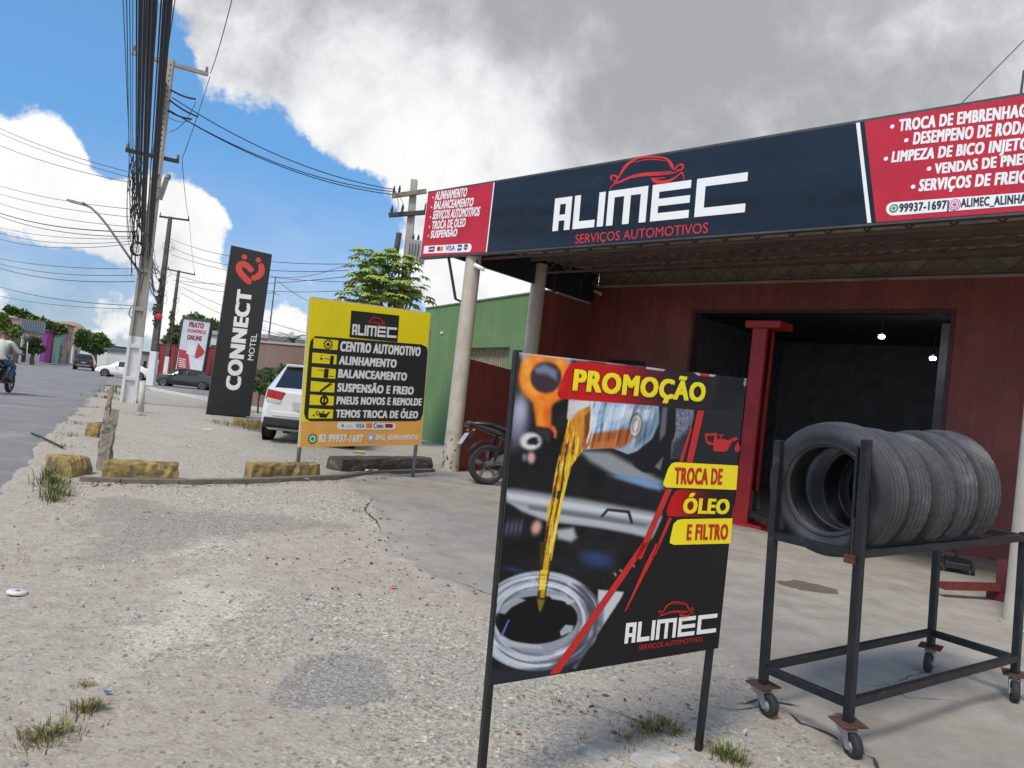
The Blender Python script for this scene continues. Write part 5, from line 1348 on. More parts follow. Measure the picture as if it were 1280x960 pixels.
# small bin and plastic bag at the lift foot
bb = gp(948, 650)
t = thing('plastic_bag', 'crumpled grey plastic bag on the floor at the red lift foot', 'bag', gp(951, 655), .3)
r = random.Random(12); mb = MB(); vs = []; nl, ns = 6, 10
for i in range(nl):
    for k in range(ns):
        a_ = 6.283*k/ns; rr = .12 * math.sin(math.pi*(i+.4)/(nl)) * r.uniform(.7, 1.25) + .015; vs.append((math.cos(a_)*rr, math.sin(a_)*rr, .15*i/(nl-1)*r.uniform(.85, 1.1)))
mb.add(vs, [(i*ns+k, i*ns+(k+1)%ns, (i+1)*ns+(k+1)%ns, (i+1)*ns+k) for i in range(nl-1) for k in range(ns)] + [tuple(range((nl-1)*ns, nl*ns))]); mb.build('sack', mat('bag_grey', (.45, .46, .48), .5, var=.3, vscale=10), t)
t = thing('clear_bottle', 'upright translucent grey funnel bottle on the floor beside the lift foot', 'bottle', gp(942, 640), 0)
mb = MB(); mb.lathe([(0, .001), (0, .12), (.02, .125), (.38, .05), (.42, .03), (.5, .028), (.5, .001)], (0, 0, 0), (0, 0, 1), 16); mb.build('bottle_body', mat('bottle_grey', (.16, .17, .18), .3, var=.1), t)
mb = MB(); mb.lathe([(.5, .001), (.5, .034), (.54, .034), (.54, .001)], (0, 0, 0), (0, 0, 1), 12); mb.build('cap', steel_d, t)

# ------------------------------------------------------------------ motorcycle
def lerpv(a, b, t): return Vector(a).lerp(Vector(b), t)
def make_motorbike(name, label, col, detail=True, group=None):
    """x forward, rear wheel axle at the origin column; metres"""
    t = thing(name, label, 'motorcycle', (0, 0, 0), 0, group)
    body = mat('bike_' + name + str(col), col, .3, var=.1, coat=.4); dark = mat('bike_dark', (.018, .018, .02), .5, var=.2); al = mat('bike_alloy', (.15, .15, .155), .4, metal=.7, var=.2); seatm = mat('bike_seat', (.022, .022, .024), .75, var=.2)
    tl = mat('bike_taillight', (.16, .012, .012), .25, coat=.6)
    WB, RW = 1.28, .30
    for x in (0, WB):
        mb = MB(); mb.lathe([(-.028, .222), (-.05, .245), (-.05, .275), (-.03, .294), (0, .30), (.03, .294), (.05, .275), (.05, .245), (.028, .222)], (x, 0, RW), (0, 1, 0), 40); w_ = mb.build('wheel', mat('bike_tyre', (.022, .022, .024), .75, var=.25, vscale=12), t)
        mb = MB()
        mb.lathe([(-.03, .218), (-.034, .228), (.034, .228), (.03, .218), (.012, .205), (-.012, .205)], (x, 0, RW), (0, 1, 0), 40, closed=True)
        for k in range(5):
            a_ = 6.2832 * k / 5 + .4
            for d_ in (-.09, .09): mb.bar((x + math.cos(a_)*.04, 0, RW + math.sin(a_)*.04), (x + math.cos(a_+d_)*.21, 0, RW + math.sin(a_+d_)*.21), .02, .018, (0, 1, 0))
        mb.lathe([(-.06, .001), (-.06, .045), (-.02, .05), (.02, .05), (.06, .045), (.06, .001)], (x, 0, RW), (0, 1, 0), 20); mb.build('rim', al, w_)
    mb = MB()
    for s in (-1, 1): mb.bar((-.06, s*.095, RW), (.50, s*.10, RW + .06), .03, .05)
    mb.build('swingarm', mat('bike_swing', (.11, .11, .115), .5, metal=.5, var=.2), t)
    for s in (-1, 1):
        mb = MB(); mb.tube([(.06, s*.13, RW + .05), (.16, s*.12, .72)], .014, 8); 
        for k in range(9): mb.tube([lerpv((.075, s*.1285, .42), (.145, s*.1215, .64), k/9), lerpv((.075, s*.1285, .42), (.145, s*.1215, .64), k/9 + .05)], .03, 10)
        mb.build('shock_absorber', dark, t)
    mb = MB(); mb.prism([(.10, -.012, RW + .04), (.52, -.012, RW + .09), (.52, -.012, RW + .14), (.28, -.012, RW + .2), (.05, -.012, RW + .11), (-.06, -.012, RW + .02), (-.06, -.012, RW - .03)], (0, .024, 0)); mb.v = [(a_, b_ - .11, c_) for a_, b_, c_ in mb.v]; mb.build('chain_guard', al, t)
    # tail, seat, tank
    def loft(secs, m_, nm, parent, n=14):
        mb = MB(); vs = []
        for (x, z, hw, hh) in secs:
            for k in range(n):
                a_ = 6.2832*k/n; ca, sa = math.cos(a_), math.sin(a_)
                vs.append((x, hw * abs(ca)**.7 * (1 if ca > 0 else -1), z + hh * abs(sa)**.7 * (1 if sa > 0 else -1)))
        q = len(secs)
        mb.add(vs, [(i*n+k, i*n+(k+1)%n, (i+1)*n+(k+1)%n, (i+1)*n+k) for i in range(q-1) for k in range(n)] + [tuple(range(n)), tuple(range((q-1)*n, q*n))], 0, True)
        return mb.build(nm, m_, parent)
    tail = loft([(-.40, .865, .03, .018), (-.32, .87, .075, .035), (-.15, .845, .095, .05), (.10, .79, .10, .065), (.30, .72, .095, .06)], body, 'tail', t)
    loft([(-.405, .835, .02, .008), (-.38, .838, .035, .014), (-.33, .828, .04, .016), (-.30, .82, .035, .012)], tl, 'taillight', t)
    loft([(-.22, .905, .08, .018), (-.05, .89, .11, .03), (.15, .845, .12, .04), (.40, .79, .115, .045), (.56, .80, .08, .04)], seatm, 'seat', t)
    loft([(.48, .83, .06, .05), (.58, .88, .12, .09), (.72, .93, .14, .105), (.86, .94, .12, .095), (.95, .91, .07, .06)], body, 'tank', t)
    mb = MB(); mb.tube([(-.33, .085, .885), (-.35, .07, .90), (-.35, -.07, .90), (-.33, -.085, .885)], .011, 8); mb.tube([(-.33, .085, .885), (.02, .115, .89)], .011, 8); mb.tube([(-.33, -.085, .885), (.02, -.115, .89)], .011, 8); mb.build('grab_rail', al, t)
    # mudguard and number plate
    mb = MB(); vs = []
    for k in range(8):
        a_ = R(55 + k * 14); 
        for s in (-1, 1): vs.append((math.cos(a_)*.345, s*.065, RW + .02 + math.sin(a_)*.345))
    mb.add(vs, [(2*k, 2*k+1, 2*k+3, 2*k+2) for k in range(7)], 0, True); o_ = mb.build('mudguard', dark, t); o_.modifiers.new('t', 'SOLIDIFY').thickness = .006
    mb = MB(); mb.prism([(-.27, -.022, .80), (-.33, -.022, .74), (-.44, -.022, .56), (-.40, -.022, .55), (-.26, -.022, .72)], (0, .044, 0)); mb.build('plate_bracket', dark, t)
    mb = MB(); mb.bar((-.355, 0, .735), (-.46, 0, .565), .2, .006, (1, 0, .6)); pl_ = mb.build('number_plate', mat('plate_grey', (.42, .43, .43), .5, var=.12, vscale=30), t)
    if detail:
        mb = MB()
        d_ = (Vector((-.46, 0, .565)) - Vector((-.355, 0, .735))); nrm = Vector((-.17, 0, .105)).normalized()
        text_mesh(mb, 'KVA', Vector((-.355, .05, .735)) + d_*.42, Vector((-.355, -.05, .735)) + d_*.42, Vector((-.355, .05, .735)) + d_*.12, nrm, .005, .02)
        text_mesh(mb, '4817', Vector((-.355, .07, .735)) + d_*.9, Vector((-.355, -.07, .735)) + d_*.9, Vector((-.355, .07, .735)) + d_*.5, nrm, .005, .02)
        if False: mb.build('plate_lettering', dark, pl_)
    mb = MB(); mb.box((.56, 0, .42), (.34, .24, .30)); mb.lathe([(-.15, .001), (-.15, .09), (.15, .09), (.15, .001)], (.52, 0, .36), (0, 1, 0), 20); mb.bar((.66, 0, .55), (.80, 0, .72), .14, .16, (0, 1, 0)); mb.build('engine', mat('bike_engine', (.10, .10, .105), .5, metal=.6, var=.3), t, .02)
    mb = MB(); mb.tube([(.74, .10, .50), (.80, .12, .30), (.5, .14, .20), (.15, .17, .28), (-.22, .18, .36)], [.018, .02, .022, .045, .045], 12); mb.build('exhaust', al, t)
    mb = MB()
    for p in (((.18, 0, .74), (.9, 0, .90)), ((.9, 0, .90), (.70, 0, .55)), ((.70, 0, .3), (.45, 0, .3)), ((.45, 0, .3), (.30, 0, .72))): mb.tube([(p[0][0], .06, p[0][2]), (p[1][0], .06, p[1][2])], .018, 8); mb.tube([(p[0][0], -.06, p[0][2]), (p[1][0], -.06, p[1][2])], .018, 8)
    mb.build('frame', dark, t)
    mb = MB()
    for s in (-1, 1): mb.tube([(WB, s*.085, RW), (.98, s*.085, .98)], .02, 10)
    mb.build('fork', al, t)
    mb = MB(); mb.tube([(.86, .36, 1.06), (.93, .28, 1.08), (.97, .1, 1.02), (.97, -.1, 1.02), (.93, -.28, 1.08), (.86, -.36, 1.06)], .013, 8)
    for s in (-1, 1): mb.tube([(.93, s*.28, 1.08), (.86, s*.37, 1.06)], .02, 8)
    mb.build('handlebar', dark, t)
    for s in (-1, 1):
        mb = MB(); mb.tube([(.95, s*.22, 1.08), (.93, s*.27, 1.22)], .006, 6); mb.lathe([(-.01, .001), (-.01, .055), (.01, .06), (.01, .001)], (.92, s*.29, 1.25), (1, 0, 0), 16); mb.build('mirror', dark, t)
        mb = MB(); mb.lathe([(-.03, .001), (-.02, .02), (.03, .018), (.05, .001)], (-.3, s*.13, .78), (0, s, 0), 10); mb.build('indicator', mat('indicator', (.5, .2, .03), .3), t)
    mb = MB(); mb.lathe([(-.1, .03), (-.04, .075), (.04, .085), (.06, .001)], (1.03, 0, .93), (1, 0, -.1), 18); mb.build('headlight', al, t)
    mb = MB(); vs = []
    for k in range(9):
        a_ = R(30 + k * 15)
        for s in (-1, 1): vs.append((WB + math.cos(a_)*.33, s*.06, RW + .01 + math.sin(a_)*.33))
    mb.add(vs, [(2*k, 2*k+1, 2*k+3, 2*k+2) for k in range(8)], 0, True); o_ = mb.build('front_mudguard', body, t); o_.modifiers.new('t', 'SOLIDIFY').thickness = .006
    mb = MB(); mb.tube([(.5, .16, .32), (.56, .24, .02)], .012, 8); mb.build('side_stand', dark, t)
    return t
bk = make_motorbike('parked_motorcycle', 'black motorcycle parked before the maroon gate, half hidden by the promotional board', (.022, .022, .025))
pbk = gp(607, 606); hd = Vector((.93, .36, 0)).normalized()
bk.location = pbk; bk.rotation_euler = (R(-5), 0, math.atan2(hd.y, hd.x))

# ------------------------------------------------------------------ kerb blocks, stump, stubs
ykb = mat('kerb_yellow', (.36, .268, .095), .92, var=.3, vscale=5, col2=(.14, .108, .07), c2amt=.50, c2scale=6, bump=.6, bscale=22, streak=.5)
gkb = mat('kerb_dark', (.075, .068, .058), .95, var=.35, vscale=5, col2=(.20, .185, .165), c2amt=.3, c2scale=7, bump=.7, bscale=18)
def kerb(name, label, p, q, h, d, m_, seed, group='worn kerb blocks', lean=.0):
    """block whose front foot runs from p to q (ground points)"""
    p, q = Vector(p), Vector(q); L_ = (q - p).length; a_ = math.atan2(q.y - p.y, q.x - p.x)
    t = thing(name, label, 'kerb block', p, a_, group)
    r = random.Random(seed); mb = MB(); nx = 14; vs = []
    sec = [(0, -.06), (0, h*.45), (d*.06, h*.9), (d*.16, h), (d*.84, h*1.01), (d*.95, h*.9), (d, -.06)]
    for i in range(nx + 1):
        for (y, z) in sec:
            e = 0
            if i in (0, nx) and z > h*.8: e = h * .06 * (1 if i == 0 else -1)
            j = r.gauss(0, .006)
            vs.append((L_*i/nx + e + r.gauss(0, .004), y + lean*z + j, z + r.gauss(0, .005) - (r.random() < .08) * .02 * (z > h*.8)))
    ns = len(sec)
    fs = [(i*ns+k, (i+1)*ns+k, (i+1)*ns+k+1, i*ns+k+1) for i in range(nx) for k in range(ns-1)] + [tuple(range(ns)), tuple(range(nx*ns, (nx+1)*ns))]
    mb.add(vs, fs); o_ = mb.build('block', m_, t); o_.name = 'block'
    return t
kerb('kerb_block', 'long worn yellow kerb block to one side of the split wooden stump', gp(127, 599), gp(223, 601), .205, .17, ykb, 1)
kerb('kerb_block', 'short tilted yellow kerb block between the road and the stump', gp(87, 599), gp(117, 594), .215, .30, ykb, 2, lean=.25)
kerb('kerb_block', 'small yellow kerb block standing end on behind the stump', gp(105, 545), gp(122, 547), .21, .32, ykb, 3)
kerb('kerb_block', 'yellow kerb block at the foot of the yellow service board', gp(314, 600), gp(400, 597), .20, .17, ykb, 4)
kerb('kerb_block', 'yellow kerb block with grass beside the black totem and the white hatchback', gp(294, 532), gp(332, 535), .17, .25, ykb, 5)
kerb('kerb_block', 'long dark unpainted kerb block between yellow board and cream column', gp(427, 590), gp(541, 587), .19, .32, gkb, 6)
# weathered split stump
sp_ = gp(131, 588)
stp = thing('wooden_stump', 'weathered grey split wooden stump with two prongs between kerb blocks', 'stump', sp_, 0)
wood = mat('old_wood', (.31, .275, .235), .95, var=.3, vscale=8, col2=(.11, .095, .078), c2amt=.40, c2scale=11, bump=1.0, bscale=26, streak=.55)
def branch(mb, pts, rr, seed, n=12):
    r = random.Random(seed); pts = [Vector(p) for p in pts]; vs = []; q = []
    for i in range(len(pts)-1):
        for k in range(5): q.append((pts[i].lerp(pts[i+1], k/5), rr[i]*(1-k/5) + rr[i+1]*k/5))
    q.append((pts[-1], rr[-1])); ph = [r.uniform(.72, 1.25) for _ in range(n)]
    for i, (p, R0) in enumerate(q):
        for k in range(n):
            a_ = 6.2832*k/n + i*.05; rad = R0 * ph[k] * r.uniform(.9, 1.1); vs.append(p + Vector((math.cos(a_)*rad, math.sin(a_)*rad*.75, r.uniform(-.01, .01))))
    m_ = len(q)
    mb.add(vs, [(i*n+k, i*n+(k+1)%n, (i+1)*n+(k+1)%n, (i+1)*n+k) for i in range(m_-1) for k in range(n)] + [tuple(range((m_-1)*n, m_*n))], 0, False)
def stpt(px, py, dy=0): p = atY(px, py, sp_.y + dy); return p - sp_
mb = MB(); branch(mb, [stpt(131, 594), stpt(133, 560), stpt(137, 535), stpt(144, 512)], [.085, .075, .075, .05], 3); mb.build('trunk', wood, stp)
mb = MB(); branch(mb, [stpt(129, 560), stpt(133, 530), stpt(136, 505), stpt(140, 484), stpt(143, 482), stpt(144, 490)], [.05, .042, .034, .03, .028, .018], 4, 10); mb.build('prong', wood, stp)
mb = MB(); branch(mb, [stpt(128, 594), stpt(122, 588), stpt(118, 600)], [.05, .035, .015], 6, 8); mb.build('root', wood, stp)
# short pale stub beside the big pole
sb0 = gp(176, 515)
t = thing('white_stub', 'short white painted post leaning beside the big concrete pole', 'post', sb0)
top_ = atY(178.5, 477, sb0.y) - sb0
mb = MB(); mb.tube([(0, 0, -.05), top_ * .5, top_], [.075, .07, .065], 14); mb.build('stub', mat('stub_white', (.55, .52, .47), .9, var=.2, vscale=6, bump=.3, streak=.3), t)

# ------------------------------------------------------------------ loose things on the ground
def gxy(px, py, dz=0): p = gp(px, py); p.z = gz_at(p.x, p.y) + dz if -7 < p.x < 6 and p.y < 13.4 else p.z + dz; return p
def scrap(name, label, cat, px, py, s, m_, seed, flat=.25):
    t = gxy(px, py, .012); r = random.Random(seed); mb = MB(); n = 9; vs = [(0, 0, s*flat*.6)]
    for k in range(n):
        a_ = 6.2832*k/n; rr = s * r.uniform(.5, 1.1); vs.append((math.cos(a_)*rr, math.sin(a_)*rr*.7, r.uniform(-.05, 1)*s*flat))
    mb.add(vs, [(0, 1+k, 1+(k+1) % n) for k in range(n)])
    o_ = mb.build(name, m_); o_.location = t; o_.modifiers.new('t', 'SOLIDIFY').thickness = .003
    tag(o_, label, cat, 'scraps of litter'); return o_
scrap('plastic_scrap', 'bright orange scrap of plastic on the dirt', 'litter', 492, 737, .03, mat('scrap_orange', (.7, .09, .02), .5), 1, .6)
scrap('paper_scrap', 'white crumpled paper against the dark kerb block', 'litter', 463, 591, .10, mat('scrap_white', (.62, .62, .63), .8), 2, .5)
scrap('paper_scrap', 'yellow wrapper on the ground behind the dark kerb block', 'litter', 449, 566, .16, mat('scrap_yellow', (.6, .45, .06), .7), 3, .2)
scrap('paper_scrap', 'white paper scrap at the post foot of the yellow board', 'litter', 381, 601, .07, mat('scrap_white', (0, 0, 0)), 4, .4)
scrap('paper_scrap', 'small white scrap on the neighbour forecourt near the totem', 'litter', 260, 538, .09, mat('scrap_white', (0, 0, 0)), 5, .3)
scrap('plastic_scrap', 'small blue scrap on the gravel near the grass tuft', 'litter', 133, 872, .02, mat('scrap_blue', (.06, .12, .35), .6), 6, .4)
scrap('plastic_scrap', 'reddish scrap in front of the promotional board', 'litter', 647, 917, .02, mat('scrap_pink', (.4, .12, .10), .6), 7, .4)
p = gxy(21, 744, .004)
cap = thing('bottle_cap', 'flat white round lid lying on the sand near the road', 'lid', p)
mb = MB(); mb.lathe([(0, .055), (.012, .06), (.02, .052), (.017, .02), (.02, .001)], (0, 0, 0), (.05, .1, 1), 20); mb.build('lid', mat('scrap_white', (0, 0, 0)), cap)
mb = MB(); mb.lathe([(.0215, .001), (.0215, .014)], (0, 0, 0), (.05, .1, 1), 12); mb.build('emblem', mat('cap_grey', (.2, .18, .17), .6), cap)
# dark rod on the road edge
mb = MB(); pts = [gp(39, 544), gp(52, 549), (gp(64, 555)), gp(78, 562)]
mb.tube([p_ + Vector((0, 0, .03)) for p_ in pts], .013, 6); o_ = mb.build('rubber_strip', mat('rod_black', (.03, .03, .03), .7)); tag(o_, 'thin black strip lying on the road edge', 'strip')
mb = MB(); mb.tube([gxy(1272, 735, .3), gxy(1260, 742, .28), gxy(1266, 752, .06), gxy(1272, 765, .02), gxy(1266, 780, .015), gxy(1275, 785, .012), gxy(1284, 800, .012)], .006, 6); o_ = mb.build('loose_cable', mat('cable_white', (.6, .6, .58), .5)); tag(o_, 'loose white cable at the foot of the nearest cream column', 'cable')
t = thing('slipper', 'old white slipper lying at the foot of the nearest cream column', 'slipper', gxy(1266, 781, .0), -.6)
mb = MB(); mb.prism([(-.13, -.04, 0), (-.1, -.05, 0), (.0, -.042, 0), (.1, -.055, 0), (.14, -.02, 0), (.13, .03, 0), (.02, .04, 0), (-.1, .045, 0), (-.14, .01, 0)], (0, 0, .02)); mb.build('sole', mat('slipper_grey', (.36, .34, .31), .8, var=.25), t); t.scale = (.8, .8, .8)
mb = MB(); mb.tube([(.02, -.045, .02), (.06, 0, .05), (.03, .04, .02)], .01, 6); mb.build('strap', mat('bag_grey', (0, 0, 0)), t)
# pebbles and grit
r = random.Random(21); mb = MB()
ico = [(0,0,1), (.894,0,.447), (.276,.851,.447), (-.724,.526,.447), (-.724,-.526,.447), (.276,-.851,.447), (.724,.526,-.447), (-.276,.851,-.447), (-.894,0,-.447), (-.276,-.851,-.447), (.724,-.526,-.447), (0,0,-1)]
icf = [(0,1,2),(0,2,3),(0,3,4),(0,4,5),(0,5,1),(1,6,2),(2,7,3),(3,8,4),(4,9,5),(5,10,1),(6,7,2),(7,8,3),(8,9,4),(9,10,5),(10,6,1),(11,7,6),(11,8,7),(11,9,8),(11,10,9),(11,6,10)]
def in_slab(x, y): return float(poly_sd(np.array(x), np.array(y), slab)) < .1
cnt = 0
while cnt < 5200:
    if cnt < 4200: x = r.uniform(-4.6, 2.2); y = 1.9 + r.random()**1.7 * 6.5
    else: x = r.uniform(-6, .5); y = r.uniform(4, 12)
    if float(road_side(np.array(x), np.array(y))) < .1: continue
    if in_slab(x, y) and r.random() < .93: continue
    s = .003 + r.random()**7 * .014; z = gz_at(x, y)
    q = Matrix.Rotation(r.uniform(0, 6), 3, (r.random(), r.random(), r.random() + .1)); sx, sy, sz = s*r.uniform(.7, 1.5), s*r.uniform(.7, 1.3), s*r.uniform(.5, .9)
    mb.add([q @ Vector((a_*sx*r.uniform(.8, 1.2), b_*sy, c_*sz)) + Vector((x, y, z + s*.25)) for a_, b_, c_ in ico], icf, r.choice((0, 0, 1, 2)))
    cnt += 1
o_ = mb.build('pebbles', [mat('pebble_a', (.33, .31, .28), .9, var=.3, vscale=30), mat('pebble_b', (.24, .23, .215), .9, var=.3, vscale=30), mat('pebble_c', (.5, .48, .45), .9, var=.2, vscale=30)])
tag(o_, 'loose pebbles and grit scattered over the worn forecourt', 'pebbles', None, 'stuff')
# broken concrete lumps by the banner leg
for i, (px, py, s, lab) in enumerate(((815, 950, .10, 'pale broken slab of concrete sunk in the dirt between the promotional board legs'), (742, 942, .055, 'smaller lump of broken concrete at the edge of the pale slab'), (858, 951, .035, 'small stone beside the grass at the promotional board leg'), (770, 955, .03, 'little stone next to the broken concrete slab'))):
    t = thing('concrete_lump', lab, 'stone', gxy(px, py, -.012), r.uniform(0, 3), 'broken concrete in the dirt'); mb = MB(); vs = [];n = 11
    for k in range(n): a_ = 6.2832*k/n; rr = s*r.uniform(.75, 1.15); vs.append((math.cos(a_)*rr*1.4, math.sin(a_)*rr*.8, .0))
    vs2 = [(x*.9, y*.9, .022 + r.uniform(-.006, .006)) for x, y, z in vs]
    mb.add(vs + vs2 + [(0, 0, .026)], [(k, (k+1)%n, n+(k+1)%n, n+k) for k in range(n)] + [(n+k, n+(k+1)%n, 2*n) for k in range(n)]); mb.build('stone', mat('lump_concrete', (.40, .385, .355), .95, var=.25, vscale=12, bump=.7, bscale=40), t)
# grass
def tuft(mb, c_, n, h, spread, r, dry=.3):
    for _ in range(n):
        a_ = r.uniform(0, 6.283); d_ = abs(r.gauss(0, spread)); b_ = Vector((c_.x + math.cos(a_)*d_, c_.y + math.sin(a_)*d_, c_.z - .005))
        lean = Vector((math.cos(a_) + r.gauss(0, .5), math.sin(a_) + r.gauss(0, .5), 0)) * r.uniform(.15, .8) * h; hh = h * r.uniform(.5, 1.1); w_ = h * r.uniform(.012, .03) + .0015
        sd_ = Vector((-lean.y, lean.x, 0)); sd_ = sd_.normalized() * w_ if sd_.length > 1e-6 else Vector((w_, 0, 0))
        p1 = b_ + lean * .35 + Vector((0, 0, hh * .62)); p2 = b_ + lean + Vector((0, 0, hh * .95))
        mb.add([b_ - sd_, b_ + sd_, p1 + sd_*.8, p1 - sd_*.8, p2], [(0, 1, 2, 3), (3, 2, 4)], 1 if r.random() < dry else (2 if r.random() < .35 else 0))
gm = [mat('grass_green', (.085, .135, .030), .7, var=.3, vscale=2), mat('grass_dry', (.30, .25, .12), .8, var=.25, vscale=3), mat('grass_dark', (.05, .085, .022), .7, var=.3)]
r = random.Random(4)
for label, spots in (
    ('tall green grass tuft growing beside the road and the tilted kerb block', [(66, 608, 220, .13, .09), (70, 618, 170, .12, .09), (66, 625, 110, .09, .08), (62, 600, 70, .17, .05)]),
    ('low grass in the sand in the nearest corner by the road', [(55, 925, 170, .05, .06), (40, 930, 80, .04, .05), (72, 918, 90, .05, .05)]),
    ('small dry tuft on the gravel, the upper of two', [(106, 860, 70, .03, .03)]),
    ('small tuft on the gravel, the lower of two', [(105, 892, 130, .055, .04), (118, 886, 70, .04, .03)]),
    ('dry grass growing in the broken concrete behind the promotional board legs', [(810, 915, 190, .055, .05), (830, 908, 120, .05, .05), (785, 925, 120, .035, .06), (845, 918, 60, .04, .03)]),
    ('green grass at the foot of the promotional board leg', [(905, 948, 190, .06, .05), (920, 955, 100, .05, .04)]),
    ('grass along the kerb below the black totem', [(285, 532, 120, .14, .3), (312, 536, 160, .2, .3), (330, 540, 120, .2, .2), (270, 528, 60, .1, .3)]),
    ('patchy grass on the verge round the big concrete pole', [(165, 503, 160, .16, .25), (132, 498, 120, .16, .4), (140, 492, 140, .2, .5), (178, 520, 90, .08, .4), (120, 510, 60, .08, .3), (95, 530, 60, .08, .2), (88, 545, 60, .08, .15), (150, 485, 140, .18, .5)]),
    ('sparse weeds on the sandy verge along the road', [(80, 560, 40, .06, .1), (100, 520, 50, .08, .2), (30, 700, 20, .03, .1), (440, 640, 30, .03, .06), (700, 877, 40, .03, .04)])):
    mb = MB()
    for (px, py, n_, h, s) in spots: tuft(mb, gxy(px, py), n_, h, s, r, .65 if 'dry' in label or 'sparse' in label or 'low' in label else .38)
    o_ = mb.build('grass', gm); tag(o_, label, 'grass', None, 'stuff')
# dry leaf litter and grit gathered against the concrete strip and in the corners
r = random.Random(77); mb = MB()
for (px0, py0, px1, py1, n_, sp) in ((100, 606, 222, 609, 70, .06), (225, 609, 420, 602, 90, .06), (424, 602, 545, 593, 70, .07), (455, 622, 482, 690, 60, .14), (60, 560, 128, 500, 60, .25), (760, 880, 870, 940, 60, .2), (330, 700, 600, 745, 60, .3)):
    for _ in range(n_):
        f = r.random(); p = gxy(px0 + (px1 - px0)*f, py0 + (py1 - py0)*f); p.x += r.gauss(0, sp); p.y += r.gauss(0, sp)
        if abs(p.x) < 7 and 1.5 < p.y < 13: p.z = gz_at(p.x, p.y)
        s = r.uniform(.008, .03); a_ = r.uniform(0, 6.28); d_ = Vector((math.cos(a_), math.sin(a_), r.uniform(-.2, .3))) * s; e_ = Vector((-math.sin(a_), math.cos(a_), r.uniform(-.3, .4))) * s * r.uniform(.25, .5)
        p = p + Vector((0, 0, .006)); mb.add([p - d_, p + e_ + Vector((0, 0, .004)), p + d_, p - e_], [(0, 1, 2), (0, 2, 3)], r.choice((0, 0, 1, 1, 2)))
o_ = mb.build('leaf_litter', [mat('dead_leaf_a', (.13, .075, .035), .9, var=.3), mat('dead_leaf_b', (.07, .05, .03), .9, var=.3), mat('dead_leaf_c', (.36, .32, .25), .9, var=.3)])
tag(o_, 'dry leaves and bits of dirt gathered along the concrete strip and cracks', 'litter', None, 'stuff')
# ------------------------------------------------------------------ utility poles
conc = mat('pole_concrete', (.34, .33, .305), .9, var=.14, vscale=2.5, bump=.3, bscale=40, streak=.2)
polew = mat('pole_whitewash', (.66, .67, .70), .85, var=.10, vscale=4, bump=.2, streak=.15)
dpole = mat('pole_dark', (.095, .085, .075), .9, var=.3, vscale=4, bump=.3)
tim = mat('arm_timber', (.20, .17, .13), .9, var=.3, vscale=6, bump=.3); armd = mat('arm_dark', (.045, .04, .038), .8, var=.3)
porc = mat('insulator', (.20, .19, .18), .3, var=.2); wire = mat('wire_black', (.012, .012, .013), .6, var=0)
sdir2 = Vector((-.39, .92, 0)).normalized(); across = Vector((.92, .39, 0)).normalized()
def insulator(mb, p, h=.18):
    mb.lathe([(0, .02), (.02, .055), (.05, .03), (.07, .055), (.10, .03), (.12, .05), (h, .02), (h, .001)], p, (0, 0, 1), 12)
p1 = gp(160, 503); p1.z = float(zf(p1.x, p1.y))
def ppt(px, py, dy=0): return atY(px, py, p1.y + dy)
P1 = thing('utility_pole', 'big pale concrete utility pole with whitewashed foot and holes up its face', 'utility pole', p1, math.atan2(across.y, across.x))
top1 = ppt(214.5, 74); lean1 = top1 - p1; Hp = lean1.z
P1m = Matrix.Translation(p1) @ Matrix.Rotation(math.atan2(across.y, across.x), 4, 'Z'); P1i = P1m.inverted()
tl = P1i @ top1
def poleseg(mb, z0, z1, holes=False, mi=0):
    """H-profile between two heights, with cross ribs"""
    def at(z):
        f = z / Hp; return Vector((tl.x * f, tl.y * f, z)), .46 - .27 * f, .30 - .12 * f
    a, wa, da = at(z0); b, wb, db = at(z1)
    for s in (-1, 1):
        mb.bar(a + Vector((s*wa*.40, 0, 0)), b + Vector((s*wb*.40, 0, 0)), wa*.2, da, (0, 1, 0), mi, wb*.2, db)
    mb.bar(a, b, wa*.6, da*.45, (0, 1, 0), mi, wb*.6, db*.45)
def rib(mb, z, th=.12):
    f = z / Hp; mb.box((tl.x*f, tl.y*f, z), ((.46 - .27*f)*.598, (.30 - .12*f)*.96, th))
zw = 2.05
mb = MB(); poleseg(mb, -.2, zw); rib(mb, 1.75); rib(mb, .75); mb.build('whitewashed_foot', polew, P1, .006)
mb = MB(); poleseg(mb, zw + .001, Hp)
for z in (2.9, 4.1, 5.3, 6.4): rib(mb, z)
mb.bar(Vector((tl.x*.66, tl.y*.66, Hp*.66)), Vector((tl.x*.998, tl.y*.998, Hp*.998)), .16, .245, (0, 1, 0))
mb.build('shaft', conc, P1, .006)
mb = MB()
for k in range(20):
    f = .68 + .3*k/19
    for s in (-1, 1): mb.box((tl.x*f + s*.0, tl.y*f - .125 + .0*s, Hp*f), (.03, .02, .035))
mb.build('bolt_hole', mat('hole_dark', (.05, .05, .05), .9, var=0), P1)
def parm(name, a, b, w, m_, parent, inv, ins=(0, 1)):
    mb = MB(); mb.bar(inv @ a, inv @ b, w, w * 1.1); arm = mb.build(name, m_, parent, .004)
    for i in ins:
        mb = MB(); q = inv @ a.lerp(b, i * .95 + .025); insulator(mb, q + Vector((0, 0, w*.55))); mb.build('insulator', porc, arm)
    return arm
A1a, A1b = ppt(167.5, 68, -.5), ppt(262.5, 95.5, .7)
parm('cross_arm', A1a + Vector((0, -.15, 0)), A1b + Vector((0, -.15, 0)), .11, tim if False else conc, P1, P1i)
A2a, A2b = ppt(161, 190, -.4), ppt(227, 204.5, .5)
parm('cross_arm', A2a + Vector((0, -.2, 0)), A2b + Vector((0, -.2, 0)), .10, armd, P1, P1i)
mb = MB()
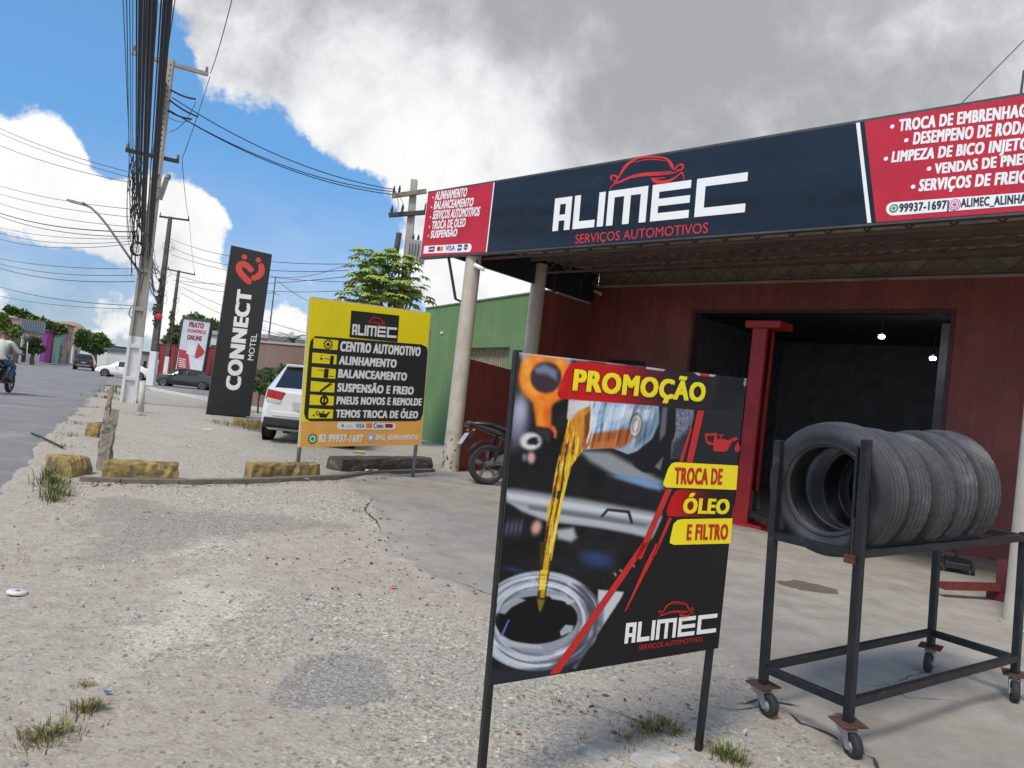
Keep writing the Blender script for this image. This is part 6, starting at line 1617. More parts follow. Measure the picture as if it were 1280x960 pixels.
for k in range(7): mb.box(P1i @ ppt(205 - k*.9, 105 + k*6, -.25), (.16, .14, .09))
mb.build('clamp_rack', armd, P1)
mb = MB(); c_ = P1i @ ppt(202.5, 236, -.1); mb.bar(c_ + Vector((.05, -.1, 0)), c_ + Vector((-.3, -.1, -.02)), .05, .05); mb.bar(c_ + Vector((-.02, -.1, -.35)), c_ + Vector((.1, -.1, .3)), .16, .14); mb.lathe([(-.02, .09), (.12, .07), (.14, .001)], c_ + Vector((.12, -.1, .34)), (.3, 0, 1), 12)
mb.build('photocell_box', mat('box_grey', (.16, .165, .17), .5, var=.3), P1)
mb = MB(); c_ = P1i @ ppt(171, 312, -.25); ringp = [c_ + Vector((math.cos(a_)*.17, -.1, math.sin(a_)*.2)) for a_ in np.linspace(0, 6.28, 20)]
mb.tube(ringp, .02, 6); mb.tube([p_ + Vector((.03, .05, .03)) for p_ in ringp], .02, 6); mb.build('cable_coil', wire, P1)
mb = MB(); c_ = P1i @ ppt(163.5, 390, -.1); mb.tube([c_ + Vector((.14, 0, .2)), c_ + Vector((-.02, -.02, .15)), c_ + Vector((-.04, -.02, -.1)), c_ + Vector((.1, 0, -.25))], .016, 6); mb.build('conduit', mat('conduit_red', (.2, .05, .05), .5), P1)
# lamp arm with LED head over the road
def lamp(name, label, pts, head, par_y, s=1.0):
    p0 = atY(*pts[0], par_y)
    t = thing(name, label, 'street lamp', p0, 0, 'street lamps')
    P_3 = [atY(*q, par_y) - p0 for q in pts]
    mb = MB(); mb.tube(P_3, [.035*s] * len(P_3), 8); mb.build('arm', mat('lamp_steel', (.13, .16, .18), .45, metal=.5, var=.2), t)
    mb = MB(); a, b = atY(*head[0], par_y) - p0, atY(*head[1], par_y) - p0
    mb.bar(a, b, .14*s, .10*s, (0, 0, 1), 0, .26*s, .08*s); mb.build('lamp_head', mat('lamp_alu', (.32, .33, .34), .4, metal=.6, var=.2), t, .01)
lamp('street_lamp', 'street lamp on a long curved arm reaching over the road from the big pole', [(173, 338), (155, 312), (135, 283), (122, 267), (113, 259), (104, 255)], ((105, 255), (86, 250.5)), p1.y - .2)
def dark_pole(name, label, bpx, tpx, arms, white_top, r0=.17, r1=.10, clutter=True, red=None):
    b = gp(*bpx); t_ = atY(*tpx, b.y); tr = t_ - b
    P = thing(name, label, 'utility pole', b, 0)
    f = (white_top) / tr.z
    if white_top > 0:
        mb = MB(); mb.bar((0, 0, -.2), tr * f, r0*2.5, r0*2.2, (0, 1, 0), 0, r0*2.2, r0*1.9)
        mb.build('whitewashed_foot', polew, P)
        for s in (-1, 1): pass
    mb = MB(); mb.bar(tr * (f + .0005) if white_top else Vector((0, 0, -.2)), tr, r0*2, r0*1.8, (0, 1, 0), 0, r1*2, r1*1.8); mb.build('shaft', dpole, P)
    for (a, bb) in arms:
        mb = MB(); qa, qb = atY(*a, b.y - .25) - b, atY(*bb, b.y + .45) - b; mb.bar(qa, qb, .12, .12); arm = mb.build('cross_arm', armd, P)
        for q in (0.03, .97): mb = MB(); insulator(mb, qa.lerp(qb, q) + Vector((0, 0, .06)), .25); mb.build('insulator', porc, arm)
    if clutter:
        r = random.Random(int(tpx[0])); mb = MB()
        for _ in range(26):
            f_ = r.uniform(.36, .62); c_ = tr * f_ + Vector((r.uniform(-.25, .2), -.2, 0)); mb.box(c_, (r.uniform(.08, .3), r.uniform(.1, .25), r.uniform(.1, .4)))
        for _ in range(6):
            f_ = r.uniform(.5, .85); c_ = tr * f_; rad = r.uniform(.2, .45); mb.tube([c_ + Vector((math.cos(a_)*rad + .2, -.2, math.sin(a_)*rad)) for a_ in np.linspace(0, 6.28, 16)], .013, 5)
        mb.build('splice_boxes', armd, P)
    if red:
        c_ = atY(*red, b.y - .3) - b; mb = MB(); mb.lathe([(-.05, .001), (-.05, .24), (.05, .24), (.08, .18), (.08, .001)], c_, (.1, -1, 0), 20); mb.build('red_disc', mat('disc_red', (.5, .02, .03), .4), P)
    return b, t_
b2_, t2_ = dark_pole('utility_pole', 'dark utility pole with a red disc and whitewashed foot, behind the big concrete pole', (188, 482), (213, 271), [((199, 270.5), (236.5, 275.5))], 2.4, .20, .11, True, (198.5, 396))
b3_, t3_ = dark_pole('utility_pole', 'thinner dark utility pole behind the one with the red disc', (206, 476), (223.5, 338), [((209, 336.5), (244, 343.5))], 2.3, .17, .1, True)
dark_pole('thin_post', 'thin white post standing between the dark utility poles and the billboard', (210, 476), (215, 413), [], 0, .07, .06, False)
# transformer pole behind the papaya tree
def tpole():
    b = atY(498, 470, 27.5); b.z = float(zf(b.x, b.y)); t_ = atY(518, 225, 27.5); tr = t_ - b
    P = thing('transformer_pole', 'concrete pole with two timber cross arms and a grey transformer above the green tree', 'utility pole', b)
    mb = MB(); mb.bar((0, 0, -.2), tr, .40, .34, (0, 1, 0), 0, .22, .19); mb.build('shaft', conc, P)
    for a, bb, ins, m_ in (((490, 245), (533, 239), (0.04, .2), tim), ((486, 269), (540, 265), (.06, .3, .84), armd)):
        qa, qb = atY(*a, 27.3) - b, atY(*bb, 27.3) - b
        mb = MB(); mb.bar(qa, qb, .13, .15); arm = mb.build('cross_arm', m_, P)
        for i in ins: mb = MB(); insulator(mb, qa.lerp(qb, i) + Vector((0, 0, .07)), .28); mb.build('insulator', armd, arm)
    c_ = atY(521, 315, 27.1) - b
    mb = MB(); mb.box(c_, (.55, .5, .75)); 
    for k in range(6): mb.box(c_ + Vector((-.25 + k*.1, -.28, -.03)), (.03, .08, .6))
    tr_ = mb.build('transformer', mat('transformer_grey', (.26, .28, .30), .5, var=.2), P, .01)
    for k in range(3): mb = MB(); insulator(mb, c_ + Vector((-.18 + .18*k, 0, .37)), .25); mb.build('bushing', armd, tr_)
    mb = MB(); c2 = atY(494.5, 312, 27.2) - b; mb.tube([c2 + Vector((0, 0, -.55)), c2 + Vector((.06, 0, .6))], .1, 10); mb.build('arrester', armd, P)
    return b, t_
bT, tT = tpole()
dark_pole('far_pole', 'dark utility pole cluttered with wires rising behind the black totem', (330, 474), (344.5, 346), [((338, 345), (350, 348)), ((340, 366), (349, 369))], 0, .22, .14, True)

# ------------------------------------------------------------------ overhead cables
def sag(a, b, s, n=16):
    return [a.lerp(b, i/n) - Vector((0, 0, s * 4 * (i/n) * (1 - i/n))) for i in range(n + 1)]
def cable(name, a, b, s, r, label, group, n=16):
    mb = MB(); mb.tube(sag(a, b, s, n), r, 5, 0, False); o_ = mb.build(name, wire); tag(o_, label, 'cable', group); return o_
r = random.Random(9)
GB = 'cables running overhead along the road'
LB = 'black overhead cable running along the road above the big concrete pole'
# the bundle: from the pole behind the viewer to the big pole; each passes the picture's upper edge at x0
for x0, (ex, ey), rad in ((153, (162, 190), .012), (162, (164, 215), .012), (166, (166, 225), .010), (171, (170, 225), .020), (175, (171, 262), .026), (178, (173, 250), .022), (181, (174, 280), .018), (184, (175, 262), .020), (188, (177, 300), .034), (191, (178, 282), .034), (193.5, (179, 318), .034), (196, (180, 296), .024), (203, (182, 310), .014), (206, (184, 322), .014), (209, (186, 300), .030), (213, (187, 316), .036), (215.5, (189, 305), .030), (222, (188, 210), .012), (199, (181, 240), .008), (158, (163, 300), .009)):
    e_ = ppt(ex, ey, -.35)
    s_ = atZ(x0 + (x0 - ex) * .9, -ey * .9 - 40, e_.z + 1.0)
    far = e_ + (s_ - e_) * 1.6
    cable('overhead_cable', far, e_, .0, rad * .8, LB, GB)
    nx = (b2_ + (t2_ - b2_) * r.uniform(.5, .72)) + Vector((r.uniform(-.3, .2), -.3, 0))
    cable('overhead_cable', e_, nx, r.uniform(.25, .7), rad * .7, LB, GB)
# dense splices hanging down the pole
mb = MB()
for k in range(24):
    x0 = r.uniform(165, 182); y0 = r.uniform(180, 270); y1 = y0 + r.uniform(40, 110)
    pts = [ppt(x0 + (r.uniform(-3, 3)) - (q * .6), y0 + (y1 - y0) * q / 5, -.4 - r.uniform(0, .15)) for q in range(6)]
    mb.tube(pts, r.uniform(.006, .016), 5)
for k in range(10):
    x0 = r.uniform(163, 176); y0 = r.uniform(170, 230)
    pts = [ppt(x0 + 5*math.sin(a_) * 1.0, y0 + 45 - 45*math.cos(a_), -.4) for a_ in np.linspace(0, 5.5, 14)]
    mb.tube(pts, .007, 5)
o_ = mb.build('hanging_wires', wire); tag(o_, 'tangle of loose black wires hanging down the big concrete pole', 'wires', None, 'stuff')
# high conductor on the arm ends
cond = [(atZ(300, -60, 10.6), A1b), (A1b, A2b), (A2b, atY(236, 273.5, b2_.y + .4)), (atY(236, 273.5, b2_.y + .4), atY(243.5, 342, b3_.y + .4))]
for a, b in ((atZ(296, -25, 10.9), A1b + Vector((0, 0, .1))), (A2b + Vector((0, 0, .12)), atY(236.5, 273, b2_.y + .45)), (atY(236.5, 273, b2_.y + .45), atY(243.5, 342, b3_.y + .4))):
    cable('conductor', a, b, .25, .012, 'thin conductor strung along the outer ends of the pole cross arms', 'conductors on the cross arms')
cable('conductor', A1b, A2b + Vector((0, 0, .15)), .1, .010, 'thin conductor strung along the outer ends of the pole cross arms', 'conductors on the cross arms')
# three wires to the transformer pole
for (a, b) in (((215, 122), (494, 237)), ((215, 140), (496, 240)), ((212, 138), (490, 243))):
    pa, pb_ = ppt(*a, -.1), atY(*b, 27.3)
    pts = sag(pa, pb_, .45); cable('service_wire', pa, pb_, .45, .016, 'one of three wires from the big concrete pole to the transformer pole', 'wires to the transformer pole')
for (a, b) in (((213, 112), (245, 124)), ((212, 125), (248, 146)), ((210, 138), (240, 149))):
    cable('strain_insulator', ppt(*a, -.1), ppt(*b, .2), .05, .028, 'dark strain insulator on a wire at the big concrete pole', 'strain insulators on the big pole')
# jumpers looping
for a, m_, b in (((245, 127), (232, 160), (212, 165)), ((238, 150), (222, 158), (203, 140)), ((494, 240), (505, 270), (486, 262)), ((497, 243), (512, 262), (498, 268))):
    D_ = p1.y if a[0] < 300 else 27.2
    A_3, M_3, B_3 = atY(*a, D_), atY(*m_, D_), atY(*b, D_)
    mb = MB(); mb.tube([A_3*(1-t)*(1-t) + M_3*2*t*(1-t) + B_3*t*t for t in np.linspace(0, 1, 12)], .010, 5); o_ = mb.build('jumper_wire', wire); tag(o_, 'looping jumper wire on the ' + ('big concrete pole' if a[0] < 300 else 'transformer pole'), 'wire', 'jumper wires on the poles')
# wires crossing to the far side of the road
GW = 'wires crossing above the road'
for (xa_, ya_), (xb_, yb_), s_, rr in (((-30, 145), (165, 216), .5, .012), ((-30, 152), (163, 222), .4, .010), ((-30, 168), (162, 228), .5, .012), ((-30, 222), (170, 262), .5, .011), ((-30, 232), (170, 272), .5, .011), ((-30, 243), (170, 284), .6, .011), ((-30, 254), (172, 290), .8, .022), ((-30, 257), (172, 296), .9, .016), ((-30, 275), (172, 298), .7, .011), ((-30, 281), (172, 301), .9, .012), ((-30, 288), (172, 304), 1.0, .012), ((-30, 316), (170, 336), .5, .012), ((-30, 320), (168, 344), .7, .012), ((-30, 324), (168, 352), .8, .014), ((-30, 348), (166, 382), .6, .013), ((-30, 362), (165, 386), .5, .010)):
    cable('crossing_wire', atY(xa_, ya_, p1.y + 16), ppt(xb_, yb_, -.2), s_ * .45, rr * .85, 'dark wire crossing above the road to the big concrete pole', GW)
GR = 'wires leaving towards the buildings'
for (xa_, ya_), (xb_, yb_), Y1, s_ in (((212, 298), (436, 330), 30, .5), ((212, 308), (436, 338), 30, .6), ((214, 318), (500, 352), 32, .6), ((214, 342), (480, 360), 32, .6), ((216, 350), (430, 346), 32, .3), ((222, 352), (345, 366), 38, .3), ((226, 358), (400, 420), 40, .3), ((226, 366), (402, 432), 40, .4), ((346, 346), (440, 328), 38, .3), ((346, 350), (432, 392), 36, .3)):
    ya0 = b2_.y if xa_ < 300 else 50
    cable('distant_wire', atY(xa_, ya_, ya0), atY(xb_, yb_, Y1), s_, .014, 'thin dark wire strung between the dark poles and the buildings beyond the totem', GR)
cable('roof_wire', atY(1236, 118, 13) - Vector((1.2, -.4, 1.2)), atY(1290, 40, 13), .02, .008, 'thin wire rising above the near end of the fascia', 'wires above the shop roof')
mb = MB(); mb.tube([atY(1276, 118, 13) - Vector((0, 0, 1.6)), atY(1276, 118, 13), atY(1280, 88, 13)], .02, 8); o_ = mb.build('antenna_mast', armd); tag(o_, 'dark mast stub above the near red sign panel', 'mast')

# ------------------------------------------------------------------ vehicles
glassd = mat('car_glass', (.018, .022, .026), .08, var=0, spec=.7); tyre_c = mat('car_tyre', (.022, .022, .024), .8, var=.2); alloy = mat('car_alloy', (.42, .43, .44), .35, metal=.7, var=.1); trimb = mat('car_trim', (.02, .02, .022), .6, var=.1)
redl_ = mat('car_taillight', (.42, .012, .02), .2, coat=.6, var=.25, vscale=12); clear_ = mat('car_lens', (.62, .60, .60), .2, coat=.5)
def make_car(name, label, paint, shape, L_, W_, Hc, group=None, rear_detail=False):
    """x forward from the rear bumper; z up; built from cross-sections"""
    t = thing(name, label, 'car', (0, 0, 0), 0, group)
    # sections: x, bottom, belt, roof, half width low, half width belt, half width roof (roof None -> bonnet/boot surface)
    S_ = shape
    n = len(S_); rows = []
    for (x, zb, zbelt, zr, w0_, w1_, w2_) in S_:
        cab = zr > zbelt + .08
        rows.append([(x, 0, zb), (x, w0_*.86, zb), (x, w0_, zb + .10), (x, w0_*1.0, (zb + zbelt)*.5), (x, w1_*1.005, zbelt - .10), (x, w1_*.985, zbelt), (x, w2_*1.0 if cab else w1_*.93, zr - .05 if cab else zbelt + .012 + (zr-zbelt)*.4), (x, (w2_*.90) if cab else w1_*.82, zr - .012), (x, w2_*.5, zr), (x, 0, zr + .004)])
    m_ = len(rows[0])
    body, glass_f = MB(), MB()
    vs = [p for r_ in rows for p in r_] + [(x, -y, z) for r_ in rows for x, y, z in r_]
    body.add(vs, []); glass_f.add([Vector(v) * 1.0 for v in vs], [])
    off_ = n * m_
    def put(mbx, f, sm_): mbx.f.append(f); mbx.m.append(0); mbx.sm.append(sm_)
    for i in range(n - 1):
        cab0, cab1 = S_[i][3] > S_[i][2] + .08, S_[i+1][3] > S_[i+1][2] + .08
        for j in range(m_ - 1):
            f1 = (i*m_+j, (i+1)*m_+j, (i+1)*m_+j+1, i*m_+j+1); f2 = tuple(off_ + q for q in f1)[::-1]
            side = j == 5 and cab0 and cab1 and S_[i][1] >= 0 and not shape_pillar(name, i)
            scr = j in (7, 8) and (cab0 != cab1)
            for f in (f1, f2): put(glass_f if (side or scr) else body, f, not (side or scr))
    for e_ in (0, n - 1):
        put(body, tuple(range(e_*m_, (e_+1)*m_)) , False); put(body, tuple(off_ + q for q in range(e_*m_, (e_+1)*m_)), False)
    bo = body.build('body', paint, t); 
    bm = bmesh.new(); bm.from_mesh(bo.data); bmesh.ops.remove_doubles(bm, verts=bm.verts, dist=.0005); bmesh.ops.delete(bm, geom=[v for v in bm.verts if not v.link_faces], context='VERTS'); bmesh.ops.recalc_face_normals(bm, faces=bm.faces); bm.to_mesh(bo.data); bm.free()
    go = glass_f.build('window', glassd, t)
    bm = bmesh.new(); bm.from_mesh(go.data); bmesh.ops.delete(bm, geom=[v for v in bm.verts if not v.link_faces], context='VERTS'); bmesh.ops.recalc_face_normals(bm, faces=bm.faces); bm.to_mesh(go.data); bm.free()
    WR = .315
    for x in (L_*.205, L_*.205 + L_*.60):
        for s in (-1, 1):
            mb = MB(); c_ = (x, s*(W_/2 - .005), WR)
            mb.lathe([(0, .001), (0, WR*1.17), (s*.012, WR*1.17), (s*.012, .001)], c_, (0, 1, 0), 28); ar = mb.build('wheel_arch', trimb, t)
            mb = MB(); mb.lathe([(-.18*s, WR*.62), (-.18*s, WR*.9), (-.15*s, WR), (-.0*s, WR), (.022*s, WR*.95), (.026*s, WR*.68), (.008*s, WR*.64)], (x, s*(W_/2 + .004), WR), (0, 1, 0), 28); wh = mb.build('wheel', tyre_c, t)
            mb = MB(); mb.lathe([(.0, .001), (.0, WR*.3), (0, WR*.64), (.018*s, WR*.67), (.018*s, WR*.60), (.004*s, WR*.58)], (x, s*(W_/2 + .006), WR), (0, 1, 0), 24, 0)
            for k in range(5):
                a_ = 6.2832*k/5; mb.bar((x + math.cos(a_)*.04, s*(W_/2 + .018), WR + math.sin(a_)*.04), (x + math.cos(a_)*WR*.62, s*(W_/2 + .02), WR + math.sin(a_)*WR*.62), .02, .045, (0, 1, 0))
            mb.build('rim', alloy if 'black' not in label else alloy, wh)
    return t
PILL = {}
def shape_pillar(name, i): return i in PILL.get(name, ())
white_p = mat('car_white', (.72, .74, .77), .25, var=.02, coat=.6); dark_p = mat('car_dark_grey', (.028, .032, .040), .22, var=.05, coat=.8); black_p = mat('car_black', (.014, .015, .018), .22, var=.05, coat=.8); red_p = mat('car_red', (.35, .02, .025), .3, coat=.5); silver_p = mat('car_silver', (.4, .41, .42), .3, metal=.4, coat=.4)
def hatch(L_, W_, H_, z=0):
    w = W_/2
    return [(0, .36, .92, .94, w*.86, w*.80, w*.72), (.05, .30, .98, 1.0, w*.95, w*.90, w*.78), (.10, .26, 1.0, 1.04, w*.97, w*.93, w*.78), (.52, .20, .99, H_*.965, w, w*.96, w*.70), (.80, .18, .98, H_, w, w*.97, w*.71), (.90, .18, .98, H_*1.003, w, w*.97, w*.715), (L_*.40, .18, .96, H_*1.005, w, w*.97, w*.72), (L_*.43, .18, .96, H_*1.0, w, w*.97, w*.72), (L_*.60, .18, .94, H_*.96, w, w*.97, w*.70), (L_*.63, .18, .94, H_*.94, w, w*.97, w*.70), (L_*.78, .20, .92, .955, w, w*.95, w*.8), (L_*.90, .22, .82, .86, w*.95, w*.88, w*.75), (L_*.97, .28, .68, .74, w*.85, w*.76, w*.6), (L_, .34, .55, .6, w*.7, w*.62, w*.5)]
def sedan(L_, W_, H_):
    w = W_/2
    return [(0, .38, .88, .92, w*.82, w*.76, w*.68), (.05, .30, .94, .98, w*.93, w*.86, w*.76), (.22, .25, .98, 1.03, w*.97, w*.92, w*.78), (.62, .20, .97, 1.05, w, w*.95, w*.80), (1.22, .18, .95, H_*.955, w, w*.97, w*.68), (1.32, .18, .95, H_*.97, w, w*.97, w*.69), (L_*.45, .18, .94, H_, w, w*.97, w*.71), (L_*.47, .18, .94, H_, w, w*.97, w*.71), (L_*.60, .18, .92, H_*.965, w, w*.97, w*.70), (L_*.63, .18, .92, H_*.945, w, w*.97, w*.70), (L_*.77, .20, .90, .95, w, w*.95, w*.8), (L_*.90, .22, .80, .85, w*.95, w*.88, w*.75), (L_*.97, .28, .66, .72, w*.85, w*.76, w*.6), (L_, .34, .55, .6, w*.7, w*.62, w*.5)]
for nm in ('white_hatchback', 'silver_hatchback', 'red_hatchback', 'black_suv', 'white_van'): PILL[nm] = (4, 6, 8)
for nm in ('white_saloon', 'dark_saloon'): PILL[nm] = (4, 6, 8)
def place_car(t, p, hdg, z=0): t.location = (p.x, p.y, p.z + z); t.rotation_euler = (0, 0, math.atan2(hdg[1], hdg[0]))
def off(p, hdg, along, left):
    h = Vector((hdg[0], hdg[1], 0)).normalized(); l_ = Vector((-h.y, h.x, 0)); return p + h*along + l_*left
# white hatchback, seen from behind
HL, HW, HH = 3.95, 1.72, 1.50
wh = make_car('white_hatchback', 'white hatchback seen from behind beside the yellow service board', white_p, hatch(HL, HW, HH), HL, HW, HH)
w = HW/2
mb = MB(); mb.box((-.012, 0, .40), (.10, HW*.90, .15)); mb.box((.045, 0, .33), (.06, HW*.93, .1)); mb.build('bumper_trim', trimb, wh, .02)
mb = MB(); mb.prism([(-.014, -w*.80, .60), (-.014, w*.80, .60), (-.014, w*.72, .50), (-.014, -w*.72, .50)], (.05, 0, 0)); mb.build('bumper', white_p, wh, .015)
for s in (-1, 1):
    mb = MB(); mb.prism([(-.012, s*w*.50, .95), (-.012, s*w*.885, .99), (-.012, s*w*.91, .80), (-.012, s*w*.60, .75)], (.13, 0, 0)); tl_ = mb.build('taillight', redl_, wh, .012)
    mb = MB(); mb.prism([(-.016, s*w*.57, .80), (-.016, s*w*.88, .835), (-.016, s*w*.895, .785), (-.016, s*w*.62, .735)], (.02, 0, 0)); mb.build('lens', clear_, tl_)
    mb = MB(); mb.lathe([(-.0, .001), (-.03, .06), (.05, .09), (.06, .001)], (HL*.62, s*(w + .09), 1.02), (1, 0, 0), 10); mb.build('mirror', white_p, wh)
mb = MB(); mb.bar((-.02, -.2, .70), (-.02, .2, .70), .006, .13, (0, 0, 1)); mb.build('number_plate', mat('plate_white', (.5, .5, .5), .5, var=.25, vscale=40), wh)
mb = MB(); mb.prism([(-.01, -.3, .80), (-.01, .3, .80), (-.01, .27, .63), (-.01, -.27, .63)], (.03, 0, 0)); mb.build('plate_recess', mat('recess_grey', (.5, .51, .53), .35, var=.02), wh, .01)
# rear glass surface is built into the body; wiper laid on it
mb = MB(); mb.bar((.135, .05, 1.105), (.215, -.38, 1.175), .018, .012); mb.bar((.11, .06, 1.08), (.15, .04, 1.12), .04, .03); mb.build('wiper', trimb, wh)
mb = MB(); mb.prism([(.50, -w*.66, HH*.955), (.62, -w*.66, HH*.985), (.62, w*.66, HH*.985), (.50, w*.66, HH*.955), (.44, w*.6, HH*.975), (.44, -w*.6, HH*.975)], (0, 0, .022)); mb.build('spoiler', white_p, wh, .008)
hl = gp(337, 549); hh_ = (-.13, .99)
place_car(wh, off(Vector((hl.x, hl.y, 0)), hh_, -HL*.205 + .0, -(w - .1)) + Vector((0, 0, float(zf(hl.x, hl.y)))), hh_)
# white saloon crossing, dark saloon waiting
WL = 4.5
ws = make_car('white_saloon', 'long white saloon car crossing behind the big concrete pole', white_p, sedan(WL, 1.75, 1.46), WL, 1.75, 1.46)
ds = make_car('dark_saloon', 'dark grey saloon car waiting in front of the red billboard', dark_p, sedan(WL, 1.76, 1.45), WL, 1.76, 1.45)
for t, m_ in ((ws, white_p), (ds, dark_p)):
    for s in (-1, 1):
        mb = MB(); mb.prism([(WL*.93, s*.62, .70), (WL*.985, s*.48, .64), (WL*.985, s*.50, .56), (WL*.92, s*.78, .62)], (0, 0, .06)); mb.build('headlight', clear_, t)
        mb = MB(); mb.prism([(-.01, s*.38, .86), (-.01, s*.68, .88), (-.01, s*.70, .74), (-.01, s*.40, .74)], (.1, 0, 0)); mb.build('taillight', redl_, t)
        mb = MB(); mb.lathe([(-.0, .001), (-.03, .06), (.05, .09), (.06, .001)], (WL*.635, s*.95, .98), (1, 0, 0), 10); mb.build('mirror', m_, t)
    mb = MB(); mb.bar((WL + .0, -.5, .42), (WL + .0, .5, .42), .03, .12); mb.build('grille', trimb, t)
a_, b_ = gp(131, 467.5), gp(183, 473.5)
hw_ = Vector((a_.x - b_.x, a_.y - b_.y)).normalized()
mid = (gp(150, 470.5))
def place_by_wheel(t, px, py, hdg, L_, W_, front=True):
    """near side wheel stands at the pixel; near side = left of heading for a car heading left"""
    p = gp(px, py); k = L_*(.805 if front else .205); h = Vector((hdg[0], hdg[1], 0)).normalized(); left = Vector((-h.y, h.x, 0))
    side = 1 if left.dot(EYE - p) > 0 else -1
    o_ = p - h*k - left*side*(W_/2); t.location = (o_.x, o_.y, p.z); t.rotation_euler = (0, 0, math.atan2(h.y, h.x))
place_by_wheel(ws, 130.5, 470.5, (-.97, -.24), WL, 1.75); place_by_wheel(ds, 203, 482.5, (-.96, .28 - .45), WL, 1.76)
SL = 4.4
sv = make_car('black_suv', 'black sport utility car driving away along the road', black_p, [(x, zb+.12, zb2*1.12, zr*1.115, a, b, c) for x, zb, zb2, zr, a, b, c in hatch(SL, 1.82, 1.5)], SL, 1.82, 1.66)
for s in (-1, 1): mb = MB(); mb.prism([(-.012, s*.5, 1.08), (-.012, s*.80, 1.12), (-.012, s*.80, .96), (-.012, s*.5, .96)], (.1, 0, 0)); mb.build('taillight', redl_, sv)
mb = MB(); mb.box((-.01, 0, .52), (.05, 1.2, .08)); mb.box((-.02, 0, .80), (.02, .4, .12)); mb.build('bumper_strip', silver_p, sv)
p = gp(104, 463); place_car(sv, off(p, (-.42, .91), -.9, 0), (-.42, .91))
rc = make_car('red_hatchback', 'red car partly hidden behind the white saloon bonnet', red_p, hatch(3.9, 1.7, 1.48), 3.9, 1.7, 1.48); place_car(rc, gp(122, 453.5), (.42, -.91))
# far vehicles
def van(name, label, paint, L_, W_, H_, p, hdg):
    t = thing(name, label, 'van', (0, 0, 0)); w = W_/2
    mb = MB(); mb.prism([(0, -w, .3), (L_, -w, .3), (L_, -w, .95), (L_*.86, -w, 1.2), (L_*.76, -w, H_), (.1, -w, H_), (0, -w, H_*.85)], (0, W_, 0)); mb.build('body', paint, t, .08)
    mb = MB()
    for s in (-1, 1): mb.prism([(L_*.58, s*(w + .004), 1.2), (L_*.82, s*(w + .004), 1.2), (L_*.75, s*(w + .004), H_*.86), (L_*.58, s*(w + .004), H_*.86)], (0, .004*s, 0))
    mb.prism([(-.006, -w*.8, H_*.6), (-.006, w*.8, H_*.6), (-.006, w*.75, H_*.85), (-.006, -w*.75, H_*.85)], (.004, 0, 0)); mb.build('window', glassd, t)
    for x in (L_*.2, L_*.8):
        for s in (-1, 1): mb = MB(); mb.lathe([(-.1, .001), (-.1, .33), (.1, .33), (.1, .001)], (x, s*(w - .08), .33), (0, 1, 0), 18); mb.build('wheel', tyre_c, t)
    place_car(t, p, hdg); return t
van('white_van', 'white delivery van far down the road', white_p, 5.2, 2.0, 2.5, atZ(100, 449, -.2) if False else gp(101, 449.5), (.42, -.91))
van('white_van', 'small white van further along the road beyond the black car', white_p, 4.4, 1.8, 2.1, gp(116, 451), (.42, -.91))
sc = make_car('silver_hatchback', 'grey car in the distance between the saloon and the road', silver_p, hatch(3.9, 1.7, 1.48), 3.9, 1.7, 1.48); place_car(sc, gp(134, 452), (.42, -.91))
c2 = copy_tree(sc); c2['label'] = 'pale grey car parked far off near the purple shop'; place_car(c2, gp(84, 450), (-.6, .8))
for px_c, py_c, lab_, h_ in ((146, 453.5, 'small grey car queued behind the white saloon roof', (.42, -.91)), (126, 447.5, 'far grey car in the line of traffic beyond the red car', (.42, -.91)), (94, 447.5, 'pale grey car at the far kerb before the cream building', (-.5, .86))):
    c3 = copy_tree(sc); c3['label'] = lab_; place_car(c3, gp(px_c, py_c), h_)
# far motorcycles
fb = make_motorbike('far_motorcycle', 'dark motorcycle far off near the purple shop', (.05, .02, .025), False); fb.location = gp(67.5, 452.5); fb.rotation_euler = (0, 0, 1.7)
fb2 = make_motorbike('far_motorcycle', 'motorcycle with a red glow beside the first far motorcycle, nearer the road', (.2, .03, .03), False); fb2.location = gp(73, 454.5); fb2.rotation_euler = (0, 0, -1.2)

# ------------------------------------------------------------------ people: one skinned body each
def person(name, label, joints, bones, rad, skin_m, zones, parent_loc, rz):
    """joints: name->co, zones: list of (material, test) choosing the faces' cloth"""
    nm = list(joints); me = bpy.data.meshes.new('body'); me.from_pydata([joints[k] for k in nm], [(nm.index(a), nm.index(b)) for a, b in bones], [])
    o_ = bpy.data.objects.new(name, me); C.objects.link(o_)
    sk = o_.modifiers.new('skin', 'SKIN'); sk.use_smooth_shade = True
    for i, k in enumerate(nm):
        v = me.skin_vertices[0].data[i]; r_ = rad[k]; v.radius = r_ if isinstance(r_, tuple) else (r_, r_); v.use_root = (i == 0)
    o_.modifiers.new('sub', 'SUBSURF').render_levels = 2; o_.modifiers['sub'].levels = 2
    bpy.context.view_layer.update()
    dg = bpy.context.evaluated_depsgraph_get(); me2 = bpy.data.meshes.new_from_object(o_.evaluated_get(dg))
    o_.modifiers.clear(); o_.data = me2
    me2.materials.clear()
    for z_ in zones: me2.materials.append(z_[0])
    for p_ in me2.polygons:
        c_ = p_.center; p_.use_smooth = True
        for i, z_ in enumerate(zones):
            if z_[1](c_): p_.material_index = i; break
    o_.location = parent_loc; o_.rotation_euler = (0, 0, rz)
    tag(o_, label, 'person'); return o_
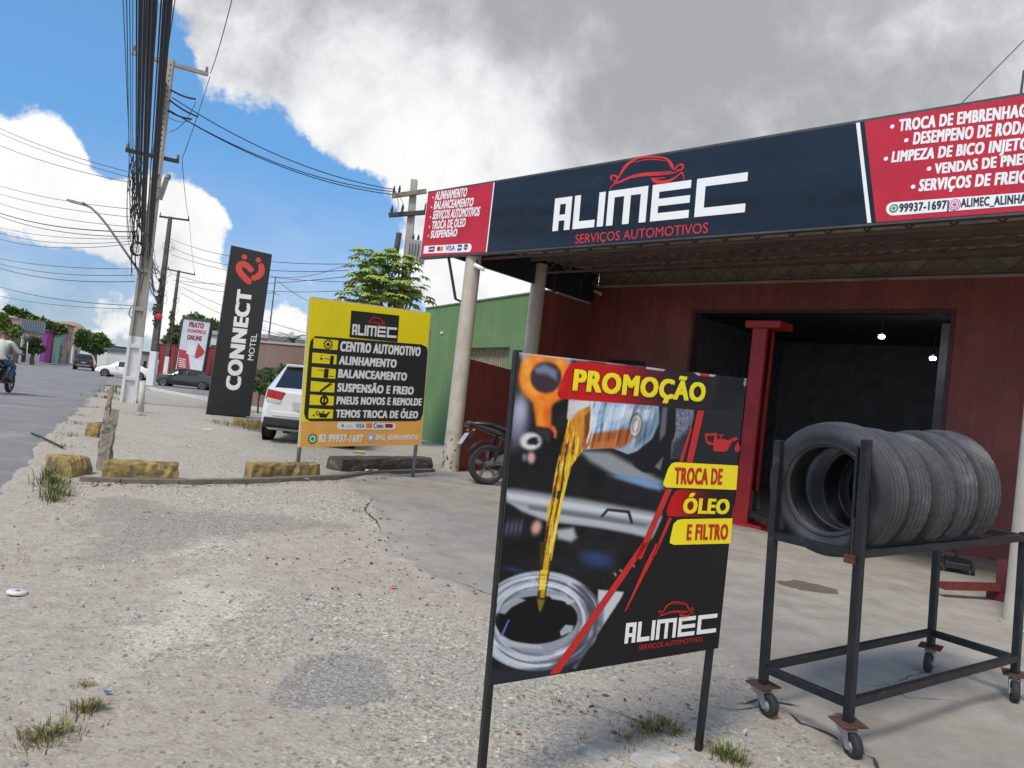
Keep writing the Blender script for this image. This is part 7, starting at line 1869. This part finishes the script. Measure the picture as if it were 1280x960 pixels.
def rider_joints():
    J = {'pelvis': (.22, 0, .86), 'belly': (.22, 0, 1.02), 'chest': (.27, 0, 1.25), 'neck': (.33, 0, 1.44), 'head': (.36, 0, 1.54), 'crown': (.37, 0, 1.66)}
    B = [('pelvis', 'belly'), ('belly', 'chest'), ('chest', 'neck'), ('neck', 'head'), ('head', 'crown')]
    Rr = {'pelvis': (.17, .13), 'belly': (.16, .12), 'chest': (.19, .13), 'neck': .06, 'head': .10, 'crown': .085}
    for s, n_ in ((-1, 'r'), (1, 'l')):
        J.update({'sh'+n_: (.30, s*.20, 1.37), 'el'+n_: (.40, s*.37, 1.12), 'wr'+n_: (.80, s*.36, 1.09), 'hd'+n_: (.88, s*.33, 1.09), 'hip'+n_: (.24, s*.11, .86), 'kn'+n_: (.62, s*.24, .74), 'an'+n_: (.42, s*.20, .38), 'toe'+n_: (.60, s*.20, .33)})
        B += [('chest', 'sh'+n_), ('sh'+n_, 'el'+n_), ('el'+n_, 'wr'+n_), ('wr'+n_, 'hd'+n_), ('pelvis', 'hip'+n_), ('hip'+n_, 'kn'+n_), ('kn'+n_, 'an'+n_), ('an'+n_, 'toe'+n_)]
        Rr.update({'sh'+n_: .075, 'el'+n_: .055, 'wr'+n_: .036, 'hd'+n_: .042, 'hip'+n_: .105, 'kn'+n_: .078, 'an'+n_: .055, 'toe'+n_: .042})
    return J, B, Rr
skin = mat('skin', (.22, .11, .07), .6, var=.1); shirt = mat('shirt_white', (.56, .58, .52), .9, var=.12, vscale=6, bump=.3, bscale=14); jeans = mat('jeans', (.06, .115, .22), .9, var=.25, vscale=8); shoe = mat('shoe_black', (.02, .02, .022), .7); hair = mat('hair_brown', (.045, .022, .014), .8, var=.3, vscale=25, bump=.4)
J, B_n, Rr = rider_joints()
zones = [(hair, lambda c: c.z > 1.56 and c.x < .40), (skin, lambda c: c.z > 1.43), (shoe, lambda c: c.z < .40), (skin, lambda c: c.x > .50 and abs(c.y) > .28 and c.z > 1.0), (jeans, lambda c: c.z < .92), (shirt, lambda c: True)]
rb = make_motorbike('ridden_motorcycle', 'motorcycle ridden away along the road by a person in a pale shirt', (.03, .06, .06))
rh = Vector((-.30, .95, 0)).normalized(); rp = gp(-9.5, 492)
rb.location = rp; rb.rotation_euler = (0, 0, math.atan2(rh.y, rh.x))
pr = person('person', 'person in a pale shirt and blue jeans riding a motorcycle at the roadside edge', J, B_n, Rr, skin, zones, rp, math.atan2(rh.y, rh.x))
# hands with separate fingers on the bars
mb = MB()
for s in (-1, 1):
    for k in range(4): y_ = s*(.27 + k*.024); mb.tube([(.90, y_, 1.10), (.955, y_, 1.105), (.965, y_, 1.075), (.93, y_, 1.06)], [.011, .011, .010, .008], 8)
    mb.tube([(.86, s*.26, 1.08), (.90, s*.245, 1.065), (.935, s*.255, 1.06)], [.013, .012, .009], 8)
hn = mb.build('fingers', skin, pr)
mb = MB(); mb.lathe([(-.02, .001), (-.015, .018), (.01, .012), (.03, .001)], (.465, 0, 1.56), (1, 0, 0), 10)
for s in (-1, 1): mb.lathe([(-.02, .001), (-.01, .02), (.012, .024), (.02, .001)], (.36, s*.10, 1.57), (0, s, 0), 10)
mb.build('face_features', skin, pr)
# two far riders
for i, (bike, lab, sh_) in enumerate(((fb, 'far person in dark clothes seated on the dark motorcycle near the purple shop', mat('far_shirt_dark', (.05, .04, .05), .9)), (fb2, 'far person in a reddish shirt seated on the second motorcycle', mat('far_shirt_red', (.25, .06, .06), .9)))):
    zz_ = [(skin, lambda c: c.z > 1.43), (jeans, lambda c: c.z < .9), (sh_, lambda c: True)]
    person('person', lab, J, B_n, Rr, skin, zz_, bike.location, bike.rotation_euler.z)

# ------------------------------------------------------------------ trees and plants
def leaf_cloud(mb, centers, n, leaf, r, squash=.8, nm=3, droop=0):
    for _ in range(n):
        c_, R0 = r.choice(centers)
        while True:
            d_ = Vector((r.uniform(-1, 1), r.uniform(-1, 1), r.uniform(-1, 1)))
            if .25 < d_.length < 1: break
        d_ = d_ * (d_.length ** -.45)
        p = Vector(c_) + Vector((d_.x*R0, d_.y*R0, d_.z*R0*squash))
        ax = Vector((r.gauss(0, 1), r.gauss(0, 1), r.gauss(0, .6))).normalized(); sd_ = ax.orthogonal().normalized(); sd_ = Matrix.Rotation(r.uniform(0, 6.28), 3, ax) @ sd_
        l_ = leaf * r.uniform(.6, 1.3)
        mb.add([p, p + ax*l_*.5 + sd_*l_*.28, p + ax*l_, p + ax*l_*.5 - sd_*l_*.28], [(0, 1, 2, 3)], r.randrange(nm))
leafm = [mat('leaf_a', (.085, .14, .034), .6, var=.3, vscale=.8), mat('leaf_b', (.11, .17, .045), .6, var=.3, vscale=.8), mat('leaf_c', (.055, .10, .026), .65, var=.3, vscale=.8)]
leafbright = [mat('leaf_bright_a', (.24, .36, .045), .5, var=.25), mat('leaf_bright_b', (.17, .28, .035), .5, var=.25), mat('leaf_bright_c', (.32, .40, .06), .5, var=.25)]
bark = mat('bark', (.12, .095, .07), .95, var=.3, vscale=8, bump=.6)
def tree(name, label, base, h, crown, nleaf, leaf, seed, tr=.2, group=None, mats=leafm):
    t = thing(name, label, 'tree', base, 0, group); r = random.Random(seed)
    tp = Vector((0, 0, h*.55))
    mb = MB(); mb.tube([(0, 0, -.3), (r.gauss(0, .1), 0, h*.25), tp], [tr*1.3, tr, tr*.7], 10)
    for c_, R0 in crown:
        a = Vector((0, 0, h*r.uniform(.3, .5))); mb.tube([a, a.lerp(Vector(c_), .5) + Vector((0, 0, -.1)), Vector(c_)], [tr*.5, tr*.3, tr*.08], 7)
    mb.build('trunk', bark, t)
    mb = MB(); leaf_cloud(mb, crown, nleaf, leaf, r); mb.build('crown', mats, t); return t
def crown_px(base, pts, Y, s=1.0):
    out = []
    for (px, py, rp_) in pts:
        p = atY(px, py, Y) - base; R0 = rp_ * Y / F0
        out.append(((p.x, p.y + rng.uniform(-.6, .6)*R0, p.z), R0))
    return out
def ptree(name, label, bpx, Y, pts, nleaf, leaf, seed, tr=.25, group=None, mats=leafm):
    b = atY(*bpx, Y); b.z = float(zf(b.x, b.y)); h = max(atY(p_[0], p_[1], Y).z for p_ in pts) - b.z
    return tree(name, label, b, h, crown_px(b, pts, Y), nleaf, leaf, seed, tr, group, mats)
TG = 'trees far off along the road'
ptree('broad_tree', 'broad green tree rising behind the red and white billboard', (240, 470), 82, [(228, 418, 14), (246, 405, 15), (262, 410, 14), (272, 424, 12), (240, 425, 16), (215, 428, 10), (256, 425, 14), (205, 440, 12)], 11000, .38, 31, .3)
ptree('far_tree', 'wide spreading tree at the far end of the road above the white vans', (118, 445), 105, [(107, 420, 8), (116, 424, 9), (126, 424, 8), (132, 430, 7), (112, 432, 9), (122, 434, 8), (103, 428, 6)], 6500, .48, 32, .35, TG)
ptree('far_tree', 'dark tree behind the purple shop', (64, 440), 100, [(62, 407, 6), (70, 410, 7), (76, 412, 5), (67, 414, 7)], 3200, .42, 33, .3, TG)
ptree('far_tree', 'yellowish green tree in front of the grey corrugated roof', (12, 446), 74, [(6, 402, 6), (15, 412, 8), (21, 416, 6), (8, 412, 7), (3, 396, 5)], 3600, .32, 34, .25, TG, [leafm[1], leafm[0], leafbright[1]])
ptree('far_tree', 'bushy green tree beside the purple shop wall', (42, 446), 78, [(40, 428, 6), (46, 426, 6), (38, 436, 6), (47, 436, 6)], 2600, .28, 35, .2, TG)
ptree('far_tree', 'small far tree near the end of the road beside the big pole', (138, 446), 150, [(136, 437, 5), (141, 440, 5), (131, 440, 5)], 600, .9, 36, .3, TG)
for i, (px, py) in enumerate(((12, 387), (18, 389), (24, 391), (30, 393), (36, 397), (42, 399), (49, 402))):
    ptree('hill_tree', 'dark round tree on the hilltop ridge behind the grey roof', (px, py + 12), 170, [(px, py, 4), (px + 3, py + 2, 3.5)], 260, 1.0, 50 + i, .3, 'trees on the hilltop ridge')
# papaya-like tree behind the yellow board: umbrella tiers of lobed leaves
def papaya():
    Y = 17.5; b = atY(486, 500, Y); b.z = float(zf(b.x, b.y))
    t = thing('broadleaf_tree', 'bright green tree with tiers of lobed leaves rising behind the yellow service board', 'tree', b); r = random.Random(8)
    topz = atY(484, 322, Y).z - b.z
    mb = MB(); mb.tube([(0, 0, -.2), (.05, .0, topz*.5), (.0, 0, topz*.97)], [.11, .09, .05], 10)
    mbl = MB()
    def lobed(p, d, L_, m_):
        """one palmate leaf with seven narrow lobes hanging from p along d"""
        up = Vector((0, 0, 1)); s_ = d.cross(up); s_ = s_.normalized() if s_.length > .01 else Vector((1, 0, 0)); nn = s_.cross(d).normalized()
        for k in range(-3, 4):
            a_ = k * .52; dr = (d*math.cos(a_) + s_*math.sin(a_)).normalized(); l_ = L_ * (1 - .09*abs(k)) * r.uniform(.85, 1.1); sd_ = dr.cross(nn).normalized() * l_ * .13
            q1 = p + dr*l_*.45 + nn*.02*L_; q2 = p + dr*l_ - nn*l_*.28
            mbl.add([p, q1 + sd_, q1 + dr*l_*.2 + sd_*1.5 - nn*l_*.08, q2, q1 + dr*l_*.2 - sd_*1.5 - nn*l_*.08, q1 - sd_], [(0, 1, 2, 3, 4, 5)], m_)
    # branches end in rosettes
    ros = []
    for (px, py, dy) in ((484, 318, 0), (462, 330, -.3), (505, 335, .2), (450, 345, .3), (470, 350, -.5), (494, 355, -.4), (514, 352, 0), (446, 365, -.2), (466, 372, .4), (488, 376, -.5), (510, 374, .3), (478, 335, .4), (440, 378, 0), (498, 325, -.3), (456, 318, .1), (474, 362, .3), (456, 356, -.3), (502, 364, .4), (490, 342, .2), (468, 340, -.2), (518, 368, .2), (484, 362, 0)):
        e_ = atY(px, py, Y + dy) - b; z0 = topz * r.uniform(.25, .75); mb.tube([(0, 0, z0), (e_.x*.5, e_.y*.5, z0*.4 + e_.z*.6), (e_.x, e_.y, e_.z)], [.035, .025, .014], 6); ros.append(e_)
    mb.build('trunk', bark, t)
    stalk = MB()
    for e_ in ros:
        for k in range(11):
            a_ = 6.2832*k/11 + r.uniform(-.2, .2); el = r.uniform(-.7, .75); d_ = Vector((math.cos(a_)*math.cos(el), math.sin(a_)*math.cos(el), math.sin(el))); l_ = r.uniform(.16, .36)
            p_ = e_ + d_*l_; stalk.tube([e_, p_], .006, 4, 0, False); d2 = Vector((d_.x, d_.y, -.15)).normalized(); m_ = r.choice((0, 0, 1, 2))
            if e_.x < -.55 and e_.z < topz*.86 and r.random() < .14: m_ = 3
            lobed(p_, d2, r.uniform(.17, .29), m_)
    mbl.add(stalk.v, stalk.f, 4)
    mbl.build('crown', leafbright + [mat('leaf_rust', (.30, .10, .02), .6, var=.3), mat('stalk_green', (.14, .18, .05), .6)], t)
papaya()
# palm top behind the mauve wall
def palm():
    Y = 46; b = atY(366, 470, Y); b.z = float(zf(b.x, b.y)); t = thing('palm_tree', 'feathery palm crown showing above the mauve wall', 'tree', b); top = atY(366, 424, Y) - b; r = random.Random(2)
    mb = MB(); mb.tube([(0, 0, -.2), top], [.2, .14], 10); mb.build('trunk', bark, t)
    mb = MB()
    for k in range(22):
        a_ = 6.2832*k/22 + r.uniform(-.2, .2); el = r.uniform(.1, 1.1); L_ = r.uniform(1.3, 2.0); pts = []
        for i in range(8):
            f = i/7; pts.append(top + Vector((math.cos(a_)*L_*f*math.cos(el*.6), math.sin(a_)*L_*f*math.cos(el*.6), L_*(f*math.sin(el) - f*f*.75))))
        for i in range(1, 8):
            for s in (-1, 1):
                for j in range(2):
                    p_ = pts[i-1].lerp(pts[i], j*.5); d_ = (pts[i] - pts[i-1]).normalized(); sd_ = d_.cross(Vector((0, 0, 1))).normalized()*s; q_ = p_ + (sd_*.9 + d_*.5 - Vector((0, 0, .35))).normalized()*.32*(1.1 - i/9); w_ = d_*.025
                    mb.add([p_ - w_, p_ + w_, q_], [(0, 1, 2)], r.randrange(3))
    mb.build('crown', leafm, t)
palm()
# shrubs by the mauve wall
for i, (px, py, Y, s) in enumerate(((325, 497, 27, 1.0), (348, 492, 28.5, 1.15))):
    b = atY(px, py, Y); b.z = float(zf(b.x, b.y)) + .05
    tree('shrub', ['rounded clipped shrub on a thin stem by the mauve wall', 'second taller shrub by the mauve wall, above the white hatchback'][i], b, 1.6*s, [((0, 0, 1.15*s), .38*s), ((.14, .1, 1.35*s), .28*s), ((-.16, -.1, .95*s), .28*s), ((.1, -.1, .85*s), .26*s)], 900, .13, 60 + i, .03, None)

# ------------------------------------------------------------------ walls, buildings and billboard beyond
def wallthing(name, label, a, b, h, th, m_, cat='wall', trim=None):
    a, b = Vector(a), Vector(b); L_ = (b - a).length; t = thing(name, label, cat, a, math.atan2(b.y - a.y, b.x - a.x))
    mb = MB(); mb.box((L_/2, 0, h/2 - .3), (L_, th, h + .6)); mb.build('wall', m_, t)
    mb = MB(); mb.box((L_/2, 0, h + .04), (L_ + .06, th + .1, .08)); mb.build('coping', trim or m_, t); return t, L_
mauve = mat('mauve_paint', (.215, .145, .125), .9, var=.1, vscale=.6, bump=.2, streak=.2)
w0_ = atY(322, 500, 30.5); w1_ = atY(420, 505, 28); w0_.z = w1_.z = float(zf(0, 30))
ht = atY(322, 428, 30.5).z - w0_.z
mw, LM = wallthing('mauve_wall', 'tall plain mauve garden wall behind the white hatchback', w0_ - (w1_ - w0_)*.1, w1_ + (w1_ - w0_)*.2, ht, .25, mauve, 'wall', mat('coping_pale', (.42, .33, .29), .8, var=.2))
for i, (px, py) in enumerate(((323, 466), (337, 467.5))):
    p = atY(px, py, 30.2); t = thing('wall_lamp', ['small dark wall lamp on the mauve wall, nearer the totem', 'small dark wall lamp on the mauve wall, nearer the hatchback'][i], 'wall lamp', p)
    mb = MB(); mb.lathe([(-.16, .05), (-.1, .09), (.1, .1), (.14, .04), (.16, .001)], (0, -.12, 0), (0, 0, 1), 10); mb.build('lamp_shade', armd, t); mb = MB(); mb.bar((0, .2, 0), (0, -.1, 0), .03, .03); mb.build('bracket', armd, t)
redw = mat('red_wall', (.22, .024, .022), .8, var=.15, bump=.2)
r0_ = atY(198, 468, 78); r1_ = atY(330, 500, 60); r0_.z = r1_.z = -.4
wallthing('red_wall', 'red painted boundary wall behind the billboard', r0_, r1_, atY(215, 432, 76).z + .4, .25, redw)
pw = mat('pale_wall', (.55, .55, .53), .85, var=.12, bump=.2)
def house(name, label, bl, br, topl, Y0, Y1, depth, wallm, roofm, roofh=.25, doors=(), cat='building', zb=None):
    """front from pixel bl (depth Y0) to br (Y1); height from topl"""
    a = atY(*bl, Y0); b = atY(*br, Y1); z0 = min(a.z, b.z, float(zf(a.x, a.y))); hz = atY(*topl, Y0).z
    a.z = b.z = z0; L_ = (b - a).length; t = thing(name, label, cat, a, math.atan2(b.y - a.y, b.x - a.x))
    sgn = 1
    mb = MB(); mb.box((L_/2, depth/2, (hz - z0)/2 - .5), (L_, depth, hz - z0 + 1)); mb.build('wall', wallm, t)
    mb = MB(); mb.box((L_/2, depth/2, hz - z0 + roofh/2 + .002), (L_ + .5, depth + .5, roofh)); mb.build('roof', roofm, t)
    for i, (x0_, x1_, z0_, z1_, m_, nm) in enumerate(doors):
        mb = MB(); mb.box(((x0_ + x1_)/2*L_, -.012, (z0_ + z1_)/2*(hz - z0)), ((x1_ - x0_)*L_, .02, (z1_ - z0_)*(hz - z0))); mb.build(nm, m_, t)
    return t
grr = mat('roof_grey', (.10, .11, .125), .7, var=.3, streak=.4); tile = mat('roof_tile', (.22, .11, .075), .85, var=.3); dkw = mat('dark_door', (.03, .035, .04), .5)
purple = mat('purple_paint', (.17, .045, .30), .8, var=.1); magenta = mat('magenta_paint', (.42, .06, .20), .8, var=.25, vscale=.9); mint = mat('mint_paint', (.33, .52, .42), .8, var=.15); pinkp = mat('pink_paint', (.50, .30, .25), .85, var=.15); tan = mat('tan_earth', (.34, .25, .17), .95, var=.3); fencem = mat('fence_brown', (.10, .085, .075), .9, var=.35, streak=.4)
house('white_house', 'low white house with a broad grey corrugated roof beyond the road', (25, 442), (50, 443), (25, 414), 84, 86, 8, pw, grr, .2, ((.1, .3, .0, .6, dkw, 'door'), (.5, .7, .35, .75, dkw, 'window')))
# pitched corrugated roof of that house
ra, rb_, rc_, rd = atY(26.4, 399.5, 92), atY(57, 405, 94), atY(55, 419, 84.5), atY(24.5, 413.7, 83.5)
mb = MB(); n = 22
vs = []
for i in range(n + 1):
    f = i/n; zc = .12 * (i % 2); vs += [ra.lerp(rb_, f) + Vector((0, 0, zc)), rd.lerp(rc_, f) + Vector((0, 0, zc))]
mb.add(vs, [(2*i, 2*i+1, 2*i+3, 2*i+2) for i in range(n)])
o_ = mb.build('corrugated_roof', grr); o_.modifiers.new('t', 'SOLIDIFY').thickness = .08; tag(o_, 'steep grey corrugated roof behind the yellowish tree', 'roof')
house('purple_shop', 'small shop painted deep purple and magenta', (56, 441), (70.6, 440), (58, 413.5), 98, 101, 8, purple, grr, .15, ((.0, .45, .02, .97, magenta, 'magenta_front'), (.55, .75, .0, .6, dkw, 'door')))
house('mint_shop', 'pale mint shop with a dark doorway next to the purple shop', (71, 440), (78.5, 440.5), (72, 416), 100, 103, 8, mint, pw, .2, ((.45, .85, .0, .62, mat('mint_door', (.06, .22, .15), .6), 'door'),))
house('pink_house', 'tall narrow faded pink building beyond the mint shop', (78, 441), (89, 440), (79, 406), 104, 110, 8, pinkp, tile, .15, ((.25, .4, .62, .85, dkw, 'window'), (.6, .75, .62, .85, dkw, 'window'), (.5, .75, .0, .35, dkw, 'door')))
house('cream_building', 'low cream building beneath the far spreading tree', (91, 441), (104, 441), (92, 430), 125, 130, 8, pw, grr, .2, ((.2, .4, .1, .7, dkw, 'window'), (.6, .8, .1, .7, dkw, 'window')))
house('far_shed', 'long grey roofed shed at the end of the road beside the pole', (139, 447), (158, 449), (139, 434), 120, 122, 10, pw, grr, .3, ((.1, .3, .1, .7, dkw, 'door'), (.5, .8, .1, .7, dkw, 'door')))
house('far_house', 'far white house seen between the dark poles', (168, 458), (186, 459), (169, 441), 76, 77, 8, pw, grr, .25, ((.2, .4, .2, .7, dkw, 'window'), (.6, .8, .2, .7, dkw, 'window')))
house('pale_building', 'pale building with a flat roof behind the billboard and totem', (232, 462), (330, 470), (236, 416), 72, 66, 8, pw, mat('flat_roof', (.30, .31, .33), .8), .35, ((.3, .42, .45, .8, dkw, 'window'), (.6, .72, .45, .8, dkw, 'window')))
wallthing('wood_fence', 'tall brown weathered board fence beyond the far road edge', atY(-10, 446, 76), atY(23, 445, 76), 2.2, .12, fencem, 'fence')
hl_ = MB(); 
vs = []; n = 14
for i in range(n + 1):
    f = i/n; a_ = atY(-40 + 76*f, 440, 150); h_ = atY(-40 + 76*f, 388 + 62*f**5, 165).z
    vs += [Vector((a_.x, a_.y, -1)), Vector((a_.x, a_.y + 8, h_*.75)), Vector((a_.x, a_.y + 25, h_)), Vector((a_.x * (a_.y + 120) / a_.y - 14, a_.y + 120, -1))]
hl_.add(vs, [(4*i+k, 4*i+k+1, 4*i+k+5, 4*i+k+4) for i in range(n) for k in range(3)], 0, True)
o_ = hl_.build('hill', tan); o_['kind'] = 'structure'
t = thing('road_sign', 'round traffic sign seen from behind on a thin post over the far pavement', 'traffic sign', atY(34, 445, 72))
b_ = t.location.copy(); tp_ = atY(35, 421, 72) - b_
mb = MB(); mb.tube([(0, 0, -.5), tp_], .05, 8); mb.build('post', pw, t); mb = MB(); mb.lathe([(0, .001), (0, .34), (.02, .34), (.02, .001)], tp_ + Vector((0, -.08, -.1)), (.2, -1, 0), 20); mb.build('disc', mat('sign_back', (.07, .07, .075), .5), t)
# billboard
bA = atY(218, 466, 66); bB = atY(256, 474, 62); BPn = Plane(bA, bB); bt = BPn.make('billboard', 'white and red billboard with a red arrow, black frame, behind the dark saloon', 'billboard')
q = [(218.5, 464), (253, 470.5), (264.5, 402), (229.5, 397)]
slab_from(BPn, q, .12).build('panel', mat('bb_white', (.52, .53, .57), .5, var=.1, vscale=2), bt)
mb = MB(); f_ = [BPn.l(*p_) for p_ in q]
for a, b in ((0, 1), (1, 2), (2, 3), (3, 0)): mb.bar(f_[a] + Vector((0, .05, 0)), f_[b] + Vector((0, .05, 0)), .22, .16)
mb.build('frame', armd, bt)
mb = MB()
for x in (.2, .8):
    mb = MB(); p_ = f_[0].lerp(f_[1], x); mb.bar(p_ + Vector((0, .15, .3)), Vector((p_.x, .15, -1.0)), .16, .16); mb.build('post', armd, bt)
bbr = mat('bb_red', (.38, .025, .04), .5, var=.1); bbd = mat('bb_wine', (.20, .02, .05), .5)
def bp(pts, off_, m_, nm): mb = MB(); ppoly(mb, BPn, pts, off_); return mb.build(nm, m_, bt)
bp([(220.5, 462.5), (238, 465.5), (236, 448), (235, 439), (224, 436), (223.5, 441)], .004, bbr, 'red_block')
bp([(243, 447), (248, 428.5), (256.5, 440), (252, 445), (246.5, 448)], .006, bbr, 'arrow')
bp([(233, 442), (243, 445), (244.5, 432), (234.5, 430)], .008, mat('bb_pale', (.62, .62, .66), .5), 'cup')
bp([(239, 463), (252, 465.5), (254, 452), (246, 449), (238, 447)], .006, mat('bb_pale', (0, 0, 0)), 'cup_base')
ptext(BPn, bt, 'PRATO', (236, 408.6), (254.5, 411), (237, 402), bbd, .06, .006)
ptext(BPn, bt, 'ECONÔMICO', (234, 415), (257, 418), (234.8, 410.8), bbr, .04, .006)
ptext(BPn, bt, 'ONLINE', (233.5, 424.5), (252, 426.5), (234.5, 418.3), bbd, .05, .006)
mb = MB()
for k in range(5): ppoly(mb, BPn, [(223.5, 448.5 + 2.4*k), (232, 450 + 2.4*k), (232.2, 449 + 2.4*k), (223.7, 447.5 + 2.4*k)], .007)
mb.build('small_print', mat('bb_pale', (0, 0, 0)), bt)
